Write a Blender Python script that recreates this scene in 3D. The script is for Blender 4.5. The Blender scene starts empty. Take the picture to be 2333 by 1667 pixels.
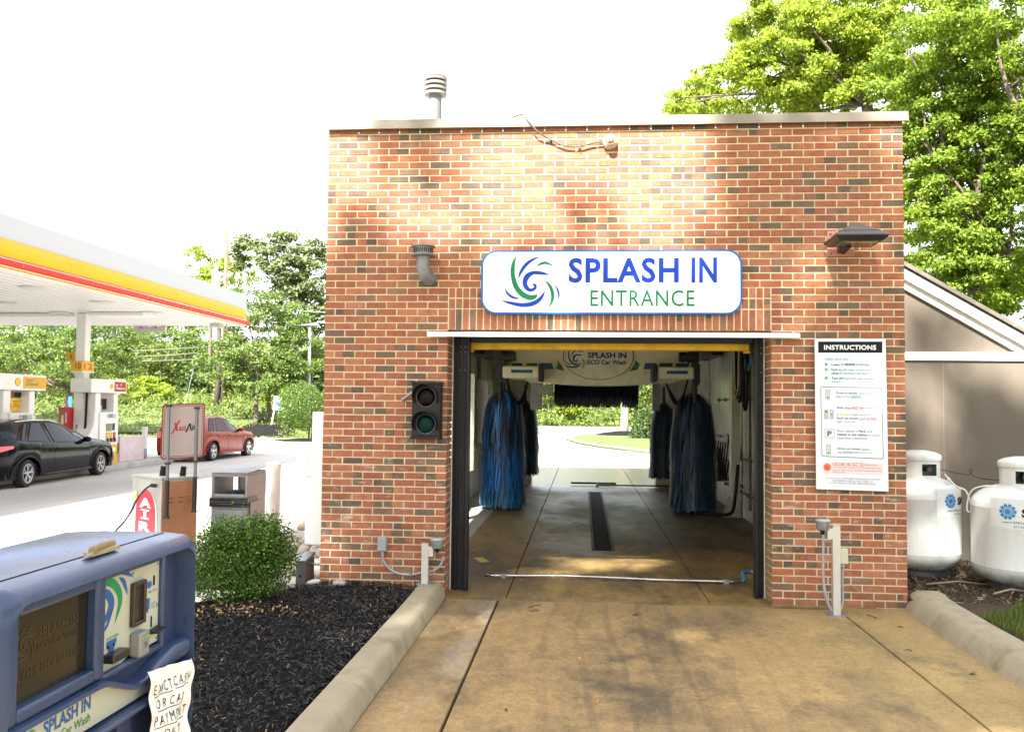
import bpy, math, random
import numpy as np
from mathutils import Vector, Matrix
R = math.radians
random.seed(7); RNG = np.random.default_rng(7)
scene = bpy.context.scene
col = scene.collection

# ------------------------------------------------------------------ camera
CAM_LOC = Vector((2.5188, -8.3554, 1.7995)); FPX = 2000.0; W_PX, H_PX = 2333.0, 1667.0
yaw, pitch, roll = 0.0811, 0.0468, 0.0103
def cam_axes():
    cy, sy, cp, sp = math.cos(yaw), math.sin(yaw), math.cos(pitch), math.sin(pitch)
    f = Vector((-sy*cp, cy*cp, sp)); r = Vector((cy, sy, 0)); u = r.cross(f)
    cr, sr = math.cos(roll), math.sin(roll)
    return cr*r + sr*u, -sr*r + cr*u, f
CR, CU, CF = cam_axes()
cd = bpy.data.cameras.new('camera'); cam = bpy.data.objects.new('camera', cd); col.objects.link(cam)
cd.sensor_width = 36.0; cd.lens = 36.0*FPX/W_PX; cd.clip_start = 0.05; cd.clip_end = 900
M = Matrix((CR, CU, -CF)).transposed().to_4x4(); M.translation = CAM_LOC
cam.matrix_world = M
scene.camera = cam
def at(px, py, ax, val):
    """point of the place seen at a photo pixel, on the plane x / y / z = val"""
    d = CF + CR*((px-W_PX/2)/FPX) - CU*((py-H_PX/2)/FPX)
    i = 'xyz'.index(ax); t = (val-CAM_LOC[i])/d[i]
    return CAM_LOC + d*t

# ------------------------------------------------------------------ world, sun, exposure
SUN_DIR = Vector((-0.30, -1.0, 1.02)).normalized()      # towards the sun
SUN_EL = math.asin(SUN_DIR.z); SUN_AZ = math.atan2(SUN_DIR.x, SUN_DIR.y)
w = bpy.data.worlds.new("World"); scene.world = w; w.use_nodes = True
nt = w.node_tree; nt.nodes.clear()
sky = nt.nodes.new('ShaderNodeTexSky'); sky.sky_type = 'NISHITA'; sky.sun_disc = False
sky.sun_elevation = SUN_EL; sky.sun_rotation = SUN_AZ; sky.air_density = 1.0; sky.dust_density = 4.0; sky.ozone_density = 1.0
bg = nt.nodes.new('ShaderNodeBackground'); bg.inputs['Strength'].default_value = 0.11
# thin bright overcast veil over the blue
geo = nt.nodes.new('ShaderNodeTexCoord'); nz = nt.nodes.new('ShaderNodeTexNoise'); nz.inputs['Scale'].default_value = 1.6; nz.inputs['Detail'].default_value = 6
nt.links.new(geo.outputs['Generated'], nz.inputs['Vector'])
rp = nt.nodes.new('ShaderNodeMapRange'); rp.inputs[1].default_value = .3; rp.inputs[2].default_value = .75; rp.inputs[3].default_value = .72; rp.inputs[4].default_value = .96
nt.links.new(nz.outputs['Fac'], rp.inputs[0])
mx = nt.nodes.new('ShaderNodeMix'); mx.data_type = 'RGBA'
nt.links.new(rp.outputs[0], mx.inputs[0]); nt.links.new(sky.outputs[0], mx.inputs[6]); mx.inputs[7].default_value = (4.6, 4.7, 4.9, 1)
nt.links.new(mx.outputs[2], bg.inputs['Color'])
wo = nt.nodes.new('ShaderNodeOutputWorld'); nt.links.new(bg.outputs[0], wo.inputs[0])
sd = bpy.data.lights.new('sun', 'SUN'); sd.energy = 4.9; sd.angle = R(1.0); sd.color = (1.0, .965, .91)
so = bpy.data.objects.new('sun', sd); col.objects.link(so)
so.rotation_euler = (-SUN_DIR).to_track_quat('-Z', 'Y').to_euler(); so.location = (0, -30, 30)
vs = scene.view_settings; vs.view_transform = 'Standard'; vs.look = 'None'; vs.gamma = 1.0; vs.exposure = 2.36
scene.render.engine = 'CYCLES'
scene.cycles.max_bounces = 7; scene.cycles.transparent_max_bounces = 12; scene.cycles.diffuse_bounces = 4
scene.cycles.use_denoising = True

# ------------------------------------------------------------------ materials
MATS = {}
def newmat(name):
    m = bpy.data.materials.new(name); m.use_nodes = True
    b = m.node_tree.nodes['Principled BSDF']; return m, m.node_tree, b
def nd(t, kind, **kw):
    n = t.nodes.new(kind)
    for k, v in kw.items():
        if k in n.inputs: n.inputs[k].default_value = v
        else: setattr(n, k, v)
    return n
def noise(t, vec, scale, detail=4, rough=.55, w=None):
    n = nd(t, 'ShaderNodeTexNoise', Scale=scale, Detail=detail, Roughness=rough)
    t.links.new(vec, n.inputs['Vector']); return n.outputs['Fac']
def ramp(t, fac, stops, interp='LINEAR'):
    n = t.nodes.new('ShaderNodeValToRGB'); n.color_ramp.interpolation = interp
    e = n.color_ramp.elements
    while len(e) < len(stops): e.new(.5)
    for i, (p, c) in enumerate(stops):
        e[i].position = p; e[i].color = (c, c, c, 1) if isinstance(c, (int, float)) else (*c, 1)
    t.links.new(fac, n.inputs[0]); return n.outputs[0]
def mixc(t, fac, a, b, mode='MIX'):
    n = nd(t, 'ShaderNodeMix', data_type='RGBA', blend_type=mode)
    for s, v in ((0, fac), (6, a), (7, b)):
        if hasattr(v, 'is_linked') or isinstance(v, bpy.types.NodeSocket): t.links.new(v, n.inputs[s])
        else: n.inputs[s].default_value = v if s == 0 else (*v, 1)
    return n.outputs[2]
def mth(t, op, a, b=None, c=None, clamp=False):
    n = nd(t, 'ShaderNodeMath', operation=op); n.use_clamp = clamp
    for i, v in enumerate((a, b, c)):
        if v is None: continue
        if isinstance(v, bpy.types.NodeSocket): t.links.new(v, n.inputs[i])
        else: n.inputs[i].default_value = v
    return n.outputs[0]
def objvec(t, scale=(1, 1, 1)):
    g = t.nodes.new('ShaderNodeTexCoord'); m = nd(t, 'ShaderNodeMapping'); m.inputs['Scale'].default_value = scale
    t.links.new(g.outputs['Object'], m.inputs[0]); return m.outputs[0]
def worldvec(t, scale=(1, 1, 1)):
    g = t.nodes.new('ShaderNodeNewGeometry'); m = nd(t, 'ShaderNodeMapping'); m.inputs['Scale'].default_value = scale
    t.links.new(g.outputs['Position'], m.inputs[0]); return m.outputs[0]
def bump(t, b, h, strength=.3, dist=.01):
    n = nd(t, 'ShaderNodeBump', Strength=strength, Distance=dist)
    t.links.new(h, n.inputs['Height']); t.links.new(n.outputs[0], b.inputs['Normal'])
def pm(name, c, rough=.5, metal=0, var=.12, vs=6, bmp=0, bs=60, dirt=0, dirtc=(.08, .07, .05), stretch=(1, 1, 1), coat=0, spec=None, bdist=.004):
    """a plain surface with a little wear: brightness variation, dirt blotches, fine bump"""
    if name in MATS: return MATS[name]
    m, t, b = newmat(name); v = objvec(t, stretch)
    n1 = noise(t, v, vs, 5)
    f = ramp(t, n1, [(.25, 1-var), (.75, 1+var)])
    cc = mixc(t, 1.0, c, f, 'MULTIPLY')
    if dirt:
        n2 = noise(t, v, vs*.55+1.3, 8, .65); dm = ramp(t, n2, [(.5, 0.), (.72, dirt)])
        cc = mixc(t, dm, cc, dirtc)
    t.links.new(cc, b.inputs['Base Color'])
    rr = ramp(t, n1, [(.2, max(0, rough-.08)), (.8, min(1, rough+.1))]); t.links.new(rr, b.inputs['Roughness'])
    b.inputs['Metallic'].default_value = metal
    if coat: b.inputs['Coat Weight'].default_value = coat; b.inputs['Coat Roughness'].default_value = .05
    if spec is not None: b.inputs['Specular IOR Level'].default_value = spec
    if bmp: bump(t, b, noise(t, v, bs, 3), bmp, bdist)
    MATS[name] = m; return m

# ------------------------------------------------------------------ mesh builder
WLOC = {}
SPLIT = {'bolt', 'caulk_line', 'end_cap', 'upright', 'slot', 'lamp_hole', 'vent_stub', 'standoff', 'nozzle', 'clamp', 'door_seam', 'wheel_arch_trim', 'edge_strip', 'support_block', 'bumper_end', 'rake_board', 'raised_panel', 'roof_rail', 'indicator', 'strap', 'soffit_beam', 'sticker', 'junction_box', 'grade_button', 'door_frame_post', 'bracket', 'louvre', 'post_clamp', 'bushing', 'seam', 'pipe', 'cable', 'hose', 'panel_seam'}
class MB:
    def __init__(s): s.v = []; s.f = []; s.mi = []; s.c = []; s.cur = 0; s.cc = None; s.T = None
    def tf(s, p):
        return s.T @ Vector(p) if s.T is not None else Vector(p)
    def add(s, vs, fs, mi=None, colr=None):
        o = len(s.v); s.v += [tuple(s.tf(p)) for p in vs]
        for f in fs:
            s.f.append(tuple(i+o for i in f)); s.mi.append(s.cur if mi is None else mi); s.c.append(colr or s.cc or (1, 1, 1))
        return s
    def box(s, x0, x1, y0, y1, z0, z1, mi=None, colr=None):
        v = [(x0, y0, z0), (x1, y0, z0), (x1, y1, z0), (x0, y1, z0), (x0, y0, z1), (x1, y0, z1), (x1, y1, z1), (x0, y1, z1)]
        return s.add(v, [(0, 3, 2, 1), (4, 5, 6, 7), (0, 1, 5, 4), (1, 2, 6, 5), (2, 3, 7, 6), (3, 0, 4, 7)], mi, colr)
    def quad(s, a, b, c, d, mi=None, colr=None): return s.add([a, b, c, d], [(0, 1, 2, 3)], mi, colr)
    def poly(s, pts, mi=None): return s.add(pts, [tuple(range(len(pts)))], mi)
    def prism(s, pts, off, mi=None, colr=None):
        """extrude a polygon by a vector"""
        n = len(pts); off = Vector(off); a = [Vector(p) for p in pts]; b = [p+off for p in a]
        return s.add(a+b, [tuple(range(n-1, -1, -1)), tuple(range(n, 2*n))]+[(i, (i+1) % n, n+(i+1) % n, n+i) for i in range(n)], mi, colr)
    def tube(s, pts, r, n=8, mi=None, cap=True, colr=None):
        pts = [Vector(p) for p in pts]; rs = r if isinstance(r, (list, tuple)) else [r]*len(pts)
        vs = []; up = Vector((0, 0, 1)); prev = None
        for i, p in enumerate(pts):
            d = (pts[min(i+1, len(pts)-1)]-pts[max(i-1, 0)]).normalized()
            if prev is None:
                a = d.cross(up if abs(d.z) < .9 else Vector((1, 0, 0))).normalized()
            else: a = (prev-d*prev.dot(d)).normalized()
            prev = a; b = d.cross(a)
            for k in range(n):
                t = 2*math.pi*k/n; vs.append(p+(a*math.cos(t)+b*math.sin(t))*rs[i])
        fs = []
        for i in range(len(pts)-1):
            for k in range(n):
                fs.append((i*n+k, i*n+(k+1) % n, (i+1)*n+(k+1) % n, (i+1)*n+k))
        if cap: fs += [tuple(range(n-1, -1, -1)), tuple(range((len(pts)-1)*n, len(pts)*n))]
        return s.add(vs, fs, mi, colr)
    def cyl(s, c, r, h, axis='z', n=24, mi=None, colr=None):
        c = Vector(c); d = {'x': Vector((h, 0, 0)), 'y': Vector((0, h, 0)), 'z': Vector((0, 0, h))}[axis]
        return s.tube([c, c+d], r, n, mi, True, colr)
    def lathe(s, prof, c=(0, 0, 0), axis='z', n=32, mi=None, colr=None, cap=True):
        """prof: list of (r, h)"""
        vs = []; c = Vector(c)
        for r, h in prof:
            for k in range(n):
                t = 2*math.pi*k/n; a, b = r*math.cos(t), r*math.sin(t)
                vs.append(c+Vector({'z': (a, b, h), 'y': (a, h, b), 'x': (h, a, b)}[axis]))
        fs = [(i*n+k, i*n+(k+1) % n, (i+1)*n+(k+1) % n, (i+1)*n+k) for i in range(len(prof)-1) for k in range(n)]
        if cap and prof[0][0] > 1e-5: fs.append(tuple(range(n-1, -1, -1)))
        if cap and prof[-1][0] > 1e-5: fs.append(tuple(range((len(prof)-1)*n, len(prof)*n)))
        return s.add(vs, fs, mi, colr)
    def text(s, txt, o, ru, up, w_, h_, bold=0, mi=None, shear=0, ext=0.0, colr=None, space=1.0):
        """lettering fitted in the w x h rectangle whose lower left corner is o"""
        cu = bpy.data.curves.new('txt', 'FONT'); cu.body = txt; cu.offset = bold; cu.shear = shear; cu.space_character = space; cu.resolution_u = 3
        ob = bpy.data.objects.new('txt', cu); col.objects.link(ob)
        dg = bpy.context.evaluated_depsgraph_get(); me = bpy.data.meshes.new_from_object(ob.evaluated_get(dg))
        if len(me.vertices):
            P = np.array([v.co[:] for v in me.vertices]); lo = P.min(0); hi = P.max(0)
            ru = Vector(ru).normalized(); up = Vector(up).normalized(); nn = ru.cross(up); o = Vector(o)
            sx = w_/max(hi[0]-lo[0], 1e-6); sy = h_/max(hi[1]-lo[1], 1e-6)
            vs = [o+ru*((p[0]-lo[0])*sx)+up*((p[1]-lo[1])*sy)+nn*ext for p in P]
            s.add(vs, [tuple(f.vertices) for f in me.polygons], mi, colr)
        bpy.data.objects.remove(ob); bpy.data.curves.remove(cu); bpy.data.meshes.remove(me)
        return s
    def build(s, name, mats, parent=None, **kw):
        if name not in SPLIT: return s.build1(name, mats, parent, **kw)
        par = list(range(len(s.v)))          # separate pieces become parts of their own
        def find(a):
            while par[a] != a: par[a] = par[par[a]]; a = par[a]
            return a
        for f in s.f:
            r = find(f[0])
            for i in f[1:]: par[find(i)] = r
        groups = {}
        for k, f in enumerate(s.f): groups.setdefault(find(f[0]), []).append(k)
        first = None
        for ks in groups.values():
            q = MB(); mp = {}
            for k in ks:
                for i in s.f[k]:
                    if i not in mp: mp[i] = len(q.v); q.v.append(s.v[i])
                q.f.append(tuple(mp[i] for i in s.f[k])); q.mi.append(s.mi[k]); q.c.append(s.c[k])
            o = q.build1(name, mats, parent, **kw); first = first or o
        return first
    def build1(s, name, mats, parent=None, smooth=False, bevel=0, seg=2, local=False, colattr=False, auto=None):
        me = bpy.data.meshes.new(name)
        o = bpy.data.objects.new(name, me); col.objects.link(o)
        org = Vector((0, 0, 0))
        if parent is not None:
            o.parent = parent; org = WLOC.get(parent.name, Vector((0, 0, 0)))
        WLOC[o.name] = org
        vs = s.v if local else [(a-org.x, b-org.y, c-org.z) for a, b, c in s.v]
        me.from_pydata(vs, [], s.f); me.validate(clean_customdata=False)
        if not isinstance(mats, (list, tuple)): mats = [mats]
        for m in mats: me.materials.append(m)
        if len(mats) > 1: me.polygons.foreach_set('material_index', s.mi[:len(me.polygons)])
        if colattr:
            ca = me.color_attributes.new('Col', 'FLOAT_COLOR', 'CORNER'); arr = np.ones((len(me.loops), 4), np.float32)
            k = 0
            for i, f in enumerate(s.f):
                arr[k:k+len(f), :3] = s.c[i]; k += len(f)
            ca.data.foreach_set('color', arr.ravel())
        if smooth: me.shade_smooth() if auto is None else (me.shade_smooth())
        if smooth and auto:
            me.set_sharp_from_angle(angle=R(auto))
        if bevel:
            b = o.modifiers.new('bevel', 'BEVEL'); b.width = bevel; b.segments = seg; b.limit_method = 'ANGLE'; b.angle_limit = R(35)
            if not smooth:
                me.shade_smooth(); me.set_sharp_from_angle(angle=R(50))
        me.update(); return o
def tag(o, label=None, cat=None, group=None, kind=None):
    if label: o['label'] = label
    if cat: o['category'] = cat
    if group: o['group'] = group
    if kind: o['kind'] = kind
    return o
def thing(name, loc, label, cat, group=None):
    o = bpy.data.objects.new(name, None); o.empty_display_size = .2; col.objects.link(o); o.location = loc
    WLOC[o.name] = Vector(loc); return tag(o, label, cat, group)
def struct(mb, name, mats, **kw):
    o = mb.build(name, mats, **kw); o['kind'] = 'structure'; return o
def copy_tree(o, parent=None):
    c = o.copy(); col.objects.link(c); c.parent = parent
    WLOC[c.name] = WLOC.get(o.name, Vector((0, 0, 0)))
    for ch in [x for x in o.children]: copy_tree(ch, c)
    return c
def catmull(P, n=8):
    P = [np.array(p, float) for p in P]; out = []
    for i in range(len(P)-1):
        p0 = P[max(i-1, 0)]; p1 = P[i]; p2 = P[i+1]; p3 = P[min(i+2, len(P)-1)]
        for k in range(n):
            t = k/n; out.append(.5*((2*p1)+(-p0+p2)*t+(2*p0-5*p1+4*p2-p3)*t*t+(-p0+3*p1-3*p2+p3)*t**3))
    out.append(P[-1]); return out
def ring(c, r, n=16):
    return [(c[0]+r*math.cos(2*math.pi*i/n), c[1]+r*math.sin(2*math.pi*i/n)) for i in range(n)]
def rrect(x0, x1, y0, y1, r, n=6):
    o = []
    for cx, cy, a in ((x1-r, y1-r, 0), (x0+r, y1-r, 90), (x0+r, y0+r, 180), (x1-r, y0+r, 270)):
        for i in range(n+1):
            t = R(a+90*i/n); o.append((cx+r*math.cos(t), cy+r*math.sin(t)))
    return o
# swirl emblem: strokes (x, y, width), read off the sign
SWIRL = [('g', [(350, 90, 1), (326, 160, 28), (324, 250, 34), (350, 340, 40), (400, 402, 44), (460, 430, 42), (503, 424, 34), (525, 405, 3)]),
 ('b', [(371, 282, 1), (385, 230, 20), (430, 163, 27), (490, 118, 18), (555, 96, 1)]),
 ('g', [(524, 180, 3), (545, 158, 18), (585, 147, 22), (625, 160, 12), (652, 176, 2)]),
 ('b', [(624, 247, 1), (560, 232, 26), (490, 229, 30), (442, 258, 42), (422, 310, 38), (440, 355, 34), (475, 371, 26), (506, 352, 24), (505, 328, 20), (484, 324, 10)]),
 ('g', [(583, 287, 2), (625, 335, 22), (648, 395, 26), (645, 460, 22), (608, 531, 1)]),
 ('b', [(663, 328, 2), (688, 365, 13), (700, 410, 14), (697, 450, 1)]),
 ('b', [(257, 348, 1), (280, 395, 17), (322, 428, 20), (368, 438, 12)]),
 ('b', [(228, 452, 1), (300, 474, 22), (400, 492, 32), (490, 480, 36), (550, 440, 30), (590, 375, 1)])]
def swirl(mb, fn, mats, ext=0):
    """fn maps emblem coordinates to a world point"""
    for cset, st in SWIRL:
        P = catmull(st, 7); L = []; Rr = []
        for i, p in enumerate(P):
            a = P[max(i-1, 0)]; b = P[min(i+1, len(P)-1)]; d = (b-a)[:2]; d = d/(np.linalg.norm(d)+1e-9); n = np.array((-d[1], d[0]))
            w_ = max(p[2], .5)/2; L.append(fn(*(p[:2]+n*w_))); Rr.append(fn(*(p[:2]-n*w_)))
        n = len(P); mb.add(L+Rr, [(i, i+1, n+i+1, n+i) for i in range(n-1)], mats[cset])
# ------------------------------------------------------------------ specific surfaces
def brick_mat():
    m, t, b = newmat('brick'); v = worldvec(t)
    a = nd(t, 'ShaderNodeVertexColor', layer_name='Col')
    pits = noise(t, v, 150, 2, .6); pf = ramp(t, pits, [(.36, .30), (.47, 1.)])
    blot = noise(t, v, 16, 5); bf = ramp(t, blot, [(.25, .74), (.7, 1.18)])
    c = mixc(t, 1.0, a.outputs[0], bf, 'MULTIPLY'); c = mixc(t, .8, c, pf, 'MULTIPLY')
    # lime bloom on the lower left pier
    g = nd(t, 'ShaderNodeSeparateXYZ'); gg = t.nodes.new('ShaderNodeNewGeometry'); t.links.new(gg.outputs['Position'], g.inputs[0])
    n2 = noise(t, worldvec(t, (2.2, 2, 7)), 2.5, 6, .7)
    mk = ramp(t, n2, [(.56, 0.), (.66, .55)])
    zz = mth(t, 'MULTIPLY', mth(t, 'SUBTRACT', 1.0, mth(t, 'ABSOLUTE', mth(t, 'SUBTRACT', g.outputs[2], .95))), 1.4, clamp=True)
    mk = mth(t, 'MULTIPLY', mk, zz, clamp=True)
    c = mixc(t, mk, c, (.55, .47, .42))
    # green growth near the ground and round the door reveal
    lo = mth(t, 'MULTIPLY', mth(t, 'SUBTRACT', .35, g.outputs[2]), 2.2, clamp=True)
    n3 = noise(t, v, 5, 5); lo = mth(t, 'MULTIPLY', lo, ramp(t, n3, [(.4, 0.), (.65, .7)]), clamp=True)
    c = mixc(t, lo, c, (.12, .11, .035))
    # splash growth low on the right jamb
    inn = mth(t, 'MULTIPLY', mth(t, 'MULTIPLY', g.outputs[1], 9.0, clamp=True), mth(t, 'MULTIPLY', mth(t, 'SUBTRACT', 1.35, g.outputs[2]), 1.3, clamp=True), clamp=True)
    inn = mth(t, 'MULTIPLY', inn, mth(t, 'GREATER_THAN', g.outputs[0], 3.0))
    c = mixc(t, mth(t, 'MULTIPLY', inn, .55), c, (.24, .25, .08))
    t.links.new(c, b.inputs['Base Color']); b.inputs['Roughness'].default_value = .86
    h = mth(t, 'ADD', pf, mth(t, 'MULTIPLY', blot, .8)); bump(t, b, h, .5, .003)
    return m
BRICK = brick_mat()
MORTAR = pm('mortar', (.64, .53, .34), .95, var=.16, vs=20, bmp=.6, bs=220, dirt=.25, dirtc=(.3, .25, .14))
def concrete(name, base, stain, wet=0.0, algae=False, lines=True):
    m, t, b = newmat(name); v = worldvec(t)
    n1 = noise(t, v, 1.1, 7, .6); n2 = noise(t, worldvec(t, (1, .55, 1)), .9, 6, .68); n3 = noise(t, v, 9, 6, .6)
    agg = noise(t, v, 170, 2, .5); ag = ramp(t, agg, [(.3, .72), (.5, 1.), (.68, 1.25)])
    c = mixc(t, ramp(t, n1, [(.3, 0.), (.7, 1.)]), base, tuple(x*.72 for x in base))
    c = mixc(t, ramp(t, n2, [(.5, 0.), (.66, .8)]), c, stain)
    c = mixc(t, 1., c, ramp(t, n3, [(.25, .8), (.7, 1.15)]), 'MULTIPLY'); c = mixc(t, 1., c, ag, 'MULTIPLY')
    # old yellow growth film at the slab's right-hand side
    gg = t.nodes.new('ShaderNodeNewGeometry'); g = nd(t, 'ShaderNodeSeparateXYZ'); t.links.new(gg.outputs['Position'], g.inputs[0])
    if algae:
        cx = mth(t, 'SUBTRACT', 1., mth(t, 'ABSOLUTE', mth(t, 'MULTIPLY', mth(t, 'SUBTRACT', g.outputs[0], 2.8), .62)), clamp=True)
        cy = mth(t, 'SUBTRACT', 1., mth(t, 'ABSOLUTE', mth(t, 'MULTIPLY', mth(t, 'SUBTRACT', g.outputs[1], 8.2), .19)), clamp=True)
        c = mixc(t, ramp(t, noise(t, worldvec(t, (1, .4, 1)), 1.7, 8, .72), [(.47, 0.), (.64, .85)]), c, (.075, .055, .03))
        b.inputs['Specular IOR Level'].default_value = .4
        c = mixc(t, 1., c, ramp(t, noise(t, worldvec(t, (1, .5, 1)), 5.5, 8, .75), [(.32, .55), (.5, .95), (.68, 1.3)]), 'MULTIPLY')
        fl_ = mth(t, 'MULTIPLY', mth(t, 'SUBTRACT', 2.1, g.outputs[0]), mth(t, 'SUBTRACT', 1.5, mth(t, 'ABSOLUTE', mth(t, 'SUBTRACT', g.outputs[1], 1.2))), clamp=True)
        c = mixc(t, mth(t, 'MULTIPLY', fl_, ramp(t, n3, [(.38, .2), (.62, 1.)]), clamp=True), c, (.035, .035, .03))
        k = mth(t, 'MULTIPLY', mth(t, 'MULTIPLY', cx, cy), mth(t, 'MULTIPLY', ramp(t, n1, [(.3, .6), (.6, 1.)]), 2.4), clamp=True)
        c = mixc(t, mth(t, 'MULTIPLY', k, .88), c, (.10, .125, .012))
        r = ramp(t, n2, [(.35, .68), (.6, .42)])
        far = mth(t, 'MULTIPLY', mth(t, 'SUBTRACT', g.outputs[1], 10.5), .5, clamp=True)
        r = mixc(t, far, r, (.12, .12, .12))
        t.links.new(r, b.inputs['Roughness'])
    else:
        # tyre scuffs: curved rubber marks
        wv = nd(t, 'ShaderNodeTexWave', Scale=1.3, Distortion=5.0, Detail=2.0); wv.bands_direction = 'X'
        t.links.new(worldvec(t, (1, .25, 1)), wv.inputs['Vector'])
        sc = ramp(t, wv.outputs['Fac'], [(.86, 0.), (.97, .35)])
        mid = mth(t, 'SUBTRACT', 1., mth(t, 'ABSOLUTE', mth(t, 'MULTIPLY', mth(t, 'SUBTRACT', g.outputs[0], 3.0), .75)), clamp=True)
        c = mixc(t, mth(t, 'MULTIPLY', sc, mid), c, (.075, .055, .035))
        dx = mth(t, 'MULTIPLY', mth(t, 'SUBTRACT', g.outputs[0], 2.95), 1.5); dy = mth(t, 'MULTIPLY', mth(t, 'ADD', g.outputs[1], 2.35), .8)
        rr = mth(t, 'SUBTRACT', 1.0, mth(t, 'ADD', mth(t, 'MULTIPLY', dx, dx), mth(t, 'MULTIPLY', dy, dy)), clamp=True)
        st = mth(t, 'MULTIPLY', rr, ramp(t, noise(t, v, 2.6, 6, .7), [(.42, 0.), (.62, 1.1)]), clamp=True)
        c = mixc(t, mth(t, 'MULTIPLY', st, .85), c, (.060, .045, .026))
        yl = mth(t, 'MULTIPLY', mth(t, 'SUBTRACT', g.outputs[0], 3.6), .8, clamp=True)
        c = mixc(t, mth(t, 'MULTIPLY', mth(t, 'MULTIPLY', yl, n1), .45), c, (.27, .21, .05))
        gut = mth(t, 'MULTIPLY', mth(t, 'MULTIPLY', mth(t, 'SUBTRACT', 1.738, g.outputs[0]), 200., clamp=True), mth(t, 'MULTIPLY', mth(t, 'SUBTRACT', g.outputs[0], 1.44), 5., clamp=True))
        c = mixc(t, mth(t, 'MULTIPLY', gut, ramp(t, noise(t, worldvec(t, (1.5, .5, 1)), 1.6, 5, .6), [(.44, 0.), (.66, .7)])), c, (.36, .31, .24))
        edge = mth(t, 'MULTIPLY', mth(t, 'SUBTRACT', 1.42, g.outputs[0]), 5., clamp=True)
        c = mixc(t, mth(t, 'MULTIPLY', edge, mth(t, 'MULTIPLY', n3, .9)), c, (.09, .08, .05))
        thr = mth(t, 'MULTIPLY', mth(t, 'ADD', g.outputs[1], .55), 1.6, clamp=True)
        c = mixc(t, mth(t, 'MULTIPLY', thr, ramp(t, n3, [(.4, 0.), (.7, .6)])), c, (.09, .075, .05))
        spk = ramp(t, noise(t, v, 120, 1), [(.68, 0.), (.74, .7)]); c = mixc(t, spk, c, (.5, .44, .34))
        crk = nd(t, 'ShaderNodeTexVoronoi', Scale=.55, feature='DISTANCE_TO_EDGE'); t.links.new(mixc(t, .12, v, nd(t, 'ShaderNodeTexNoise', Scale=3.0).outputs['Color']), crk.inputs['Vector'])
        drk = ramp(t, noise(t, worldvec(t, (1, .6, 1)), 2.2, 8, .75), [(.54, 0.), (.70, .8)]); c = mixc(t, mth(t, 'MULTIPLY', drk, .8), c, (.075, .055, .028))
        n5 = noise(t, v, 28, 7, .75); c = mixc(t, 1., c, ramp(t, n5, [(.3, .72), (.5, 1.), (.7, 1.22)]), 'MULTIPLY')
        t.links.new(ramp(t, n2, [(.3, .62), (.7, .8)]), b.inputs['Roughness'])
    # fine brushed texture across the slab
    br = noise(t, worldvec(t, (8, 160, 8)), 1.2, 3, .5)
    h = mth(t, 'ADD', agg, mth(t, 'MULTIPLY', br, .8)); bump(t, b, h, .45, .004)
    t.links.new(c, b.inputs['Base Color']); return m
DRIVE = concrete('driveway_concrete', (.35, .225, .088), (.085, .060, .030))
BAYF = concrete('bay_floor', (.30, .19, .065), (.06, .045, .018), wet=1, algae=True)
KERB = pm('kerb_concrete', (.32, .27, .18), .85, var=.16, vs=3, bmp=1, bs=110, dirt=.75, dirtc=(.12, .105, .05), bdist=.006)
WALK = pm('pale_concrete', (.58, .53, .45), .85, var=.1, vs=1.5, bmp=.4, bs=120, dirt=.35, dirtc=(.35, .31, .24))
def asphalt():
    m, t, b = newmat('lot_surface'); v = worldvec(t)
    n1 = noise(t, worldvec(t, (.35, .12, 1)), 1.0, 6, .6); n2 = noise(t, v, 90, 2); n3 = noise(t, v, 1.7, 7, .7)
    c = mixc(t, ramp(t, n1, [(.42, 0.), (.58, 1.)]), (.47, .44, .40), (.34, .33, .32))
    c = mixc(t, ramp(t, n3, [(.58, 0.), (.75, .55)]), c, (.16, .14, .12))
    c = mixc(t, 1., c, ramp(t, n2, [(.3, .8), (.7, 1.2)]), 'MULTIPLY')
    t.links.new(c, b.inputs['Base Color']); b.inputs['Roughness'].default_value = .85
    bump(t, b, n2, .4, .004); return m
LOT = asphalt()
ROAD = pm('road_asphalt', (.15, .15, .155), .85, var=.12, vs=.4, bmp=.4, bs=90)
DIRT = pm('bare_soil', (.075, .055, .038), .95, var=.3, vs=4, bmp=.8, bs=60, dirt=.6, dirtc=(.03, .022, .014), bdist=.02, spec=.1)
MULCHB = pm('mulch_base', (.009, .0085, .008), .95, spec=.1, var=.4, vs=14, bmp=1, bs=70, bdist=.02)
TURF = pm('turf', (.085, .12, .025), .95, var=.3, vs=2.5, bmp=.9, bs=50, dirt=.5, dirtc=(.18, .2, .05), bdist=.03)
BANKG = pm('bank_green', (.11, .15, .03), .95, var=.35, vs=.9, bmp=1, bs=8, dirt=.5, dirtc=(.05, .1, .02), bdist=.2)
BLACKST = pm('black_painted_steel', (.010, .010, .011), .45, var=.25, vs=5, bmp=.15, bs=40, dirt=.4, dirtc=(.03, .026, .022), spec=.3)
GALV = pm('galvanised_steel', (.24, .245, .245), .45, .35, var=.18, vs=9, dirt=.4, dirtc=(.2, .18, .15))
GREYP = pm('grey_conduit', (.30, .32, .33), .5, 0, var=.12, vs=14, dirt=.3)
ALU = pm('brushed_aluminium', (.60, .58, .52), .38, .5, var=.1, vs=6, dirt=.3, dirtc=(.25, .22, .16), stretch=(1, 1, .2))
WHITEP = pm('white_paint', (.78, .78, .77), .42, var=.04, vs=3, dirt=.12, dirtc=(.4, .38, .33))
CREAM = pm('cream_coping_metal', (.23, .195, .145), .4, .1, var=.05, vs=3, dirt=.2, dirtc=(.35, .3, .22))
RUBBER = pm('black_rubber', (.008, .008, .0085), .6, var=.3, vs=10, bmp=.2, bs=80, spec=.3)
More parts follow.
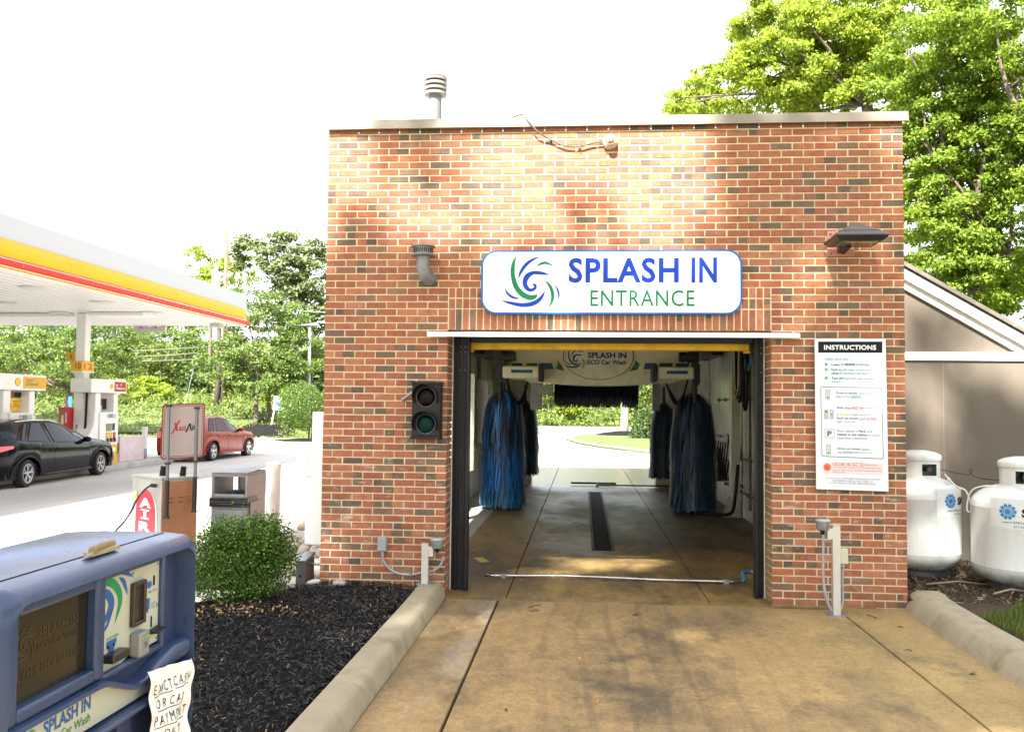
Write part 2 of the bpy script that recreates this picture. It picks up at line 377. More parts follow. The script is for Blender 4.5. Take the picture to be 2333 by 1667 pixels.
CHROME = pm('polished_steel', (.75, .73, .68), .12, 1, var=.05)
YELP = pm('yellow_padding', (.70, .40, .015), .55, var=.2, vs=5, dirt=.5, dirtc=(.16, .09, .02))
BROWNM = pm('brown_lamp_metal', (.045, .036, .033), .38, .35, var=.15)
SALMON = pm('terracotta_paint', (.50, .20, .13), .6, var=.1)
SIGNW = pm('sign_white', (.80, .80, .79), .3, var=.015, coat=.3)
INK = pm('black_ink', (.008, .008, .01), .5, spec=.2)
TXTG = pm('grey_ink', (.035, .045, .055), .5)
BLUEI = pm('blue_ink', (.003, .045, .40), .4, spec=.25)
GREENI = pm('green_ink', (.0, .19, .07), .4, spec=.25)
SKYBL = pm('blue_edge', (.0, .12, .42), .4, spec=.25)

# ------------------------------------------------------------------ terrain
def sstep(a, b, x): t = min(1, max(0, (x-a)/(b-a))); return t*t*(3-2*t)
def hgt(x, y):
    left = -.25+.25*sstep(22, 40, y)
    if y > 40: left += .13*(y-40) if y < 50 else 1.3+.085*(y-50)
    right = 0.0 if y < 80 else .3*(y-80) if y < 100 else 6+.1*(y-100)
    k = sstep(-10, -2.5, x-.0*y)
    h = left*(1-k)+right*k
    if y < 3 and x < 1.2: h = h*(sstep(-5.2, -1.8, -abs(x)) if False else 1)
    if x > -6 and y < 8: h = (-.25)*(1-sstep(-4.5, -1.2, x))
    elif x > -6 and y < 14: h = h*sstep(8, 14, y)+(1-sstep(8, 14, y))*(-.25)*(1-sstep(-4.5, -1.2, x))
    return h
def sheet(xs, ys, dz, inside=None):
    mb = MB(); idx = {}
    for j, y in enumerate(ys):
        for i, x in enumerate(xs): mb.v.append((x, y, hgt(x, y)+dz))
    n = len(xs)
    for j in range(len(ys)-1):
        for i in range(n-1):
            if inside and not inside((xs[i]+xs[i+1])/2, (ys[j]+ys[j+1])/2): continue
            mb.f.append((j*n+i, j*n+i+1, (j+1)*n+i+1, (j+1)*n+i)); mb.mi.append(0); mb.c.append((1, 1, 1))
    return mb
def rng(a, b, s): n = max(1, int(round((b-a)/s))); return [a+(b-a)*i/n for i in range(n+1)]
gx = [-400, -200, -120]+rng(-80, -12, 4)+rng(-11, 12, 1)+rng(14, 60, 4)+[100, 200, 400]; gy = [-200, -60]+rng(-30, -2, 4)+rng(-1, 30, 1)+rng(32, 120, 2)+[150, 250, 500]
struct(sheet(gx, gy, -.14), 'ground', BANKG, smooth=True)
LX0 = -45
lot = sheet(rng(LX0, -12, 3)+rng(-11, -.2, .9)+[.5, .98], rng(-12, 37, 1), .004, lambda x, y: not (x > -1.9 and -.2 < y < 3.5))
struct(lot, 'parking_lot', LOT, smooth=True)
# driveway slabs in front of the door and the bay floor
JW = .012
mb = MB()
for x0, x1 in ((1.25, 1.735), (1.754, 4.83-JW*1.3), (4.83, 5.5)):
    y1 = -.135 if x0 < 4 else -.03
    mb.box(x0, x1, -14, y1, -.12, .006)
struct(mb, 'driveway', DRIVE, bevel=.006)
mb = MB(); mb.box(.30, 1.80, .0, 18.5, -.12, .003); mb.box(1.80+JW, 3.70, 1.95, 18.5, -.12, .003); mb.box(3.70+JW, 5.2, .0, 18.5, -.12, .003)
mb.box(1.80+JW, 3.70, 0, 1.94, -.12, .003); mb.box(1.22, 4.27, -.105, -.002, -.12, .003)
struct(mb, 'bay_floor', BAYF, bevel=.004)
mb = MB(); mb.box(1.2, 5.6, -14, 18.5, -.14, -.02); struct(mb, 'joint_filler', pm('joint_dirt', (.03, .026, .02), 1, var=.4, vs=30))
# lane behind the bay
mb = MB(); mb.box(-2.5, 9, 18.53, 50, -.1, .002); struct(mb, 'exit_lane', LOT)
mb = MB(); mb.box(-7, 60, 50.02, 77.5, -.1, .0); struct(mb, 'road', ROAD)
mb = MB(); mb.box(-7, 60, 60, 60.2, .0005, .006); struct(mb, 'road_line', WHITEP)
# pale walk beside the brick corner, sunlit
def flat(pts, z, th=.1):
    m = MB(); m.prism([(x, y, z-th) for x, y in pts], (0, 0, th)); return m
struct(flat([(-4.3, 3.5), (-.75, 3.5), (-.3, 5.2), (-.3, 12), (-3.3, 12), (-5, 6)], -.03, .3), 'sidewalk', WALK, bevel=.03)
# ------------------------------------------------------------------ kerbs
def kerb(path, prof, closed=False):
    """path: list of (x,y); prof: list of (offset to the right, z)"""
    mb = MB(); n = len(path); m = len(prof)
    for i, p in enumerate(path):
        a = Vector(path[max(i-1, 0)]); b = Vector(path[min(i+1, n-1)]); d = (b-a).normalized(); nn = Vector((d.y, -d.x))
        for o, z in prof: mb.v.append((p[0]+nn.x*o, p[1]+nn.y*o, z))
    for i in range(n-1):
        for k in range(m-1):
            mb.f.append((i*m+k, (i+1)*m+k, (i+1)*m+k+1, i*m+k+1)); mb.mi.append(0); mb.c.append((1, 1, 1))
    mb.f.append(tuple(range(m))); mb.mi.append(0); mb.c.append((1, 1, 1))
    mb.f.append(tuple((n-1)*m+k for k in reversed(range(m)))); mb.mi.append(0); mb.c.append((1, 1, 1))
    return mb
lk = kerb([(1.0, -12), (1.0, -6), (1.0, -3), (1.0, -.9), (.985, -.02), (.985, .0)], [(0, -.1), (0, .12), (.012, .134), (.165, .132), (.195, .12), (.212, .095), (.236, .03), (.25, -.02)])
struct(lk, 'kerb', KERB, smooth=True, auto=40)
mb = MB()
path = [(5.62, -12), (5.58, -6), (5.58, -3), (5.60, -1.2), (5.63, -.4), (5.66, -.05), (5.7, .1)]
rk = kerb(path, [(-.22, -.02), (-.19, .05), (-.14, .125), (-.09, .15), (.08, .155), (.14, .13), (.16, .08), (.17, -.1)])
struct(rk, 'kerb', KERB, smooth=True, auto=45)
# lot kerbs beyond the cars
for nm, pth in (('kerb', [(-40, 34.5), (-30, 32), (-20, 29.6), (-15.8, 29.2), (-14.4, 30)]), ('kerb', [(-19.5, 41), (-17, 37.8), (-14.3, 37), (-9, 37)]), ('kerb', [(-15.2, 39.2), (-12.8, 33.8), (-11.8, 32.8), (-8, 32.6)])):
    k = kerb(pth, [(.15, -.3), (.15, .02), (.0, .04), (-.12, .04), (-.15, 0), (-.15, -.3)])
    struct(k, nm, KERB, smooth=True, auto=40)
# ------------------------------------------------------------------ brick work
P = .0685; BW = 27*.2032/27; JT = .0105
PAL = [(.36, .118, .054), (.39, .140, .066), (.34, .108, .050), (.37, .130, .066), (.31, .104, .060), (.41, .160, .080), (.35, .120, .060)]
DARK = [(.145, .09, .056), (.17, .108, .068), (.12, .078, .052)]
TAN = [(.24, .125, .075), (.27, .125, .075)]
rb = random.Random(11)
def bcol():
    r = rb.random(); j = rb.uniform(.85, 1.12)
    c = rb.choice(PAL) if r < .84 else rb.choice(TAN) if r < .92 else rb.choice(DARK)
    return tuple(x*j for x in c)
def one_brick(mb, x0, x1, z0, z1, vert=False, y=0.0, m=None):
    """front-faced brick; some are flashed dark over one end"""
    dx = rb.uniform(-.0015, .0015); dz = rb.uniform(-.0013, .0013); y = y+rb.uniform(-.0012, .0012); tl = rb.uniform(-.0012, .0012)
    x0 += JT/2+dx; x1 -= JT/2-dx; z0 += JT/2+dz; z1 -= JT/2-dz
    c1 = bcol(); c2 = c1
    if rb.random() < .15: c2 = tuple(x*rb.uniform(.9, 1.1) for x in rb.choice(DARK))
    s = rb.choice((.4, .5, .58, .42)); ch = .0028
    if rb.random() < .5: c1, c2 = c2, c1
    M_ = m or (lambda u, v, w_: (u, w_, v))
    if c1 == c2: segs = [(0, 1, c1)]
    else: segs = [(0, s, c1), (s, 1, c2)]
    for a, b, c in segs:
        if vert: u0, u1, v0, v1 = x0, x1, z0+(z1-z0)*a, z0+(z1-z0)*b
        else: u0, u1, v0, v1 = x0+(x1-x0)*a, x0+(x1-x0)*b, z0, z1
        L = u0+(ch if u0 == x0 else 0); Rr = u1-(ch if u1 == x1 else 0); B = v0+(ch if v0 == z0 else 0); T = v1-(ch if v1 == z1 else 0)
        q = [(u0, v0, y+.007), (u1, v0, y+.007), (u1, v1, y+.007+tl), (u0, v1, y+.007+tl), (L, B, y), (Rr, B, y), (Rr, T, y+tl), (L, T, y+tl)]
        fs = [(4, 5, 6, 7), (0, 1, 5, 4), (2, 3, 7, 6)]
        fs += [(1, 2, 6, 5), (3, 0, 4, 7)]
        mb.add([M_(*p) for p in q], fs, 0, c)
bk = MB(); NC = 66
OX0, OX1 = 6*BW, 21*BW
for k in range(NC):                     # k counts courses from the top
    z1 = (65-k+1)*P; z0 = z1-P
    row = k-1                           # row between mortar m(row) and m(row+1)
    if row >= 65: continue
    full = (row % 2 == 0)
    xs = [i*BW for i in range(28)] if full else [0]+[BW/2+i*BW for i in range(27)]+[27*BW]
    for a, b in zip(xs[:-1], xs[1:]):
        if row >= 28:
            if a >= OX1-1e-6 or b <= OX0+1e-6: pass
            elif a < OX0 < b: b = OX0
            elif a < OX1 < b: a = OX1
            elif OX0 <= a+1e-6 and b <= OX1+1e-6: continue
        elif 22 <= row < 28:
            if a >= OX1-1e-6 or b <= OX0+1e-6: pass
            elif a < OX0 < b: b = OX0
            elif a < OX1 < b: a = OX1
            else: continue
        one_brick(bk, a, b, z0, z1)
z22, z28 = (65-22)*P, (65-28)*P; hw = BW/3
for i in range(45):
    x = OX0+i*hw
    one_brick(bk, x, x+hw, z28, z28+3*P, True); one_brick(bk, x, x+hw, z28+3*P, z28+4.5*P, True); one_brick(bk, x, x+hw, z28+4.5*P, z22, True)
# jamb returns
for side in (0, 1):
    X = OX0 if side == 0 else OX1
    for row in range(28, 65):
        z1 = (65-row)*P; z0 = z1-P
        ys = [0, .1, .3] if row % 2 else [0, .2, .3]
        for a, b in zip(ys[:-1], ys[1:]):
            if side == 0: one_brick(bk, a, b, z0, z1, m=lambda u, v, w_, X=X: (X-w_, u, v))
            else: one_brick(bk, -b, -a, z0, z1, m=lambda u, v, w_, X=X: (X+w_, -u, v))
WTOP = 4.47
bld = thing('car_wash_building', (2.743, 0, 0), 'single-bay red brick car wash building with a cream metal coping and an open drive-through door', 'building')
bk.build('brick_face', BRICK, bld, colattr=True)
mb = MB()
mo = .0055
mb.box(0.008, OX0-.006, mo, .28, -.1, WTOP); mb.box(OX1+.006, 27*BW-.008, mo, .28, -.1, WTOP); mb.box(OX0-.006, OX1+.006, mo, .28, z28+.004, WTOP)
mb.build('mortar_bed', MORTAR, bld)
# side and rear walls, in running bond by shader
def brickshade():
    m, t, b = newmat('brick_bond'); g = t.nodes.new('ShaderNodeNewGeometry'); s = nd(t, 'ShaderNodeSeparateXYZ'); t.links.new(g.outputs['Position'], s.inputs[0])
    cb = nd(t, 'ShaderNodeCombineXYZ'); t.links.new(mth(t, 'ADD', s.outputs[0], s.outputs[1]), cb.inputs[0]); t.links.new(s.outputs[2], cb.inputs[1])
    bt = nd(t, 'ShaderNodeTexBrick', Scale=1.0); bt.inputs['Color1'].default_value = (.36, .1, .04, 1); bt.inputs['Color2'].default_value = (.2, .09, .05, 1); bt.inputs['Mortar'].default_value = (.62, .49, .29, 1)
    bt.inputs['Mortar Size'].default_value = .0055; bt.inputs['Brick Width'].default_value = BW; bt.inputs['Row Height'].default_value = P; bt.inputs['Bias'].default_value = -.3
    t.links.new(cb.outputs[0], bt.inputs['Vector']); c = mixc(t, 1., bt.outputs[0], ramp(t, noise(t, worldvec(t), 40, 4), [(.3, .75), (.7, 1.2)]), 'MULTIPLY')
    t.links.new(c, b.inputs['Base Color']); b.inputs['Roughness'].default_value = .88; bump(t, b, bt.outputs['Fac'], -.5, .004); return m
BB = brickshade()
mb = MB()
WY0, WY1 = 2.2, 6.4
LY0, LY1, LZ0, LZ1 = 8.25, 9.5, .46, 2.52       # window in the left wall
mb.box(.001, .2, .285, WY0, -.3, WTOP); mb.box(.001, .2, WY1, LY0, -.3, WTOP); mb.box(.001, .2, WY0, WY1, -.3, .8); mb.box(.001, .2, WY0, WY1, 2.6, WTOP); mb.box(.001, .2, LY1, 13.4, -.3, WTOP); mb.box(.001, .2, LY0, LY1, -.3, LZ0); mb.box(.001, .2, LY0, LY1, LZ1, WTOP)
mb.box(5.3, 5.485, .285, 13.4, -.3, WTOP)
mb.box(.2, 1.28, 13.1, 13.4, -.3, WTOP); mb.box(4.27, 5.3, 13.1, 13.4, -.3, WTOP); mb.box(1.28, 4.27, 13.1, 13.4, 2.5, WTOP)
mb.build('side_wall', BB, bld)
def wallpanel():
    m, t, b = newmat('bay_wall_panel'); v = worldvec(t)
    st = noise(t, worldvec(t, (3, 3, .12)), 2.4, 6, .7); gr = noise(t, v, 1.6, 6, .65)
    c = mixc(t, ramp(t, st, [(.42, 0.), (.68, .8)]), (.78, .76, .64), (.42, .39, .31))
    c = mixc(t, ramp(t, gr, [(.5, 0.), (.75, .7)]), c, (.12, .11, .08))
    t.links.new(c, b.inputs['Base Color']); b.inputs['Roughness'].default_value = .28
    bump(t, b, noise(t, worldvec(t, (4, 4, .2)), 3, 3), .3, .01); return m
WP = wallpanel()
mb = MB()
mb.box(.2, .3, .30, WY0, 0, 3.3); mb.box(.2, .3, WY1, LY0, 0, 3.3); mb.box(.2, .3, WY0, WY1, 0, .8); mb.box(.2, .3, WY0, WY1, 2.6, 3.3); mb.box(.2, .3, LY1, 13.1, 0, 3.3); mb.box(.2, .3, LY0, LY1, 0, LZ0); mb.box(.2, .3, LY0, LY1, LZ1, 3.3)
mb.box(5.2, 5.3, .30, 13.1, 0, 3.3)
mb.box(.3, 1.28, 13.0, 13.1, 0, 3.3); mb.box(4.27, 5.2, 13.0, 13.1, 0, 3.3); mb.box(1.28, 4.27, 13.0, 13.1, 2.5, 3.3)
for y in (2.2, 4.4, 6.6, 10.6): mb.box(5.185, 5.2, y, y+.04, 0, 3.3); mb.box(.3, .315, y, y+.04, 0, 3.3)
mb.build('interior_wall', WP, bld)
mb = MB(); mb.box(.2, 5.3, .29, 13.1, 3.3, 3.4); mb.build('ceiling', pm('bay_ceiling', (.5, .48, .42), .7, var=.3), bld)
mb = MB(); mb.box(.1, 5.38, .2, 13.3, 4.3, 4.4); mb.build('roof', pm('roof_membrane', (.2, .2, .2), .9), bld)
# coping: sloped metal fascia with a drip lip, in three lengths
cp = MB()
for a, b in ((-.035, 1.62), (1.623, 3.42), (3.423, 5.52)):
    for y0, y1, s in ((-.045, .30, 1),):
        pr_ = [(-.036, 4.588), (-.048, 4.502), (-.058, 4.497), (-.056, 4.489), (-.03, 4.492), (-.022, 4.58), (.3, 4.57), (.3, 4.60)]
        cp.prism([(a, y, z) for y, z in pr_], (b-a, 0, 0))
cp.box(-.04, .0, .302, 13.42, 4.49, 4.6); cp.box(5.486, 5.525, .302, 13.42, 4.49, 4.6); cp.box(0, 5.486, 13.40, 13.44, 4.49, 4.6)
cp.box(0, .2, .302, 13.4, WTOP, 4.58); cp.box(5.3, 5.486, .302, 13.4, WTOP, 4.58)
cp.build('coping', CREAM, bld, bevel=.003)
# small window and frosted pane in the left wall
mb = MB(); mb.box(.17, .31, LY0, LY0+.06, LZ0, LZ1); mb.box(.17, .31, LY1-.06, LY1, LZ0, LZ1); mb.box(.17, .31, LY0+.06, LY1-.06, LZ0, LZ0+.06); mb.box(.17, .31, LY0+.06, LY1-.06, LZ1-.06, LZ1)
win = mb.build('window', pm('window_frame_paint', (.6, .57, .45), .5, var=.1, dirt=.3), bld)
gm, t, b = newmat('frosted_pane'); b.inputs['Base Color'].default_value = (.9, .92, .9, 1); b.inputs['Transmission Weight'].default_value = .9; b.inputs['Roughness'].default_value = .6; b.inputs['IOR'].default_value = 1.1
mb = MB(); mb.box(.22, .228, LY0+.06, LY1-.06, LZ0+.06, LZ1-.06); mb.build('pane', gm, win)
mb = MB()
for y in (WY0, (WY0+WY1)/2-.03, WY1-.06): mb.box(.17, .31, y, y+.06, .8, 2.6)
mb.box(.17, .31, WY0+.06, WY1-.06, .8, .86); mb.box(.17, .31, WY0+.06, WY1-.06, 2.54, 2.6)
win2 = mb.build('window', pm('window_frame_paint', (0, 0, 0)), bld)
cg, t, b = newmat('clear_pane'); tr_ = nd(t, 'ShaderNodeBsdfTransparent'); gs = nd(t, 'ShaderNodeBsdfGlossy', Roughness=.02); mxs = nd(t, 'ShaderNodeMixShader'); mxs.inputs[0].default_value = .1
t.links.new(tr_.outputs[0], mxs.inputs[1]); t.links.new(gs.outputs[0], mxs.inputs[2]); t.links.new(mxs.outputs[0], t.nodes['Material Output'].inputs[0])
mb = MB(); mb.box(.22, .228, WY0+.06, WY1-.06, .86, 2.54); mb.build('pane', cg, win2)
# steel door frame
fr = MB()
for x0, x1, s in ((OX0+.012, 1.40, 1), (4.165, OX1-.012, -1)):
    fr.box(x0, x1, .30, .36, .003, 2.56)
    xi = x1 if s == 1 else x0
    fr.box(min(xi, xi-.03*s), max(xi, xi-.03*s), .24, .30, .003, 2.50); fr.box(min(xi-.11*s, xi-.13*s), max(xi-.11*s, xi-.13*s), .27, .30, .003, 2.50)
fr.box(1.40, 4.165, .30, .36, 2.44, 2.56)
fo = fr.build('door_frame', BLACKST, bld, bevel=.004)
mb = MB()
for x in (1.3, 1.35, 4.20, 4.235):
    for z in (2.395, 2.34, 2.16): mb.lathe([(.008, 0), (.008, -.003), (.004, -.006), (0, -.0065)], (x, .30, z), 'y', 10)
mb.build('bolt', GALV, fo)
mb = MB()
for x0, x1 in ((OX0, OX0+.012), (OX1-.012, OX1)): mb.box(x0, x1, .295, .325, .003, 2.5)
mb.build('caulk_line', pm('caulk', (.6, .58, .5), .7, var=.2), fo)
# rolled-up door with its yellow padded bottom bar
dr = thing('roll_up_door', (2.78, .33, 2.4), 'rolled-up bay door showing only its worn yellow padded bottom bar', 'door')
mb = MB(); mb.box(1.375, 4.15, .40, .46, 2.372, 2.455); mb.build('bottom_bar', YELP, dr, bevel=.02, seg=3)
mb = MB(); mb.box(1.34, 1.42, .405, .455, 2.35, 2.374); mb.box(4.09, 4.19, .405, .455, 2.35, 2.374); mb.build('bumper_end', YELP, dr, bevel=.008)
mb = MB(); mb.box(1.26, 1.375, .38, .47, 2.30, 2.5); mb.box(4.15, 4.23, .38, .47, 2.30, 2.5); mb.box(1.24, 1.26, .36, .4, 1.95, 2.35); mb.box(1.375, 4.15, .41, .45, 2.456, 3.1)
mb.build('curtain', BLACKST, dr)
mb = MB(); mb.tube([(1.3, .62, 2.95), (4.2, .62, 2.95)], .2, 20); mb.build('roll_drum', BLACKST, dr, smooth=True)
# white drip cap above the opening
dc = thing('drip_cap', (2.77, 0, 2.49), 'long white metal drip cap over the bay opening below the upright bricks', 'drip cap')
mb = MB()
for a, b in ((1.03, 3.62), (3.621, 4.515)):
    mb.prism([(a, -.004, 2.512), (a, -.01, 2.516), (a, -.075, 2.508), (a, -.079, 2.466), (a, -.073, 2.466), (a, -.068, 2.50), (a, -.004, 2.506)], (b-a, 0, 0))
mb.build('flashing', pm('drip_white', (.82, .82, .83), .3, .0, var=.03), dc)
# ================================================================== things on the facade
XR, ZU = (1, 0, 0), (0, 0, 1)
# ---- main sign
sg = thing('entrance_sign', (2.77, 0, 2.99), 'long white blue-rimmed sign reading SPLASH IN ENTRANCE above the bay door', 'sign')
k_ = 2.455/2098; sx = lambda x: 1.54+(x-65)*k_; sz = lambda y: 3.297-(y-43)*k_
def octa(x0, x1, y0, y1, r): return rrect(x0, x1, y0, y1, r, 8)
mb = MB(); mb.prism([(x, -.045, z) for x, z in octa(sx(65), sx(2163), sz(568), sz(43), .145)], (0, .04, 0)); mb.build('rim', SKYBL, sg, bevel=.003)
mb = MB(); mb.prism([(x, -.0475, z) for x, z in octa(sx(80), sx(2148), sz(552), sz(58), .13)], (0, .004, 0)); mb.build('face', SIGNW, sg)
mb = MB(); swirl(mb, lambda x, y: (sx(x), -.0495, sz(y)), {'b': 0, 'g': 1}); mb.build('emblem', [BLUEI, GREENI], sg)
def stext(mb, t, x0, x1, y0, y1, bold, mi=0): mb.text(t, (sx(x0), -.0495, sz(y1)), XR, ZU, (x1-x0)*k_, (y1-y0)*k_, bold, mi, space=1.1)
mb = MB()
for t, a, b in (('SPLASH', 778, 1662), ('IN', 1762, 1964)): stext(mb, t, a, b, 108, 312, .026)
stext(mb, 'ENTRANCE', 956, 1787, 371, 502, .004, 1)
mb.build('lettering', [BLUEI, GREENI], sg)
# ---- instruction board
ib = thing('instruction_board', (4.97, 0, 1.76), 'tall white INSTRUCTIONS board of small print and light icons on the right brick pier', 'sign')
mb = MB(); b0 = [(4.652, 2.458), (5.288, 2.461), (5.302, 1.067), (4.659, 1.078)]
mb.prism([(x, -.055, z) for x, z in b0], (0, .018, 0)); mb.build('panel', pm('board_white', (.78, .79, .83), .25, var=.015, coat=.4), ib, bevel=.002)
mb = MB()
for x in (4.72, 5.22):
    mb.box(x, x+.04, -.037, 0, 1.12, 2.42)
mb.build('standoff', GALV, ib)
def bp(x, y, e=0.0):
    v = (y-127)/1330.; u = (x-200-13*v)/628.
    zt = 2.458+.003*u; zb = 1.078-.011*u; xl = 4.652+.007*v; xr = 5.288+.014*v
    return Vector((xl+(xr-xl)*u, -.0562-e, zt+(zb-zt)*v))
BI = [INK, TXTG, pm('pale_teal', (.62, .72, .76), .4, var=.02), pm('pale_pink', (.80, .60, .58), .4, var=.02), pm('light_red', (.72, .05, .05), .4), pm('amber', (.85, .45, .03), .4), pm('teal_green', (0, .33, .19), .4), pm('lime', (.25, .62, .03), .4), pm('brown_ink', (.22, .16, .11), .4), pm('orange_red', (.82, .14, .05), .4), SIGNW, pm('pale_panel', (.70, .73, .78), .4, var=.02), pm('pale_line', (.45, .48, .52), .4)]
mb = MB()
def rectb(x0, y0, x1, y1, mi, e=0.): mb.quad(bp(x0, y1, e), bp(x1, y1, e), bp(x1, y0, e), bp(x0, y0, e), mi)
def circb(cx, cy, r, mi, e=0.0005, n=14): mb.poly([bp(cx+r*math.cos(-2*math.pi*i/n), cy+r*math.sin(-2*math.pi*i/n), e) for i in range(n)], mi)
def lineb(pts, w_, mi, e=.0006):
    for a, b in zip(pts[:-1], pts[1:]):
        d = Vector((b[0]-a[0], b[1]-a[1])).normalized(); n = Vector((-d.y, d.x))*w_/2; d = d*w_/3
        mb.quad(bp(a[0]-n.x-d.x, a[1]-n.y-d.y, e), bp(a[0]+n.x-d.x, a[1]+n.y-d.y, e), bp(b[0]+n.x+d.x, b[1]+n.y+d.y, e), bp(b[0]-n.x+d.x, b[1]-n.y+d.y, e), mi)
rectb(230, 150, 798, 250, 0); rectb(250, 272, 785, 530, 2); rectb(256, 560, 790, 1170, 11); rectb(262, 1216, 798, 1320, 3)
fr_ = [(262, 555), (780, 555), (789, 565), (797, 1165), (788, 1175), (270, 1166), (261, 1156), (252, 566), (262, 555)]
lineb(fr_, 5, 0)
for y in (697, 901, 1040): lineb([(270, y), (775, y)], 1.6, 12)
def light(x0, y0, x1, y1, lit):
    lineb([(x0, y0), (x1, y0), (x1, y1), (x0, y1), (x0, y0)], 3.2, 0)
    cx = (x0+x1)/2
    for i in range(3):
        cy = y0+(y1-y0)*(.2+.3*i); circb(cx, cy, 10.5, 0, .0008)
        circb(cx, cy, 7, lit[1] if lit[0] == i else 10, .0012)
light(296, 577, 330, 664, (2, 7)); light(286, 758, 315, 834, (0, 4)); light(333, 758, 362, 834, (1, 5)); light(302, 1062, 338, 1150, (2, 7))
lineb([(288, 928), (370, 928), (368, 1003), (290, 1001), (288, 928)], 3.2, 0)
for cy in (353, 399, 474):
    circb(300, cy, 13, 0, .0006); circb(300, cy, 10.5, 7, .001); lineb([(294, cy), (299, cy+6), (311, cy-8)], 3, 0, .0014)
circb(308, 1262, 33, 0, .0004, 24); circb(308, 1262, 30.5, 9, .0008, 24); lineb([(295, 1249), (321, 1275)], 4, 0, .0012); lineb([(321, 1249), (295, 1275)], 4, 0, .0012)
rectb(350, 1217, 633, 1243, 4, .0008)
mb.build('graphics', BI, ib)
mb = MB()
def tb(t, x0, x1, y0, y1, bold=0, mi=1, shear=0):
    o = bp(x0, y1, .0014); a = bp(x1, y1, .0014); c = bp(x0, y0, .0014)
    mb.text(t, o, a-o, c-o, (a-o).length, (c-o).length, bold, mi, shear, space=1.06)
B_ = .02
tb('INSTRUCTIONS', 282, 743, 181, 224, .03, 10); tb('make sure you ...', 288, 527, 289, 326, -.008, 1, .35)
for y0, y1, runs in ((344, 365, [('Lower', 347, 423, B_, 0), ('or', 431, 454, 0, 1), ('remove', 462, 555, B_, 0), ('antennae.', 563, 683, 0, 1)]),
 (389, 410, [('Fold in', 347, 433, B_, 0), ('side view mirrors and', 440, 697, 0, 1)]), (420, 441, [('close', 347, 411, B_, 0), ('all windows and doors.', 418, 695, 0, 1)]),
 (465, 486, [('Turn off', 348, 446, B_, 0), ('front and rear window', 453, 718, 0, 1)]), (497, 518, [('wipers.', 348, 432, 0, 1)]),
 (597, 620, [('Drive in slowly', 390, 575, B_, 0), ('when entry', 583, 717, 0, 1)]), (627, 650, [('light turns', 390, 510, 0, 1), ('GREEN.', 518, 613, B_, 6)]),
 (725, 748, [('Stop', 393, 448, B_, 0), ('when', 457, 522, 0, 1), ('RED', 530, 581, B_, 4), ('light turns on.', 590, 757, 0, 1)]),
 (786, 808, [('If', 394, 408, 0, 1), ('YELLOW', 415, 521, B_, 5), ('light turns on,', 529, 697, 0, 1)]), (817, 841, [('back up slowly', 394, 580, B_, 0), ('until the', 588, 686, 0, 1), ('RED', 694, 747, B_, 4)]),
 (848, 871, [('light turns on.', 394, 559, 0, 1)]),
 (928, 950, [('Place vehicle in', 395, 578, 0, 1), ('Park', 587, 646, B_, 0), ('and', 654, 699, 0, 1)]), (959, 981, [('remain in the vehicle', 396, 658, B_, 0), ('to avoid', 666, 763, 0, 1)]), (989, 1011, [('hazardous conditions.', 397, 663, 0, 1)]),
 (1085, 1108, [('Drive out slowly', 398, 600, B_, 0), ('when', 609, 674, 0, 1)]), (1116, 1138, [('the', 398, 436, 0, 1), ('GREEN', 443, 532, B_, 6), ('light turns on.', 540, 707, 0, 1)]),
 (1220, 1240, [('DO NOT USE THIS WASH IF', 354, 629, .045, 10), ('vehicle has', 640, 745, 0, 8)]), (1247, 1265, [('non-standard accessories like extended roof', 355, 780, 0, 8)]), (1272, 1290, [('rack or bike carrier. Remove loose items from', 355, 788, 0, 8)]), (1294, 1312, [('Pickup bed.', 355, 466, 0, 8)]),
 (1348, 1363, [('SPLASH IN IS NOT RESPONSIBLE FOR PRE-EXISTING DAMAGES', 297, 765, 0, 1)]), (1369, 1384, [('OR DAMAGES ON VEHICLES OVER 5 YEARS OLD.', 348, 707, 0, 1)]), (1389, 1405, [('ALL CAR WASH ACTIVITIES ARE UNDER SURVEILLANCE.', 325, 732, 0, 1)])):
    for t_, a, b, bo, mi in runs: tb(t_, a, b, y0, y1, bo, mi)
tb('P', 306, 350, 940, 990, .06, 8)
mb.build('lettering', BI, ib)
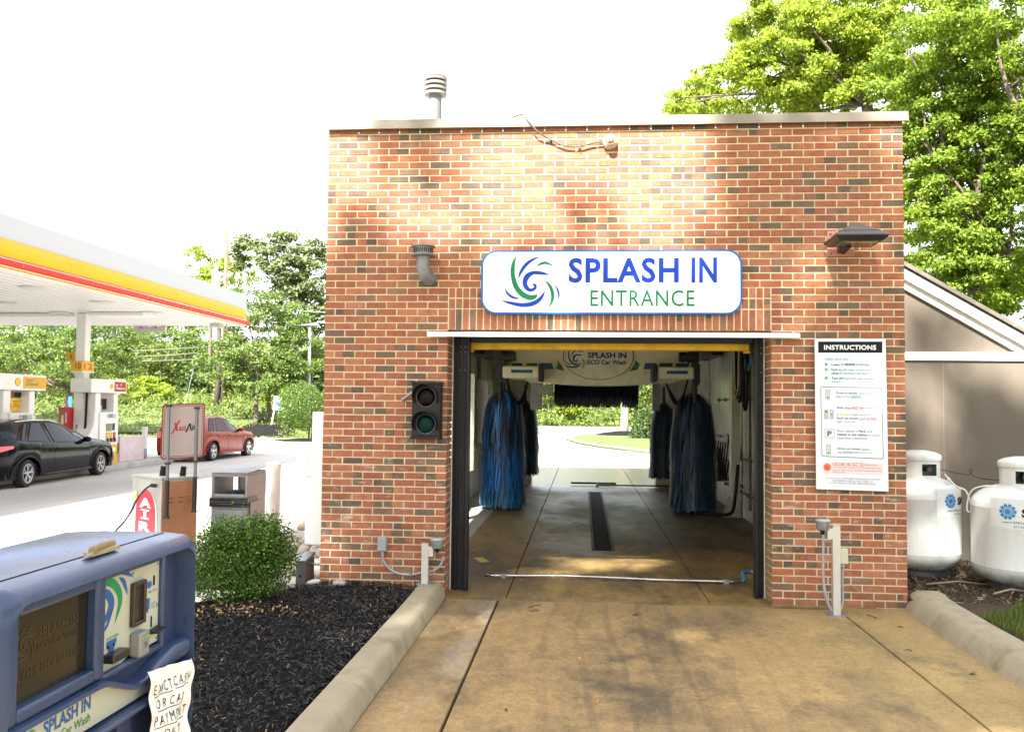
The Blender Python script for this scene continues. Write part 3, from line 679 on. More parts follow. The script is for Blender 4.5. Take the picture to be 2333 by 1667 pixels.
# ---- two-lens traffic light
tl = thing('traffic_light', (1.045, 0, 1.76), 'black two-lens signal box with unlit red and green lenses on the left brick pier', 'traffic light')
mb = MB(); mb.box(.908, 1.178, -.16, -.01, 1.515, 2.01); hs = mb.build('housing', BLACKST, tl, bevel=.006)
mb = MB(); mb.box(.900, 1.186, -.172, -.004, 2.008, 2.032); mb.box(.896, 1.180, -.172, -.004, 1.492, 1.516); mb.build('end_cap', BLACKST, tl, bevel=.003)
LENS = {'red_lens': (.007, .001, .002), 'green_lens': (.0, .022, .015)}
for nm, zc in (('red_lens', 1.885), ('green_lens', 1.632)):
    m, t, b = newmat(nm); b.inputs['Base Color'].default_value = (*LENS[nm], 1); b.inputs['Roughness'].default_value = .2; b.inputs['Specular IOR Level'].default_value = .15
    vor = nd(t, 'ShaderNodeTexVoronoi', Scale=95.0); t.links.new(objvec(t), vor.inputs['Vector']); bump(t, b, vor.outputs['Distance'], .6, .004)
    mb = MB(); mb.lathe([(.088, 0), (.086, -.004), (.06, -.014), (.03, -.019), (0, -.021)], (1.043, -.161, zc), 'y', 32)
    ln = mb.build(nm, m, tl, smooth=True)
    mb = MB(); mb.lathe([(.0885, 0), (.0885, -.006), (.091, -.007), (.092, 0)], (1.043, -.160, zc), 'y', 36); mb.build('bezel', GALV, ln, smooth=True, auto=40)
    # hood visor
    mb = MB(); n = 28; vs = []
    for i in range(n+1):
        a = R(-28+236*i/n); dpt = .15*max(0, math.sin((a+R(28))/R(236)*math.pi))**.55+.012
        for rr_ in (.114, .117): vs += [(1.043+rr_*math.cos(a), -.160, zc+rr_*math.sin(a)*1.06), (1.043+rr_*math.cos(a), -.160-dpt, zc+rr_*math.sin(a)*1.06)]
    fs = []
    for i in range(n):
        o = i*4; fs += [(o, o+1, o+5, o+4), (o+2, o+6, o+7, o+3), (o+1, o+3, o+7, o+5)]
    mb.add(vs, fs); mb.build('visor', BLACKST, tl, smooth=True, auto=50)
mb = MB(); mb.tube([(.91, -.07, 1.925), (.885, -.07, 1.925), (.86, -.07, 1.905), (.80, -.05, 1.862), (.795, -.02, 1.858), (.795, 0, 1.858)], .012, 10)
mb.tube([(.895, -.07, 1.925), (.876, -.07, 1.92)], .018, 10); mb.tube([(.797, -.055, 1.862), (.797, -.03, 1.86)], .017, 10); mb.build('conduit', GREYP, tl, smooth=True)
# ---- security camera with its flexible conduit
sc_ = thing('security_camera', (2.77, 0, 4.33), 'small white dome camera fed by a drooping cable under the roof coping', 'camera')
mb = MB(); cx, cz = at(1390, 324, 'y', -.03)[0], at(1390, 324, 'y', -.03)[2]
mb.lathe([(.068, 0), (.07, -.05), (.064, -.062), (.058, -.07), (.045, -.072)], (cx, 0, cz), 'y', 28); mb.build('housing', pm('camera_ivory', (.42, .38, .30), .35), sc_, smooth=True, auto=40)
mb = MB(); mb.lathe([(.046, 0), (.046, -.02), (.040, -.042), (.026, -.056), (0, -.062)], (cx, -.068, cz), 'y', 24); mb.build('dome', CHROME, sc_, smooth=True)
cab = [(1175, 268), (1190, 268), (1205, 277), (1225, 300), (1254, 318), (1285, 332), (1320, 334), (1352, 326), (1375, 325)]
pts = [at(x, y, 'y', -.035 if i > 3 else -.07) for i, (x, y) in enumerate(cab)]; pts[0] = Vector((pts[0].x-.05, .05, 4.615)); pts[1].y = -.02; pts[1].z = 4.62; pts[2].y = -.072
mb = MB(); mb.tube([Vector(p) for p in catmull(pts, 5)], .0085, 8)
for x, y in ((1254, 318), (1320, 336)):
    p = at(x, y, 'y', -.02); mb.box(p.x-.006, p.x+.006, -.047, 0, p.z-.016, p.z+.018)
mb.build('conduit', pm('weathered_cable', (.085, .075, .06), .5), sc_, smooth=True, auto=40)
# ---- wall lamp
wl = thing('wall_lamp', (4.93, 0, 3.38), 'bronze pyramid-topped floodlight on terracotta back plate on the upper right of the brick wall', 'lamp')
mb = MB(); mb.box(4.782, 5.03, -.02, 0, 3.23, 3.47); mb.build('back_plate', SALMON, wl, bevel=.01)
mb = MB()
for x, z in ((4.808, 3.445), (4.808, 3.262), (5.005, 3.262), (5.005, 3.445)): mb.lathe([(.011, 0), (.011, -.006), (0, -.01)], (x, -.02, z), 'y', 8)
mb.build('bolt', GALV, wl, smooth=True)
# head: shallow hipped roof over a glass tray, turned out from the wall, tipped
lp = at(1966, 534, 'y', -.49)
T0 = Matrix.Translation(Vector((lp.x, -.28, lp.z)))
def frus(mb, a, b, z0, c, d, z1): mb.add([(-a, -b, z0), (a, -b, z0), (a, b, z0), (-a, b, z0), (-c, -d, z1), (c, -d, z1), (c, d, z1), (-c, d, z1)], [(0, 3, 2, 1), (4, 5, 6, 7), (0, 1, 5, 4), (1, 2, 6, 5), (2, 3, 7, 6), (3, 0, 4, 7)])
mb = MB(); mb.T = T0
frus(mb, .226, .212, .004, .170, .158, .048); frus(mb, .174, .162, .050, .03, .03, .135)
hd = mb.build('head', pm('lamp_top', (.11, .10, .10), .45, .2, var=.08), wl, bevel=.004)
mb = MB(); mb.T = T0; frus(mb, .190, .176, -.045, .228, .214, -.006); frus(mb, .228, .214, -.0055, .226, .212, .003); mb.build('tray', BROWNM, wl, bevel=.003)
mb = MB(); mb.T = T0; mb.box(-.155, .155, -.14, .14, -.049, -.0455); mb.build('lens', pm('lamp_glass', (.20, .20, .13), .12, var=.3, coat=.5), wl)
mb = MB(); mb.box(lp.x-.09, lp.x-.02, -.12, -.02, 3.26, 3.325); mb.tube([(lp.x-.055, -.08, 3.27), (lp.x-.04, -.2, lp.z-.04)], .035, 12); mb.build('arm', BROWNM, wl, bevel=.006)
# ---- flue elbow on the wall
fl = thing('flue_vent', (1.02, 0, 3.15), 'grey metal flue elbow with slotted round cap on the brick wall left of the sign', 'vent')
vx = .992; mb = MB()
path = catmull([(vx+.045, .0, 3.035), (vx+.04, -.06, 3.025), (vx+.012, -.125, 3.055), (vx, -.145, 3.13), (vx, -.145, 3.225)], 5)
mb.tube([Vector(p) for p in path], .060, 24); fp = mb.build('elbow', GALV, fl, smooth=True, auto=60)
mb = MB()
for i in (4, 9, 14, 18):
    p = Vector(path[i]); q = Vector(path[min(i+1, len(path)-1)]); d = (q-p).normalized()*.006; mb.tube([p-d, p+d], .0645, 24)
mb.build('seam', GALV, fp, smooth=True, auto=60)
mb = MB(); mb.lathe([(.06, 3.222), (.114, 3.228), (.118, 3.236), (.11, 3.243), (.06, 3.246)], (vx, -.145, 0), 'z', 32)
mb.lathe([(.085, 3.308), (.116, 3.310), (.119, 3.318), (.108, 3.328), (.04, 3.342), (0, 3.344)], (vx, -.145, 0), 'z', 32)
mb.lathe([(.092, 3.236), (.092, 3.312)], (vx, -.145, 0), 'z', 28)
mb.build('cap', GALV, fl, smooth=True, auto=30)
mb = MB()
for i in range(28):
    a = 2*math.pi*i/28; a2 = a+.13; mb.quad(*[(vx+.0935*math.cos(t), -.145+.0935*math.sin(t), z) for t, z in ((a, 3.254), (a2, 3.254), (a2, 3.298), (a, 3.298))])
mb.build('slots', INK, fl)
# ---- roof vent
rv = thing('roof_vent', (.63, 2.5, 4.4), 'tall galvanised pipe vent with a banded round cowl standing on the roof', 'vent')
mb = MB(); mb.tube([(.615, 2.5, 4.35), (.625, 2.5, 5.84)], .082, 28); mb.build('pipe', pm('vent_pipe', (.17, .17, .165), .4, .2, var=.1, dirt=.4), rv, smooth=True, auto=50)
CW = pm('cowl_cream', (.26, .245, .21), .4, .1, var=.1, dirt=.4)
mb = MB()
for i in range(4):
    z = 5.735+i*.062; mb.lathe([(.10, z-.004), (.142, z-.0), (.145, z+.03), (.10, z+.034)], (.628, 2.5, 0), 'z', 32)
mb.lathe([(.12, 5.96), (.138, 5.965), (.12, 6.0), (.07, 6.03), (0, 6.04)], (.628, 2.5, 0), 'z', 32)
mb.build('cowl', CW, rv, smooth=True, auto=40)
mb = MB(); mb.lathe([(.118, 5.74), (.118, 5.975)], (.628, 2.5, 0), 'z', 28); mb.build('inner_band', pm('cowl_dark', (.05, .03, .03), .7), rv, smooth=True)
# ---- conduit box and sensor post at the left jamb
cb = thing('junction_box', (.60, 0, .5), 'small grey box on the left pier with a drooping conduit looping to the sensor post', 'electrical box')
p0, p1 = at(860, 1224, 'y', -.07), at(879, 1255, 'y', -.07)
mb = MB(); mb.box(p0.x, p1.x, -.075, -.0, p1.z, p0.z); bx_ = mb.build('box', GREYP, cb, bevel=.006)
mb = MB(); cx = (p0.x+p1.x)/2+.003; mb.tube([(cx, -.04, p1.z+.01), (cx, -.04, p1.z-.035)], .018, 12); mb.tube([(cx, -.04, p1.z-.03), (cx, -.04, p1.z-.05)], .012, 12); mb.build('fitting', GREYP, cb, smooth=True, auto=40)
cc = [(869, 1265), (876, 1282), (894, 1300), (918, 1308), (940, 1308), (960, 1304), (985, 1300), (1003, 1288), (1011, 1268)]
pts = [at(x, y, 'y', -.03 if i < 5 else -.03-.02*(i-4)) for i, (x, y) in enumerate(cc)]; pts[0] = Vector((cx, -.04, p1.z-.04))
mb = MB(); mb.tube([Vector(p) for p in catmull(pts, 5)], .0115, 10)
p = at(935, 1307, 'y', -.03); mb.build('conduit', GREYP, cb, smooth=True)
mb = MB(); mb.box(p.x-.008, p.x+.008, -.05, 0, p.z-.02, p.z+.028); mb.build('strap', GALV, cb, bevel=.003)
def sensor_post(name, bx, by, bz, top, label, side, boxed):
    """square tube post on a bolted plate; side = +1 sensor to the right"""
    s = thing(name, (bx, by, bz), label, 'post', 'bay entry sensor posts')
    w_ = .033
    mb = MB(); mb.box(bx-w_, bx+w_, by-w_, by+w_, bz+.006, top); mb.build('post', ALU, s, bevel=.004)
    mb = MB(); mb.box(bx-w_-.002, bx+w_+.002, by-w_-.002, by+w_+.002, top, top+.008); mb.build('post_cap', ALU, s, bevel=.003)
    mb = MB(); mb.box(bx-.075, bx+.075, by-.07, by+.07, bz, bz+.008); bpz = mb.build('base_plate', GALV, s)
    mb = MB()
    for a in (-.055, .055):
        for b in (-.05, .05): mb.cyl((bx+a, by+b, bz+.008), .007, .012, 'z', 8)
    mb.build('bolt', GALV, bpz)
    mb = MB(); x0 = bx+side*w_; mb.box(min(x0, x0+side*.05), max(x0, x0+side*.05), by-.04, by-.03, top-.11, top-.015); mb.box(min(x0+side*.045, x0+side*.05), max(x0+side*.045, x0+side*.05), by-.04, by+.03, top-.11, top-.015); mb.build('bracket', ALU, s, bevel=.002)
    hx = bx+side*.115; hz = top
    mb = MB(); mb.lathe([(.048, hz-.03), (.056, hz-.02), (.060, hz+.045)], (hx, by-.02, 0), 'z', 28); hd = mb.build('sensor', pm('cast_alloy', (.30, .30, .29), .55, .5, var=.3, vs=25, dirt=.4), s, smooth=True, auto=40)
    mb = MB(); mb.lathe([(.063, hz+.045), (.066, hz+.052), (.06, hz+.062), (0, hz+.063)], (hx, by-.02, 0), 'z', 28); mb.build('lid', pm('cast_lid', (.42, .42, .41), .5, .5, var=.2), hd, smooth=True, auto=30)
    mb = MB(); mb.tube([(hx+side*.005, by-.02, hz-.03), (hx-side*.0, by-.02, hz-.07)], [.024, .014], 12); mb.build('fitting', RUBBER, s, smooth=True)
    return s, hx, hz
sp, hx, hz = sensor_post('sensor_post', 1.045, -.09, .13, .5, 'short aluminium sensor post on the end of the left kerb', 1, False)
sp2, hx2, hz2 = sensor_post('sensor_post', at(1905, 1395, 'y', -.35).x, -.35, .006, .78, 'taller aluminium sensor post on the slab under the instruction board', -1, True)
px2 = at(1905, 1395, 'y', -.35).x
mb = MB(); mb.tube([Vector(p) for p in catmull([(hx2+.003, -.37, hz2-.05), (hx2+.003, -.37, hz2-.2), (hx2-.0, -.37, .35), (hx2+.02, -.37, .18), (hx2+.06, -.36, .07), (px2-.01, -.35, .02)], 6)], .0115, 10)
mb.build('conduit', GREYP, sp2, smooth=True)
mb = MB(); mb.box(px2+.036, px2+.105, -.36, -.30, .455, .585); mb.build('switch_box', pm('beige_box', (.50, .48, .36), .5, var=.08), sp2, bevel=.004)
mb = MB(); mb.tube([(px2+.062, -.33, .456), (px2+.062, -.33, .41)], .019, 12); mb.tube([Vector(p) for p in catmull([(px2+.062, -.33, .41), (px2+.06, -.33, .25), (px2+.062, -.33, .12), (px2+.03, -.34, .04), (px2+.01, -.35, .01)], 6)], .0115, 10)
mb.build('flexible_tail', GREYP, sp2, smooth=True)
mb = MB(); mb.box(px2+.034, px2+.08, -.35, -.30, .245, .262); mb.build('strap', GALV, sp2, bevel=.002)
# spray bar across the threshold
sb = thing('spray_pipe', (2.8, 1.0, 0), 'bent steel spray pipe lying across the floor just inside the bay door', 'pipe')
pp = [at(1102, 1316, 'z', .03), at(1180, 1317, 'z', .035), at(1280, 1318, 'z', .045), at(1400, 1321, 'z', .04), at(1500, 1324, 'z', .03), at(1600, 1327, 'z', .03), at(1690, 1330, 'z', .03)]
for p in pp: p.y = .93
mb = MB(); mb.tube([Vector(p) for p in catmull(pp, 4)], .016, 12); mb.build('pipe', pm('wet_steel', (.5, .48, .44), .25, .9, var=.3, dirt=.3), sb, smooth=True)
mb = MB()
for x in (1.70, 4.0): mb.box(x-.03, x+.03, .90, .965, .004, .052)
mb.build('clamp', GALV, sb, bevel=.006)
mb = MB()
for x in (2.17, 2.56, 2.95, 3.32): mb.cyl((x, .93, .05), .005, .02, 'z', 6)
mb.build('nozzle', GALV, sb)
mb = MB(); mb.tube([Vector(p) for p in catmull([(4.16, .93, .03), (4.19, .95, .06), (4.19, 1.05, .1), (4.26, 1.1, .105)], 5)], .022, 12); mb.build('elbow', pm('blue_hose', (.03, .17, .3), .5), sb, smooth=True)
mb = MB(); mb.tube([(4.24, 1.1, .105), (5.19, 1.14, .105)], .016, 10); mb.build('feed_pipe', GALV, sb, smooth=True)
# steel trench grating down the middle
tg = thing('floor_grate', (2.78, 6.7, 0), 'narrow dark trench grate with rusty edges running along the bay floor', 'drain')
mb = MB(); mb.box(2.675, 2.895, 2.9, 10.6, .003, .009); mb.build('grating', pm('grate_dark', (.009, .0085, .008), .8, spec=.1, var=.4, vs=40, bmp=1, bs=120, stretch=(1, .2, 1)), tg)
mb = MB(); mb.box(2.64, 2.672, 2.88, 10.62, .003, .013); mb.box(2.898, 2.93, 2.88, 10.62, .003, .013); mb.build('edge_strip', pm('grate_edge', (.045, .04, .02), .7, 0, var=.4, dirt=.5, dirtc=(.08, .12, .02)), tg)
# black bar on the floor further in
br_ = thing('floor_spray_bar', (3.0, 12.2, 0), 'thin black jointed bar lying across the bay floor beyond the grate', 'pipe')
mb = MB(); a = at(1300, 1105, 'z', .05); b = at(1405, 1105, 'z', .05); mb.tube([(a.x, 12.3, .05), (b.x, 12.3, .05)], .022, 8)
mb.build('front_bar', RUBBER, br_, smooth=True)
mb = MB(); mb.tube([(a.x+.6, 11.8, .05), (5.1, 11.8, .06)], .016, 8); mb.box(a.x+.58, a.x+.62, 11.8, 12.3, .03, .06); mb.build('rear_bar', RUBBER, br_)
# dropped card
fc = MB(); c4 = [at(1078, 1270, 'z', .006), at(1100, 1270, 'z', .006), at(1117, 1279, 'z', .006), at(1095, 1281, 'z', .006)]
c4[1].z += .006; fc.prism(c4, (0, 0, .0015)); tag(fc.build('dropped_card', pm('card_yellow', (.55, .5, .08), .5, var=.4, vs=60)), 'small yellow and green card lying on the bay floor near the left jamb', 'card')
# ================================================================== inside the bay
CREAMM = pm('machine_cream', (.86, .82, .58), .4, var=.12, vs=3, dirt=.5, dirtc=(.25, .22, .12))
NAVY = pm('machine_blue', (.02, .10, .22), .4, var=.1); GRN = pm('machine_green', (.01, .17, .05), .4, var=.1)
DKSTEEL = pm('dark_machinery', (.035, .035, .038), .5, .3, var=.4, vs=20, bmp=.3, bs=60, dirt=.4, dirtc=(.12, .08, .05))
ga = thing('wash_gantry', (2.75, 7.4, 0), 'cream wash gantry with oval SPLASH IN panel and blue and green stripes spanning the bay', 'car wash machine')
GY = 7.2
def gp(x, y, dy=0): return at(x, y, 'y', GY+dy)
top = 2.98
outline = [(1165, 800), (1165, 848), (1230, 856), (1250, 868), (1300, 872), (1330, 872), (1355, 869), (1500, 860)]
mb = MB()
# beam shell: wavy lower edge bulging under the oval
xs = np.linspace(1.24, 4.40, 41); pr_ = []
for x in xs:
    u = (x-2.80)/.95; zb = 2.245-.055*max(0, 1-u*u)**.8 + (.05 if abs(x-2.8) > 1.3 else 0)
    pr_.append((x, GY, zb))
mb.prism(pr_+[(4.40, GY, top), (1.24, GY, top)], (0, .5, 0)); mb.build('beam', CREAMM, ga, bevel=.01)
mb = MB()
def strip(x0, x1, y0, y1, sl, mi): a, b, c, d = gp(x0, y1), gp(x1, y1), gp(x1-sl, y0), gp(x0-sl, y0); mb.quad(*[(p.x, GY-.006, p.z) for p in (a, b, c, d)], mi)
for x0, x1, sl, mi in ((1170, 1194, 5, 0), (1204, 1228, 5, 1), (1234, 1262, 5, 0), (1466, 1490, -4, 0), (1498, 1528, -5, 1), (1536, 1566, -5, 0)): strip(x0, x1, 827, 841, sl, mi)
for s in (0, 1):
    q = [(1268, 818), (1280, 832), (1286, 845), (1266, 840), (1272, 828)] if s == 0 else [(1448, 820), (1458, 830), (1452, 842), (1434, 846), (1443, 833)]
    mb.poly([(gp(*p).x, GY-.006, gp(*p).z) for p in (q[::-1] if s else q[::-1])], 1)
mb.build('stripes', [NAVY, GRN], ga)
mb = MB(); oc = gp(1363, 812); n = 48
ov = lambda r: [(oc.x+.63*r*math.cos(2*math.pi*i/n), oc.z+.42*r*math.sin(2*math.pi*i/n)) for i in range(n)]
mb.prism([(x, GY-.022, z) for x, z in ov(1.0)], (0, .018, 0)); pn = mb.build('oval_panel', pm('oval_cream', (.82, .79, .62), .35, var=.05, dirt=.3), ga, bevel=.004)
mb = MB(); o1, o2 = ov(.985), ov(.965)
mb.add([(x, GY-.0235, z) for x, z in o1+o2], [(i, (i+1) % n, n+(i+1) % n, n+i) for i in range(n)])
kk = (gp(1334, 800).x-gp(1286, 800).x)/450.
swirl(mb, lambda x, y: (gp(1311, 815).x+(x-465)*kk, GY-.024, gp(1311, 817).z-(y-310)*kk), {'b': 1, 'g': 2})
def gt(t, x0, x1, y0, y1, b, mi=1): a = gp(x0, y1); c = gp(x1, y0); mb.text(t, (a.x, GY-.024, a.z), XR, ZU, c.x-a.x, c.z-a.z, b, mi)
gt('SPLASH IN', 1339, 1427, 803, 816, .04); gt('ECO Car Wash', 1339, 1427, 820, 830, .03)
mb.build('lettering', [INK, pm('navy_ink', (.015, .03, .16), .4), GRN], pn)
for s, x0, x1 in ((1, 1144, 1235), (-1, 1487, 1578)):
    a, b = gp(x0, 845), gp(x1, 845); z = 2.40
    mb = MB(); mb.box(a.x+.05, b.x-.03, 6.72, 6.92, z-.1, z+.11); am = mb.build('swing_arm', CREAMM, ga, bevel=.03, seg=3)
    mb = MB(); mb.box(a.x+.2, b.x-.14, 6.712, 6.719, z-.01, z+.045); mb.build('arm_stripe', NAVY, am)
    ox = a.x if s == 1 else b.x
    mb = MB(); mb.box(ox-.06, ox+.07, 6.74, 6.95, z-.17, z+.16); mb.tube([(ox, 6.85, z-.5), (ox, 6.85, z-.17)], .035, 12); mb.tube([(ox, 6.85, z-.2), (ox, 6.85, z-.16)], .06, 14)
    mb.build('pivot', DKSTEEL, am, bevel=.008)
    mb = MB(); mb.tube([(ox-.02*s, 6.8, z+.28), (ox+.28*s, 6.8, z+.28)], .085, 16); mb.tube([(ox+.08*s, 6.8, z+.28), (ox+.12*s, 6.8, z+.28)], .1, 16); mb.tube([(ox+.2*s, 6.8, z+.28), (ox+.22*s, 6.8, z+.28)], .095, 16); mb.box(ox-.05, ox+.05, 6.75, 6.87, z+.1, z+.5)
    mb.build('motor', DKSTEEL, ga, smooth=True, auto=40)
    ix = b.x if s == 1 else a.x
    mb = MB(); mb.box(ix-.04, ix+.04, 6.7, 7.18, z-.15, z+.15); mb.build('hinge', DKSTEEL, ga, bevel=.01)
    mb = MB()
    for k in range(3): mb.tube([Vector(p) for p in catmull([(ox+.1*s, 6.95, z-.05), (ox+.2*s, 7.0+.03*k, z-.4-.05*k), (ox+.32*s+.03*k, 7.2, z-.5), (ox+.45*s, 7.3, z-.15)], 6)], .014, 8)
    mb.build('hose', RUBBER, ga, smooth=True)
    # gantry leg on its floor rail, between brush and wall
    lx = .50 if s == 1 else 4.98
    mb = MB(); mb.box(1.42 if s == 1 else 3.95, 1.66 if s == 1 else 4.10, 10.0, 10.2, 1.75, 2.35); mb.build('panel_box', pm('pale_box', (.40, .40, .37), .5, var=.15, dirt=.4), ga, bevel=.01)
mb = MB(); mb.box(1.3, 4.3, 7.75, 7.95, 2.5, 3.1); mb.box(1.1, 4.5, 9.9, 10.3, 2.6, 3.2); mb.box(.45, .65, 8.2, 10.2, 2.8, 3.0); mb.box(4.9, 5.1, 8.2, 10.2, 2.8, 3.0); mb.build('rear_frame', DKSTEEL, ga)
mb = MB(); mb.box(1.72, 1.98, 7.3, 7.45, 2.03, 2.2); mb.build('control_head', pm('grey_head', (.33, .33, .31), .5, var=.15), ga, bevel=.01)
# ---- brushes
def bristle():
    m, t, b = newmat('brush_strips'); a = nd(t, 'ShaderNodeVertexColor', layer_name='Col'); t.links.new(a.outputs[0], b.inputs['Base Color'])
    b.inputs['Roughness'].default_value = .38; b.inputs['Sheen Weight'].default_value = .2; return m
BR = bristle()
def brush(name, cx, cy, z0, z1, r, pal, label, seed, tiers=6, per=380):
    rd = random.Random(seed); t = thing(name, (cx, cy, 0), label, 'brush', 'vertical side brushes of the wash gantry')
    mb = MB(); H = z1-z0
    for k in range(tiers):
        zt = z1-.02-H*.86*k/tiers if k else z1
        Lb = H/tiers*1.9
        for i in range(per):
            a = rd.uniform(0, 2*math.pi); zz = zt-rd.uniform(0, H/tiers*.7); rr = r*rd.uniform(.82, 1.08)*(.92 if k == 0 else 1)
            if k == tiers-1: rr *= 1.04
            L = Lb*rd.uniform(.7, 1.1); L = min(L, zz-z0+rd.uniform(-.03, .04))
            da = rd.uniform(-.25, .25); w_ = rd.uniform(.009, .015)
            if k == 0: pp = [(.03, .03), (rr*.42, .03), (rr*.74, -.06), (rr*.92, -.28*L), (rr*.98, -.62*L), (rr*rd.uniform(.88, 1.06), -L)]
            else: pp = [(.05, .02), (rr*.6, 0.0), (rr*.88, -.12*L), (rr*.97, -.4*L), (rr*1.03, -.7*L), (rr*rd.uniform(.96, 1.12), -L)]
            vs = []
            for j, (q, dz) in enumerate(pp):
                aa = a+da*j/5; c, s = math.cos(aa), math.sin(aa); ww = w_*(1 if j < 5 else .7)
                vs += [(cx+q*c-s*ww, cy+q*s+c*ww, zz+dz), (cx+q*c+s*ww, cy+q*s-c*ww, zz+dz+rd.uniform(-.006, .006))]
            c0 = pal[min(len(pal)-1, int(k*len(pal)/tiers))]; j = rd.uniform(.35, 1.45); cc = tuple(x*j for x in rd.choice(c0))
            mb.add(vs, [(2*j, 2*j+1, 2*j+3, 2*j+2) for j in range(5)], 0, cc)
    mb.build('strips', BR, t, colattr=True)
    mb = MB(); mb.tube([(cx, cy, z0+.1), (cx, cy, z1-.35), (cx, cy, z1-.15), (cx, cy, z1-.02)], [r*.72, r*.66, r*.4, .03], 20); mb.build('core', pm('brush_core', (.008, .01, .018), .9), t, smooth=True, auto=50)
    mb = MB(); mb.tube([(cx, cy, z1), (cx, cy, z1+.42)], .03, 10); mb.tube([(cx, cy, z1+.0), (cx, cy, z1+.05)], [.1, .06], 14); mb.build('shaft', DKSTEEL, t, smooth=True, auto=40)
BL_LIT = [(.008, .13, .40), (.012, .17, .50), (.006, .09, .28)]; BL_SHADE = [(.004, .028, .10), (.006, .04, .13), (.003, .015, .05)]; BK = [(.008, .012, .025), (.01, .03, .08)]; GN = [(.008, .08, .03), (.01, .05, .04)]; TL = [(.03, .19, .36), (.02, .15, .3)]  # left blues brightened as lit; right and rear brush palettes darkened as in shade
brush('side_brush', 1.10, 7.3, .06, 2.05, .37, [BL_LIT+BK+BK, BL_LIT, BL_LIT, BL_LIT, TL], 'blue hanging wash brush coloured bright as if lit, nearest the left wall', 1)
brush('side_brush', 4.45, 7.3, .06, 2.03, .37, [BL_SHADE+BK, BL_SHADE, BL_SHADE+GN, GN+BL_SHADE, BL_SHADE+BL_SHADE+TL], 'blue and green hanging wash brush with shade darkened into its colours, nearest the right wall', 2)
brush('side_brush', 1.17, 12.2, .25, 1.90, .30, [BK, BK, BK+BL_SHADE, GN+BK, BK], 'hanging brush with shade coloured in nearly black, half hidden behind the bright blue left brush', 3, per=230)
brush('side_brush', 4.38, 12.2, .22, 1.88, .30, [BK+BL_SHADE, BK+BL_SHADE, GN+BK, BK+BL_SHADE, BL_SHADE+BK], 'hanging brush with shade put into its dark colours, just left of the large right brush, further in', 4, per=230)
# roof brush: a horizontal roll of short black strips
rbt = thing('roof_brush', (2.76, 8.5, 2.2), 'wide dark horizontal brush of hanging strips under the gantry beam', 'brush')
mb = MB(); rd = random.Random(5)
for i in range(1300):
    x = rd.uniform(1.98, 3.56); L = rd.uniform(.34, .47)*(1 if rd.random() < .9 else .8); y = 8.5+rd.uniform(-.14, .14); w_ = rd.uniform(.006, .011); z = 2.27
    if int((x-1.98)*14) in (5, 12, 17) and rd.random() < .5: continue
    sx_ = rd.uniform(-.02, .02); c = rd.choice(BK+[(.005, .008, .02)]*3)
    mb.add([(x-w_, y, z), (x+w_, y+.01, z), (x+w_+sx_*.5, y+.01, z-L*.6), (x-w_+sx_*.5, y, z-L*.6), (x+w_*.6+sx_, y, z-L), (x-w_*.6+sx_, y, z-L)], [(0, 1, 2, 3), (3, 2, 4, 5)], 0, c)
mb.build('strips', BR, rbt, colattr=True)
mb = MB(); mb.tube([(1.9, 8.5, 2.3), (3.64, 8.5, 2.3)], .07, 14); mb.build('drum', DKSTEEL, rbt, smooth=True, auto=40)
# ---- left wall: cabinet and hoses
ec = thing('wall_cabinet', (.42, 9.9, 1.7), 'tall pale electrical cabinet with coloured stickers behind the left brush', 'cabinet')
mb = MB(); mb.box(.30, .56, 9.75, 10.6, 1.05, 2.36); mb.build('case', pm('cabinet_grey', (.48, .48, .44), .45, var=.1, dirt=.4), ec, bevel=.01)
mb = MB(); mb.box(.561, .565, 9.85, 10.4, 2.05, 2.25, 0); mb.box(.561, .565, 9.9, 10.3, 1.8, 2.0, 1); mb.build('sticker', [GRN, pm('sticker_red', (.35, .05, .04), .5)], ec)
mb = MB()
for z, x in ((2.5, .34), (2.6, .36)): mb.tube([(x, 9.9, 2.36), (x, 9.9, 3.3)], .03, 8)
mb.build('conduit', GREYP, ec, smooth=True)
lb = thing('floor_pump_box', (.5, 5.5, .4), 'small grey control box with looped hoses low on the left bay wall', 'electrical box')
mb = MB(); mb.box(.30, .42, 6.2, 6.5, .42, .58); mb.build('case', pm('box_beige', (.45, .42, .33), .5, var=.15, dirt=.4), lb, bevel=.01)
mb = MB()
for k in range(4):
    mb.tube([Vector(p) for p in catmull([(.36, 6.3+.05*k, .42), (.42, 6.1+.1*k, .2-.03*k), (.46, 6.4, .08+.03*k), (.38, 6.8, .25), (.33, 7.3, .5)], 6)], .014, 8)
mb.build('hose', RUBBER, lb, smooth=True)
mb = MB(); mb.tube([Vector(p) for p in catmull([(.45, 5.9, .55), (.5, 6.0, .35), (.47, 6.1, .15), (.4, 6.3, .05)], 6)], .012, 8); mb.build('white_hose', WHITEP, lb, smooth=True)
# ---- right wall: post, hoses, boxes
cl = thing('wall_column', (5.08, 6.9, 0), 'off-white square steel column standing against the right bay wall', 'column')
mb = MB(); mb.box(5.02, 5.16, 6.70, 6.98, .0, 3.3); mb.build('shaft', pm('column_paint', (.48, .46, .36), .4, var=.15, vs=3, dirt=.5), cl, bevel=.006)
mb = MB(); mb.add([(4.86, 6.72, .0), (5.02, 6.72, .0), (5.02, 6.72, .34), (4.98, 6.72, .34), (4.86, 6.78, .0), (5.02, 6.78, .0), (5.02, 6.78, .34), (4.98, 6.78, .34)], [(0, 1, 2, 3), (7, 6, 5, 4), (0, 3, 7, 4)]); mb.box(4.84, 5.18, 6.62, 7.05, .0, .02); mb.build('foot', pm('column_foot', (.35, .33, .25), .5, var=.2, dirt=.6), cl)
hb = thing('hose_bundle', (5.1, 6.2, 2.6), 'bundle of black and coloured hoses looping down from the ceiling by the right jamb', 'hose')
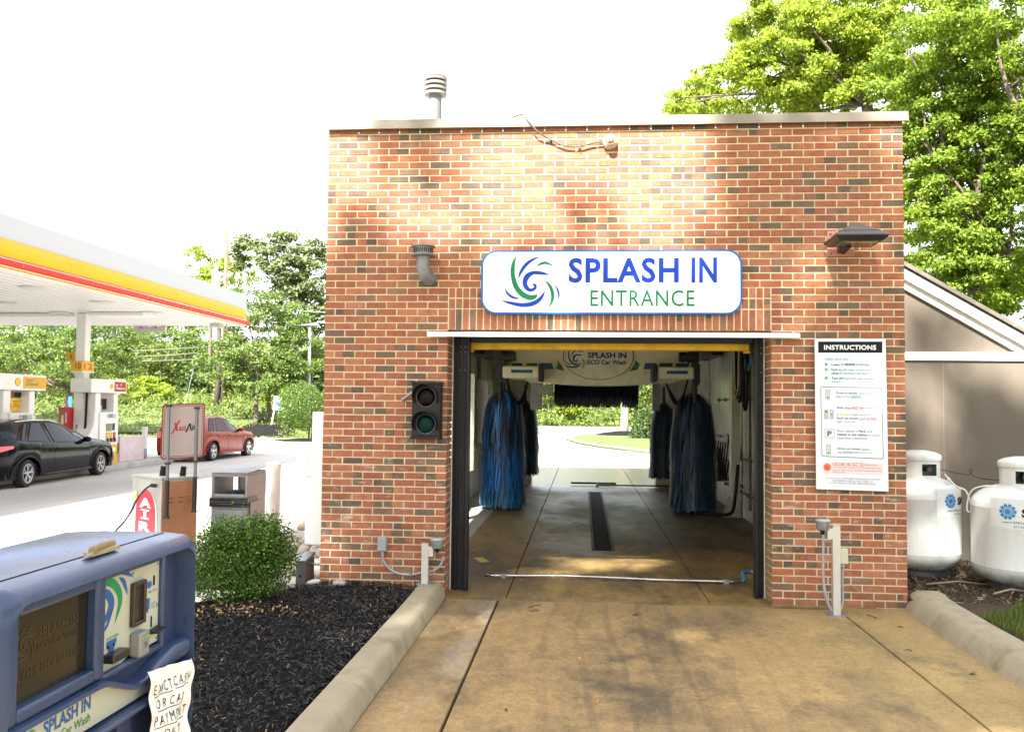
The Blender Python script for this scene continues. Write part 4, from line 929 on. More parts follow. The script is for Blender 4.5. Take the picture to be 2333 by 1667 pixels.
rd = random.Random(3)
def loop(y, x, zb, wd, r, mat, nm='hose', n=1):
    mb = MB()
    for k in range(n):
        o = k*.022; mb.tube([Vector(p) for p in catmull([(x, y+o, 3.28), (x, y+o, zb+.5), (x, y+.12*wd+o, zb+.08-o), (x, y+.5*wd, zb-o), (x, y+.88*wd-o, zb+.08), (x, y+wd-o, zb+.5), (x, y+wd-o, 3.28)], 6)], r, 8)
    mb.build(nm, mat, hb, smooth=True)
loop(6.05, 5.08, 1.98, .62, .026, RUBBER, n=3); loop(5.55, 5.06, 1.82, .34, .026, RUBBER, n=2)
loop(6.15, 5.03, 2.02, .45, .008, pm('cable_yellow', (.5, .38, .04), .5), 'cable'); loop(6.0, 5.02, 2.06, .5, .007, pm('cable_red', (.35, .06, .04), .5), 'cable'); loop(5.95, 5.0, 2.1, .4, .007, WHITEP, 'cable')
mb = MB(); mb.tube([Vector(p) for p in catmull([(5.1, 5.75, 3.0), (5.08, 5.8, 2.5), (5.08, 5.65, 2.35), (5.08, 5.5, 2.45), (5.1, 5.4, 2.6)], 6)], .016, 8); mb.build('blue_hose', pm('hose_blue', (.03, .25, .5), .4), hb, smooth=True)
wc = thing('wall_services', (5.15, 8.5, 1.2), 'dark junction boxes, pipes and looping cables fixed along the right bay wall', 'pipework')
mb = MB()
for z in (1.98, 1.28, .98, .86, .52, .42):
    y0, y1 = {1.98: (5.2, 9.3), 1.28: (7.3, 12.3), .98: (5.0, 6.7), .86: (7.5, 9.8), .52: (6.5, 12.6), .42: (4.4, 8.5)}[z]
    mb.tube([(5.175, y0, z), (5.175, y1, z)], .014, 8)
    y = y0+.15
    while y < y1: mb.box(5.15, 5.2, y, y+.02, z-.03, z+.03); y += .75
mb.tube([(5.17, 7.15, .0), (5.17, 7.15, 3.3)], .016, 8); mb.tube([(5.17, 5.9, .2), (5.17, 5.9, 3.3)], .02, 8)
mb.build('pipe', pm('grimy_pipe', (.07, .068, .06), .5, var=.3), wc, smooth=True, auto=40)
DBX = pm('dark_box', (.06, .06, .055), .5, var=.3, dirt=.4)
for y, z, a, b in ((7.4, 1.2, .35, .16), (7.15, .9, .25, .22), (8.9, .75, .4, .3), (8.5, .45, .3, .35)):
    mb = MB(); mb.box(5.06, 5.18, y, y+a, z, z+b); mb.build('junction_box', DBX, wc, bevel=.008)
mb = MB()
for k in range(7):
    y = 7.3+.28*k; mb.tube([Vector(p) for p in catmull([(5.1, y, 1.2), (5.06, y+.05, .8), (5.05, y+.3, .55-.03*k), (5.08, y+.5, .75)], 6)], .014, 8)
mb.tube([Vector(p) for p in catmull([(5.05, 6.3, .9), (5.0, 6.3, .35), (4.95, 6.4, .1), (4.7, 6.6, .05), (4.45, 6.8, .05)], 6)], .028, 8)
mb.build('cable', RUBBER, wc, smooth=True)
# ================================================================== right of the building
LAPS = pm('tan_siding', (.135, .110, .083), .75, var=.05, vs=2, bmp=.35, bs=30, stretch=(6, 6, .6), bdist=.01)
TRIM = pm('trim_white', (.72, .72, .70), .5, var=.04, dirt=.15)
sh = thing('siding_shed', (8, 2.3, 0), 'tan sided outbuilding with white trim and a sloping roof behind the propane tanks', 'building')
SY = 2.2; sl = -.585
rk_ = lambda x: 3.47+sl*(x-6.26)
mb = MB(); mb.prism([(5.49, SY, -.1), (9.6, SY, -.1), (9.6, SY, rk_(9.6)-.18), (5.49, SY, rk_(5.49)-.18)], (0, 5, 0))
mb.build('wall', LAPS, sh)
mb = MB()
for x in (6.68, 7.9, 9.12): mb.box(x, x+.006, SY-.003, SY, -.1, 2.38)
mb.build('panel_seam', pm('seam_tan', (.24, .19, .13), .8), sh)  # thin tan strips mark the joints between siding panels
mb = MB(); mb.box(5.49, 9.6, SY-.03, SY-.002, 2.39, 2.49); mb.build('band', TRIM, sh, bevel=.004)
mb = MB()
def rake(y0, y1, a, b): mb.prism([(5.49, y0, rk_(5.49)-b), (9.9, y0, rk_(9.9)-b), (9.9, y0, rk_(9.9)-a), (5.49, y0, rk_(5.49)-a)], (0, y1-y0, 0))
rake(SY-.045, SY-.003, .10, .26); rake(SY-.10, SY-.046, .03, .16)
mb.build('rake_board', TRIM, sh, bevel=.004)
mb = MB(); rake(SY-.14, SY+5.2, -.035, .015); mb.build('roof', pm('shingle_edge', (.12, .105, .085), .9, var=.3, vs=12, bmp=.5, bs=40), sh)
# soil, grass beyond the kerb
struct(flat([(5.5, -.1), (5.72, -12), (9.6, -12), (60, -12), (60, 2.25), (5.49, 2.25), (5.49, .02)], .10, .2), 'soil', DIRT)
def blades(n, reg, hmin, hmax, seed, zf, wd=.004, lean=.5):
    r = np.random.default_rng(seed); P = []
    x = r.uniform(reg[0], reg[1], n); y = r.uniform(reg[2], reg[3], n)
    h = r.uniform(hmin, hmax, n); a = r.uniform(0, 6.283, n); l = r.uniform(0, lean, n)*h
    k = (np.sin(x*5.1+y*2)+np.sin(y*6.3-x*3)+r.normal(0, .8, n)) > -.55
    x, y, h, a, l = x[k], y[k], h[k], a[k], l[k]; n = len(x); z = np.full(n, zf)
    ca, sa = np.cos(a), np.sin(a); b = r.uniform(0, 6.283, n)
    v = np.stack([np.stack([x-ca*wd, y-sa*wd, z], 1), np.stack([x+ca*wd, y+sa*wd, z], 1), np.stack([x+np.cos(b)*l*.4+ca*wd*.7, y+np.sin(b)*l*.4+sa*wd*.7, z+h*.6], 1), np.stack([x+np.cos(b)*l, y+np.sin(b)*l, z+h], 1)], 1).reshape(-1, 3)
    return v, n
def fastmesh(name, v, nper, mat, kind=None, parent=None, rnd=None):
    n = len(v)//nper; me = bpy.data.meshes.new(name); me.vertices.add(len(v)); me.vertices.foreach_set('co', np.asarray(v, np.float32).ravel())
    me.loops.add(n*nper); me.loops.foreach_set('vertex_index', np.arange(n*nper, dtype=np.int32))
    me.polygons.add(n); me.polygons.foreach_set('loop_start', np.arange(0, n*nper, nper, dtype=np.int32)); me.polygons.foreach_set('loop_total', np.full(n, nper, np.int32))
    if rnd is not None:
        at_ = me.attributes.new('rnd', 'FLOAT', 'FACE'); at_.data.foreach_set('value', rnd.astype(np.float32))
    me.materials.append(mat); me.update(calc_edges=True); me.validate()
    o = bpy.data.objects.new(name, me); col.objects.link(o)
    if parent is not None: o.parent = parent
    if kind: o['kind'] = kind
    return o
def leafmat(name, c1, c2, c3=None, trans=.3, rough=.55):
    m, t, b = newmat(name); a = nd(t, 'ShaderNodeAttribute', attribute_name='rnd')
    st = [(0., c1), (.7, c2), (1., c3 or c2)]
    c = ramp(t, a.outputs['Fac'], st); t.links.new(c, b.inputs['Base Color']); b.inputs['Roughness'].default_value = rough; b.inputs['Specular IOR Level'].default_value = .3
    tr = nd(t, 'ShaderNodeBsdfTranslucent'); cc = mixc(t, 1., c, (1.3, 1.25, .6), 'MULTIPLY'); t.links.new(cc, tr.inputs['Color'])
    ms = nd(t, 'ShaderNodeMixShader'); ms.inputs[0].default_value = trans
    t.links.new(b.outputs[0], ms.inputs[1]); t.links.new(tr.outputs[0], ms.inputs[2]); t.links.new(ms.outputs[0], t.nodes['Material Output'].inputs[0]); return m
GRASS = leafmat('grass_blade', (.07, .11, .025), (.12, .17, .035), (.22, .22, .08), .3)
struct(flat([(5.78, -12), (12, -12), (12, .25), (8, .05), (6.7, -.05), (6.3, -.6), (5.95, -1.4)], .103, .1), 'grass', TURF)
v, n = blades(90000, (5.8, 9.5, -4.5, .35), .02, .07, 4, .108)
k = (v.reshape(-1, 4, 3)[:, 0, 1] < .35-np.clip((6.9-v.reshape(-1, 4, 3)[:, 0, 0])*1.1, 0, 9)*.9)
v = v.reshape(-1, 4, 3)[k].reshape(-1, 3); fastmesh('lawn_blades', v, 4, GRASS, 'stuff', rnd=RNG.random(len(v)//4))
# litter on the soil below the tanks
def scatter_chips(name, n, regf, L, W, cols, z, seed, tilt=.5):
    r = np.random.default_rng(seed); x, y = regf(r, n); n = len(x); zz = z(x, y) if callable(z) else np.full(n, z)
    a = r.uniform(0, math.pi, n); l = r.uniform(*L, n); w_ = r.uniform(*W, n); ti = r.normal(0, tilt, n); rl = r.normal(0, tilt, n)
    d = np.stack([np.cos(a)*np.cos(ti), np.sin(a)*np.cos(ti), np.sin(ti)], 1)*l[:, None]; e = np.stack([-np.sin(a)*np.cos(rl), np.cos(a)*np.cos(rl), np.sin(rl)], 1)*w_[:, None]
    c = np.stack([x, y, zz+r.uniform(.002, .02, n)], 1)
    v = np.stack([c-d-e, c+d-e, c+d*.8+e, c-d+e*.7], 1).reshape(-1, 3)
    m, t, b = newmat(name+'_mat'); at_ = nd(t, 'ShaderNodeAttribute', attribute_name='rnd'); t.links.new(ramp(t, at_.outputs['Fac'], cols), b.inputs['Base Color']); b.inputs['Roughness'].default_value = .85; b.inputs['Specular IOR Level'].default_value = .15
    return fastmesh(name, v, 4, m, 'stuff', rnd=r.random(n))
scatter_chips('leaf_litter', 4200, lambda r, n: (r.uniform(5.6, 9, n), r.uniform(-.2, 2.1, n)), (.008, .045), (.003, .01), [(0., (.03, .02, .012)), (.6, (.075, .05, .03)), (1., (.26, .20, .13))], .10, 9)
# ---- propane tanks
TKW = None
def tankmat():
    m, t, b = newmat('tank_white'); v = worldvec(t); g = t.nodes.new('ShaderNodeNewGeometry'); s = nd(t, 'ShaderNodeSeparateXYZ'); t.links.new(g.outputs['Position'], s.inputs[0])
    low = mth(t, 'MULTIPLY', mth(t, 'SUBTRACT', .34, s.outputs[2]), 6., clamp=True); n1 = noise(t, v, 9, 7, .7)
    k = mth(t, 'MULTIPLY', low, ramp(t, n1, [(.35, .1), (.6, 1.)]), clamp=True)
    c = mixc(t, k, (.60, .615, .595), (.07, .08, .035)); c = mixc(t, ramp(t, noise(t, worldvec(t, (5, 5, .8)), 1.5, 6, .7), [(.45, 0.), (.75, .45)]), c, (.36, .37, .26)); c = mixc(t, ramp(t, noise(t, worldvec(t, (16, 16, .9)), 1.1, 6, .75), [(.66, 0.), (.74, .5)]), c, (.22, .10, .04))
    t.links.new(c, b.inputs['Base Color']); b.inputs['Roughness'].default_value = .34; return m
TKW = tankmat()
BLOCK = pm('concrete_block', (.10, .10, .095), .9, var=.3, bmp=.5)
def tank(name, cx, cy, r, z0, label, lab_a, seed):
    t = thing(name, (cx, cy, z0), label, 'propane tank', 'white propane tanks beside the brick wall'); zt = z0+1.02*(r/.42)**.0
    s = 1.0
    pr_ = [(0, .10)]+[(r*math.sin(R(a)), .30-.20*math.cos(R(a))) for a in range(10, 91, 8)]+[(r, .31), (r, .315), (r*1.004, .318), (r*1.004, .326), (r, .33), (r, .88), (r*1.004, .884), (r*1.004, .892), (r, .896)]
    pr_ += [(r*math.cos(R(a)), .90+.22*math.sin(R(a))) for a in range(0, 91, 8)]
    mb = MB(); mb.lathe([(a, z0+b) for a, b in pr_], (cx, cy, 0), 'z', 56); mb.build('shell', TKW, t, smooth=True, auto=40)
    mb = MB(); mb.lathe([(r*.72, z0+.02), (r*.72, z0+.16)], (cx, cy, 0), 'z', 32)
    for k in range(4):
        pass
    mb.build('foot_ring', pm('foot_dark', (.035, .035, .033), .7, var=.4), t, smooth=True)
    mb = MB()
    for a in (0.5, 2.2, 3.9, 5.5): mb.box(cx+r*.6*math.cos(a)-.1, cx+r*.6*math.cos(a)+.1, cy+r*.6*math.sin(a)-.1, cy+r*.6*math.sin(a)+.1, z0-.08, z0+.02)
    mb.build('support_block', BLOCK, t, bevel=.008)
    rc = .215; mb = MB(); n = 40; zc0, zc1 = z0+1.06, z0+1.28
    for i in range(n):       # collar wall with an access cut-out
        a0, a1 = 2*math.pi*i/n, 2*math.pi*(i+1)/n; am = (a0+a1)/2
        gap = abs(((am-lab_a)+math.pi) % (2*math.pi)-math.pi) < .42
        parts = [(zc0, zc0+.055), (zc1-.045, zc1)] if gap else [(zc0, zc1)]
        for za, zb in parts:
            mb.add([(cx+q*math.cos(a), cy+q*math.sin(a), z) for q in (rc, rc-.006) for a, z in ((a0, za), (a1, za), (a1, zb), (a0, zb))], [(0, 1, 2, 3), (7, 6, 5, 4), (3, 2, 6, 7), (0, 4, 5, 1)])
    mb.build('collar', TKW, t, smooth=True, auto=50)
    mb = MB(); mb.lathe([(rc+.012, zc1-.01), (rc+.016, zc1+.02), (rc+.008, zc1+.045), (rc*.8, zc1+.07), (rc*.4, zc1+.088), (0, zc1+.092)], (cx, cy, 0), 'z', 40); mb.lathe([(rc-.03, zc1+.0), (rc+.012, zc1-.009)], (cx, cy, 0), 'z', 40); mb.build('lid', TKW, t, smooth=True, auto=50)
    mb = MB(); mb.tube([(cx, cy, z0+1.1), (cx, cy, z0+1.24)], .04, 12); ga_ = lab_a; mb.tube([(cx, cy, z0+1.18), (cx+.2*math.cos(ga_), cy+.2*math.sin(ga_), z0+1.18)], .028, 10); mb.build('valve', pm('valve_dark', (.05, .05, .05), .4, .3), t, smooth=True, auto=40)
    # lifting eye on the shoulder
    e = lab_a+.5; q = r*.80; ex, ey = cx+q*math.cos(e), cy+q*math.sin(e)
    mb = MB(); mb.tube([(ex-.03*math.sin(e)*k, ey+.03*math.cos(e)*k, z0+z) for k, z in ((-1, .99), (-1, 1.06), (-.6, 1.09), (0, 1.1), (.6, 1.09), (1, 1.06), (1, .99))], .009, 8); mb.build('lifting_eye', TKW, t, smooth=True)
    return t, cx, cy, r, z0
def wraplabel(t, cx, cy, r, z0, a0, items):
    """lettering and badge bent round the shell; a0 angle of the label's left edge, u metres to the right, v up from z"""
    def w(u, v, e=.0015): a = a0+u/r; return (cx+(r+e)*math.cos(a), cy+(r+e)*math.sin(a), v)
    return w
SEAL = pm('seal_blue', (.01, .18, .42), .4); LABW = pm('label_white', (.62, .64, .63), .3, var=.02)
def badge(mb, w, u, v, R_):
    n = 40
    def disc(r0, r1, mi, e):
        mb.add([w(u+q*math.cos(2*math.pi*i/n), v+q*math.sin(2*math.pi*i/n), e) for q in (r0, r1) for i in range(n)], [(i, (i+1) % n, n+(i+1) % n, n+i) for i in range(n)], mi)
    disc(R_*.001, R_*.36, 0, .003); disc(R_*.44, R_*.54, 0, .003); disc(R_*.60, R_*.70, 0, .003)
    for k in range(10):
        a = 2*math.pi*k/10; pts = [(R_*.66, a-.2), (R_*.82, a-.27), (R_*1.0, a-.16), (R_*.96, a), (R_*1.0, a+.16), (R_*.82, a+.27), (R_*.66, a+.2)]
        mb.poly([w(u+q*math.cos(b), v+q*math.sin(b), .003) for q, b in pts], 0)
def bendtext(mb, w, txt, u0, u1, v0, v1, bold, mi):
    t2 = MB(); t2.text(txt, (0, 0, 0), (1, 0, 0), (0, 1, 0), u1-u0, v1-v0, bold)
    mb.add([w(u0+p[0], v0+p[1], .003) for p in t2.v], t2.f, mi)
T1 = tank('propane_tank', 6.05, 1.28, .405, .02, 'white propane tank partly hidden behind the brick corner', 4.95, 1)
T2 = tank('propane_tank', 6.81, .62, .47, .0, 'white propane tank cut by the right edge of the view, nearer the kerb', 4.35, 2)
for (t, cx, cy, r, z0), us, vc, s in ((T1, at(2127, 1120, 'y', 1.0).x, None, .85), (T2, at(2258, 1150, 'y', .25).x, None, 1.0)):
    a_px = {T1[0]: (2166, 1141, 1.0), T2[0]: (2296, 1165, .2)}[t]
    # angle on the shell where the badge's pixel falls
    best = None
    for k in range(360):
        a = math.pi+math.pi*k/360; p = Vector((cx+r*math.cos(a), cy+r*math.sin(a), .9)); q = p-CAM_LOC; px = W_PX/2+FPX*q.dot(CR)/q.dot(CF)
        if q.normalized().dot(Vector((math.cos(a), math.sin(a), 0))) > -.02: continue
        if best is None or abs(px-a_px[0]) < best[0]: best = (abs(px-a_px[0]), a)
    ab = best[1]; p = Vector((cx+r*math.cos(ab), cy+r*math.sin(ab), .9)); zz = at(a_px[0], a_px[1], 'y', p.y).z
    w = wraplabel(t, cx, cy, r, z0, ab, None); mb = MB(); R_ = .075
    for i in range(12):
        u0 = -.16+i*.6/12; mb.quad(w(u0, zz-.16, .0012), w(u0+.05, zz-.16, .0012), w(u0+.05, zz+.12, .0012), w(u0, zz+.12, .0012), 1)
    badge(mb, w, 0, zz, R_)
    bendtext(mb, w, 'SMO', .115, .34, zz-.045, zz+.035, .05, 2); bendtext(mb, w, 'www.SMOenergy.com', -.045, .30, zz-.115, zz-.085, 0, 3); bendtext(mb, w, '877-922-7664', .05, .22, zz-.145, zz-.127, 0, 3)
    mb.build('label', [SEAL, LABW, INK, TXTG], t)
mb = MB(); w = wraplabel(None, 6.81, .62, .217, 0, 0, None)
mb.quad((6.86, .401, 1.12), (6.90, .407, 1.13), (6.89, .405, 1.17), (6.85, .399, 1.16), 0); mb.build('hazard_sticker', pm('hazard_red', (.6, .05, .06), .4), T2[0])
cbl = MB(); cbl.tube([Vector(p) for p in catmull([(6.22, 1.1, 1.20), (6.35, 1.0, 1.17), (6.44, .95, 1.165), (6.46, .94, 1.22), (6.43, .94, 1.215), (6.46, .9, 1.15), (6.55, .8, 1.13), (6.66, .55, 1.14)], 6)], .004, 6)
tag(cbl.build('tank_cable', RUBBER, smooth=True), 'thin black cable strung between the collars of the two propane tanks', 'cable')
hs_ = MB(); hs_.tube([Vector(p) for p in catmull([(6.22, 1.02, 1.16), (6.3, .95, 1.05), (6.38, .9, 1.0), (6.41, .86, .86), (6.40, .85, .8), (6.36, .84, .83), (6.38, .8, 1.0), (6.46, .7, 1.07), (6.62, .55, 1.08)], 6)], .007, 6)
tag(hs_.build('gas_tube', pm('tube_white', (.6, .62, .56), .5), smooth=True), 'thin pale tube sagging between the shoulders of the two propane tanks', 'hose')
for i, (a, b) in enumerate((((5.85, .55, .125), (6.5, .62, .12)), ((6.3, .15, .13), (6.7, .3, .125)))):
    mb = MB(); mb.tube([Vector(a), (Vector(a)+Vector(b))/2+Vector((0, .02, .03)), Vector(b)], [.012, .009, .004], 6); mb.tube([(Vector(a)+Vector(b))/2, (Vector(a)+Vector(b))/2+Vector((.08, .12, .03))], [.006, .003], 5)
    tag(mb.build('twig', pm('twig_bark', (.26, .2, .14), .8), smooth=True), ['long forked twig on the soil in front of the nearer tank base', 'short twig at the edge of the grass by the right tank'][i], 'twig')
# drawn wire from the right sensor post to the wall foot
mb = MB(); a = at(1925, 1322, 'y', -.2); b = at(2008, 1380, 'y', -.03); mb.tube([a, b], .003, 6); tag(mb.build('guy_wire', GALV, smooth=True), 'thin taut wire running down from the right sensor post to the wall foot', 'wire')
# ================================================================== payment kiosk at the lane's left
KB = pm('kiosk_blue', (.030, .052, .118), .30, var=.12, vs=7, bmp=.25, bs=150, dirt=.18, dirtc=(.12, .13, .2), bdist=.0015)
KD = pm('kiosk_blue_dark', (.020, .032, .088), .5, var=.1, vs=6)
KW = pm('kiosk_panel', (.42, .43, .35), .4, var=.05, vs=4, dirt=.25, dirtc=(.35, .33, .22), stretch=(1, 1, .3))
kx = 1.50
ki = thing('payment_kiosk', (1.27, -6.46, 0), 'blue car wash payment kiosk with dark touch screen in the near left foreground', 'kiosk')
def yz(px, py, x=kx): p = at(px, py, 'x', x); return p.y, p.z
mb = MB()
# hood: rounded shell, arched front to back, open on the driver's side
prof = []
n = 10
Y0, Y1, X0, ZT = -6.875, -6.055, 1.075, 1.462
def hood(x, inset=0.):
    """closed section of the shell in the y-z plane at depth x, rounded top corners"""
    zt = ZT-.0+.0*x-inset - .10*max(0, (1.22-x)/.15)**2*.3; y0, y1 = Y0+inset, Y1-inset; r = .055
    pts = [(y0, .86)]
    for i in range(n+1): a = R(180-90*i/n); pts.append((y0+r+r*math.cos(a), zt-r+r*math.sin(a)))
    for i in range(n+1): a = R(90-90*i/n); pts.append((y1-r+r*math.cos(a), zt-r+r*math.sin(a)))
    pts.append((y1, .98)); pts.append((y1-.06, .86)); return pts
xs = [(X0, .05), (X0+.012, .02), (X0+.04, .004), (X0+.08, 0), (1.25, 0), (1.42, .0), (1.475, .004), (1.492, .013), (1.50, .028), (1.502, .034)]
secs = [[(x, y, z) for y, z in hood(x, i)] for x, i in xs]; m_ = len(secs[0])
vs = [p for s in secs for p in s]; fs = []
for i in range(len(secs)-1):
    for k in range(m_): fs.append((i*m_+k, i*m_+(k+1) % m_, (i+1)*m_+(k+1) % m_, (i+1)*m_+k))
fs.append(tuple(range(m_)))
mb.add(vs, fs)
# inner reveal of the rim going back to the face plate
last = hood(1.5, .034); inn = [(y, z) for y, z in hood(1.5, .040)]
o = [(1.502, y, z) for y, z in last]; q = [(1.455, y, z) for y, z in inn]
mb.add(o+q, [(i, (i+1) % m_, m_+(i+1) % m_, m_+i) for i in range(m_)])
mb.build('hood', KB, ki, smooth=True, auto=50)
mb = MB(); mb.poly([(1.456, y, z) for y, z in hood(1.5, .036)]); mb.build('face_plate', KD, ki)
# screen bezel, panel bezel (raised frames standing on the plate)
def framey(mb, y0, y1, z0, z1, t, xa, xb):
    mb.box(xa, xb, y0-t, y0, z0-t, z1+t); mb.box(xa, xb, y1, y1+t, z0-t, z1+t); mb.box(xa, xb, y0, y1, z0-t, z0); mb.box(xa, xb, y0, y1, z1, z1+t)
mb = MB(); framey(mb, -6.79, -6.53, 1.232, 1.402, .028, 1.4562, 1.486); sb_ = mb.build('screen_bezel', KB, ki, bevel=.008, seg=3)
m, t, b = newmat('touch_screen'); v = objvec(t); b.inputs['Roughness'].default_value = .10
c = mixc(t, ramp(t, noise(t, v, 6, 3), [(.3, 0.), (.7, 1.)]), (.014, .013, .008), (.024, .018, .009)); t.links.new(c, b.inputs['Base Color'])
mb = MB(); mb.box(1.457, 1.462, -6.79, -6.53, 1.232, 1.402); mb.build('screen', m, sb_)
YU = (0, 1, 0)
def ktext(mb, t, x, y0, y1, z0, z1, b, mi=0, rise=0): mb.text(t, (x, y0, z0), Vector((0, y1-y0, rise)), ZU, y1-y0, z1-z0, b, mi)
mb = MB(); ktext(mb, 'TOUCH SCREEN TO START', 1.4628, -6.82+.03, -6.545, 1.272, 1.292, .0, 0); ktext(mb, 'SPLASH IN', 1.4628, -6.70, -6.565, 1.338, 1.358, .02, 0); ktext(mb, 'ECO Car Wash', 1.4628, -6.70, -6.565, 1.316, 1.330, .01, 0)
swirl(mb, lambda x, y: (1.4628, -6.785+(x-228)*.00016, 1.375-(y-90)*.00016), {'b': 0, 'g': 0})
mb.build('screen_text', pm('dim_amber', (.040, .024, .011), .3), sb_)
mb = MB(); framey(mb, -6.478, -6.215, 1.205, 1.409, .016, 1.4562, 1.476); pb = mb.build('panel_bezel', KB, ki, bevel=.006)
mb = MB(); mb.prism([(1.457, y, z) for y, z in ((-6.478, 1.205), (-6.42, 1.198), (-6.36, 1.21), (-6.215, 1.21), (-6.215, 1.409), (-6.478, 1.409))], (.007, 0, 0)); pl = mb.build('coin_panel', KW, pb)
mb = MB(); sc2 = .00046
def kst(st, mi):
    P_ = catmull(st, 6); L, Rr = [], []
    for i, p in enumerate(P_):
        a, b = P_[max(i-1, 0)], P_[min(i+1, len(P_)-1)]; d = (b-a)[:2]; d = d/(np.linalg.norm(d)+1e-9); n = np.array((-d[1], d[0]))*max(p[2], .0006)/2
        for S, q in ((L, p[:2]+n), (Rr, p[:2]-n)): S.append((1.4652, max(q[0], -6.477), min(q[1], 1.4085)))
    n = len(P_); mb.add(L+Rr, [(i, i+1, n+i+1, n+i) for i in range(n-1)], mi)
kst([(-6.485, 1.404, .012), (-6.44, 1.397, .02), (-6.408, 1.372, .02), (-6.400, 1.343, .016), (-6.420, 1.302, .001)], 1)
kst([(-6.485, 1.382, .012), (-6.455, 1.374, .02), (-6.437, 1.35, .024), (-6.452, 1.325, .018), (-6.485, 1.314, .01)], 0)
kst([(-6.485, 1.286, .003), (-6.452, 1.306, .009), (-6.430, 1.34, .001)], 0); kst([(-6.408, 1.402, .001), (-6.385, 1.387, .013), (-6.368, 1.356, .001)], 0); kst([(-6.40, 1.410, .004), (-6.37, 1.404, .010), (-6.345, 1.392, .001)], 0)
for tx, y0, y1, z0, z1 in (('Insert Coins', -6.268, -6.225, 1.337, 1.343), ('Insert', -6.252, -6.228, 1.306, 1.312), ('Card', -6.252, -6.232, 1.297, 1.303), ('Insert Bills', -6.452, -6.402, 1.271, 1.277)): ktext(mb, tx, 1.4654, y0, y1, z0, z1, .01, 1)
# pictograms: hand with coin, card, banknote
mb.poly([(1.4654, y, z) for y, z in ((-6.276, 1.352), (-6.262, 1.348), (-6.252, 1.354), (-6.255, 1.364), (-6.27, 1.366), (-6.28, 1.36))], 0)
mb.box(1.465, 1.4658, -6.284, -6.262, 1.30, 1.325, 0); mb.box(1.465, 1.4658, -6.30, -6.268, 1.292, 1.302, 0)
mb.box(1.465, 1.4658, -6.452, -6.412, 1.258, 1.268, 0); mb.poly([(1.4656, y, z) for y, z in ((-6.445, 1.240), (-6.425, 1.240), (-6.415, 1.262), (-6.44, 1.262))], 0)
mb.build('graphics', [pm('print_blue', (.02, .09, .30), .4), pm('print_green', (.01, .22, .07), .4)], pl)
mb = MB()
for y, z in ((-6.47, 1.40), (-6.345, 1.40), (-6.222, 1.40), (-6.222, 1.30), (-6.222, 1.218), (-6.345, 1.216)): mb.lathe([(.0035, 1.4645), (.003, 1.4665), (0, 1.467)], (0, y, z), 'x', 8)
mb.build('bolt', GALV, pl)
mb = MB(); mb.box(1.464, 1.4665, -6.2445, -6.2395, 1.352, 1.375); mb.box(1.464, 1.4665, -6.252, -6.249, 1.252, 1.278); mb.build('slot', INK, pl)
mb = MB(); framey(mb, -6.345, -6.305, 1.285, 1.368, .010, 1.464, 1.476); rd_ = mb.build('card_reader', pm('reader_bronze', (.05, .03, .022), .35, .3, var=.2), pl, bevel=.003)
mb = MB(); mb.box(1.464, 1.467, -6.345, -6.305, 1.285, 1.368); mb.build('reader_window', pm('smoked', (.03, .03, .028), .12, var=.6, vs=40), rd_)
mb = MB(); mb.box(1.464, 1.492, -6.352, -6.306, 1.205, 1.262); cr = mb.build('contactless_pad', pm('pad_grey', (.22, .22, .21), .4, .2, var=.1), pl, bevel=.005)
mb = MB(); [mb.box(1.492, 1.4935, -6.345+.009*k, -6.341+.009*k, 1.248, 1.251) for k in range(4)]; mb.build('indicator', pm('lime_dot', (.2, .55, .05), .4), cr)
mb = MB(); ktext(mb, ')))', 1.4932, -6.335, -6.322, 1.224, 1.238, 0); mb.build('wave_mark', TXTG, cr)
mb = MB(); mb.box(1.464, 1.49, -6.465, -6.396, 1.223, 1.243); bs = mb.build('bill_slot', pm('slot_black', (.015, .015, .016), .35), pl, bevel=.003)
mb = MB(); mb.lathe([(.004, 1.464), (.004, 1.4665), (0, 1.4668)], (0, -6.447, 1.255), 'x', 10); mb.lathe([(.004, 1.464), (.004, 1.4665), (0, 1.4668)], (0, -6.423, 1.256), 'x', 10); mb.build('lamp_hole', INK, pl)
mb = MB(); mb.add([(1.465, -6.262, 1.247), (1.465, -6.222, 1.250), (1.49, -6.225, 1.247), (1.492, -6.262, 1.240), (1.465, -6.262, 1.236), (1.465, -6.222, 1.243)], [(0, 1, 2, 3), (4, 3, 2, 5), (0, 3, 4), (1, 5, 2)]); mb.build('coin_return', pm('slot_black2', (.015, .015, .016), .35), pl)
# moulded shoulder and name strip
P8 = [(-6.86, 1.215), (-6.53, 1.200), (-6.49, 1.196), (-6.44, 1.178), (-6.37, 1.150), (-6.33, 1.148), (-6.25, 1.172), (-6.17, 1.192), (-6.11, 1.192), (-6.11, 1.16)]
UP = [(-6.86, 1.206), (-6.53, 1.199), (-6.48, 1.194), (-6.44, 1.178), (-6.37, 1.152), (-6.32, 1.150), (-6.25, 1.172), (-6.17, 1.188), (-6.095, 1.19)]
LO = [(-6.86, 1.190), (-6.53, 1.187), (-6.48, 1.182), (-6.44, 1.164), (-6.37, 1.138), (-6.32, 1.134), (-6.25, 1.136), (-6.17, 1.142), (-6.095, 1.145)]
mb = MB(); n = len(UP)
for xx, pr2 in ((1.456, (UP, LO)), (1.488, None), (1.496, None)): pass
rows = []
for f, xx in ((0, 1.457), (0, 1.484), (.2, 1.494), (.8, 1.496), (1, 1.486), (1, 1.457)): rows.append([(xx, u[0], u[1]*(1-f)+l[1]*f) for u, l in zip(UP, LO)])
mb.add([p for r_ in rows for p in r_], [(i*n+k, i*n+k+1, (i+1)*n+k+1, (i+1)*n+k) for i in range(5) for k in range(n-1)]); mb.build('shoulder', KB, ki, smooth=True, auto=60)
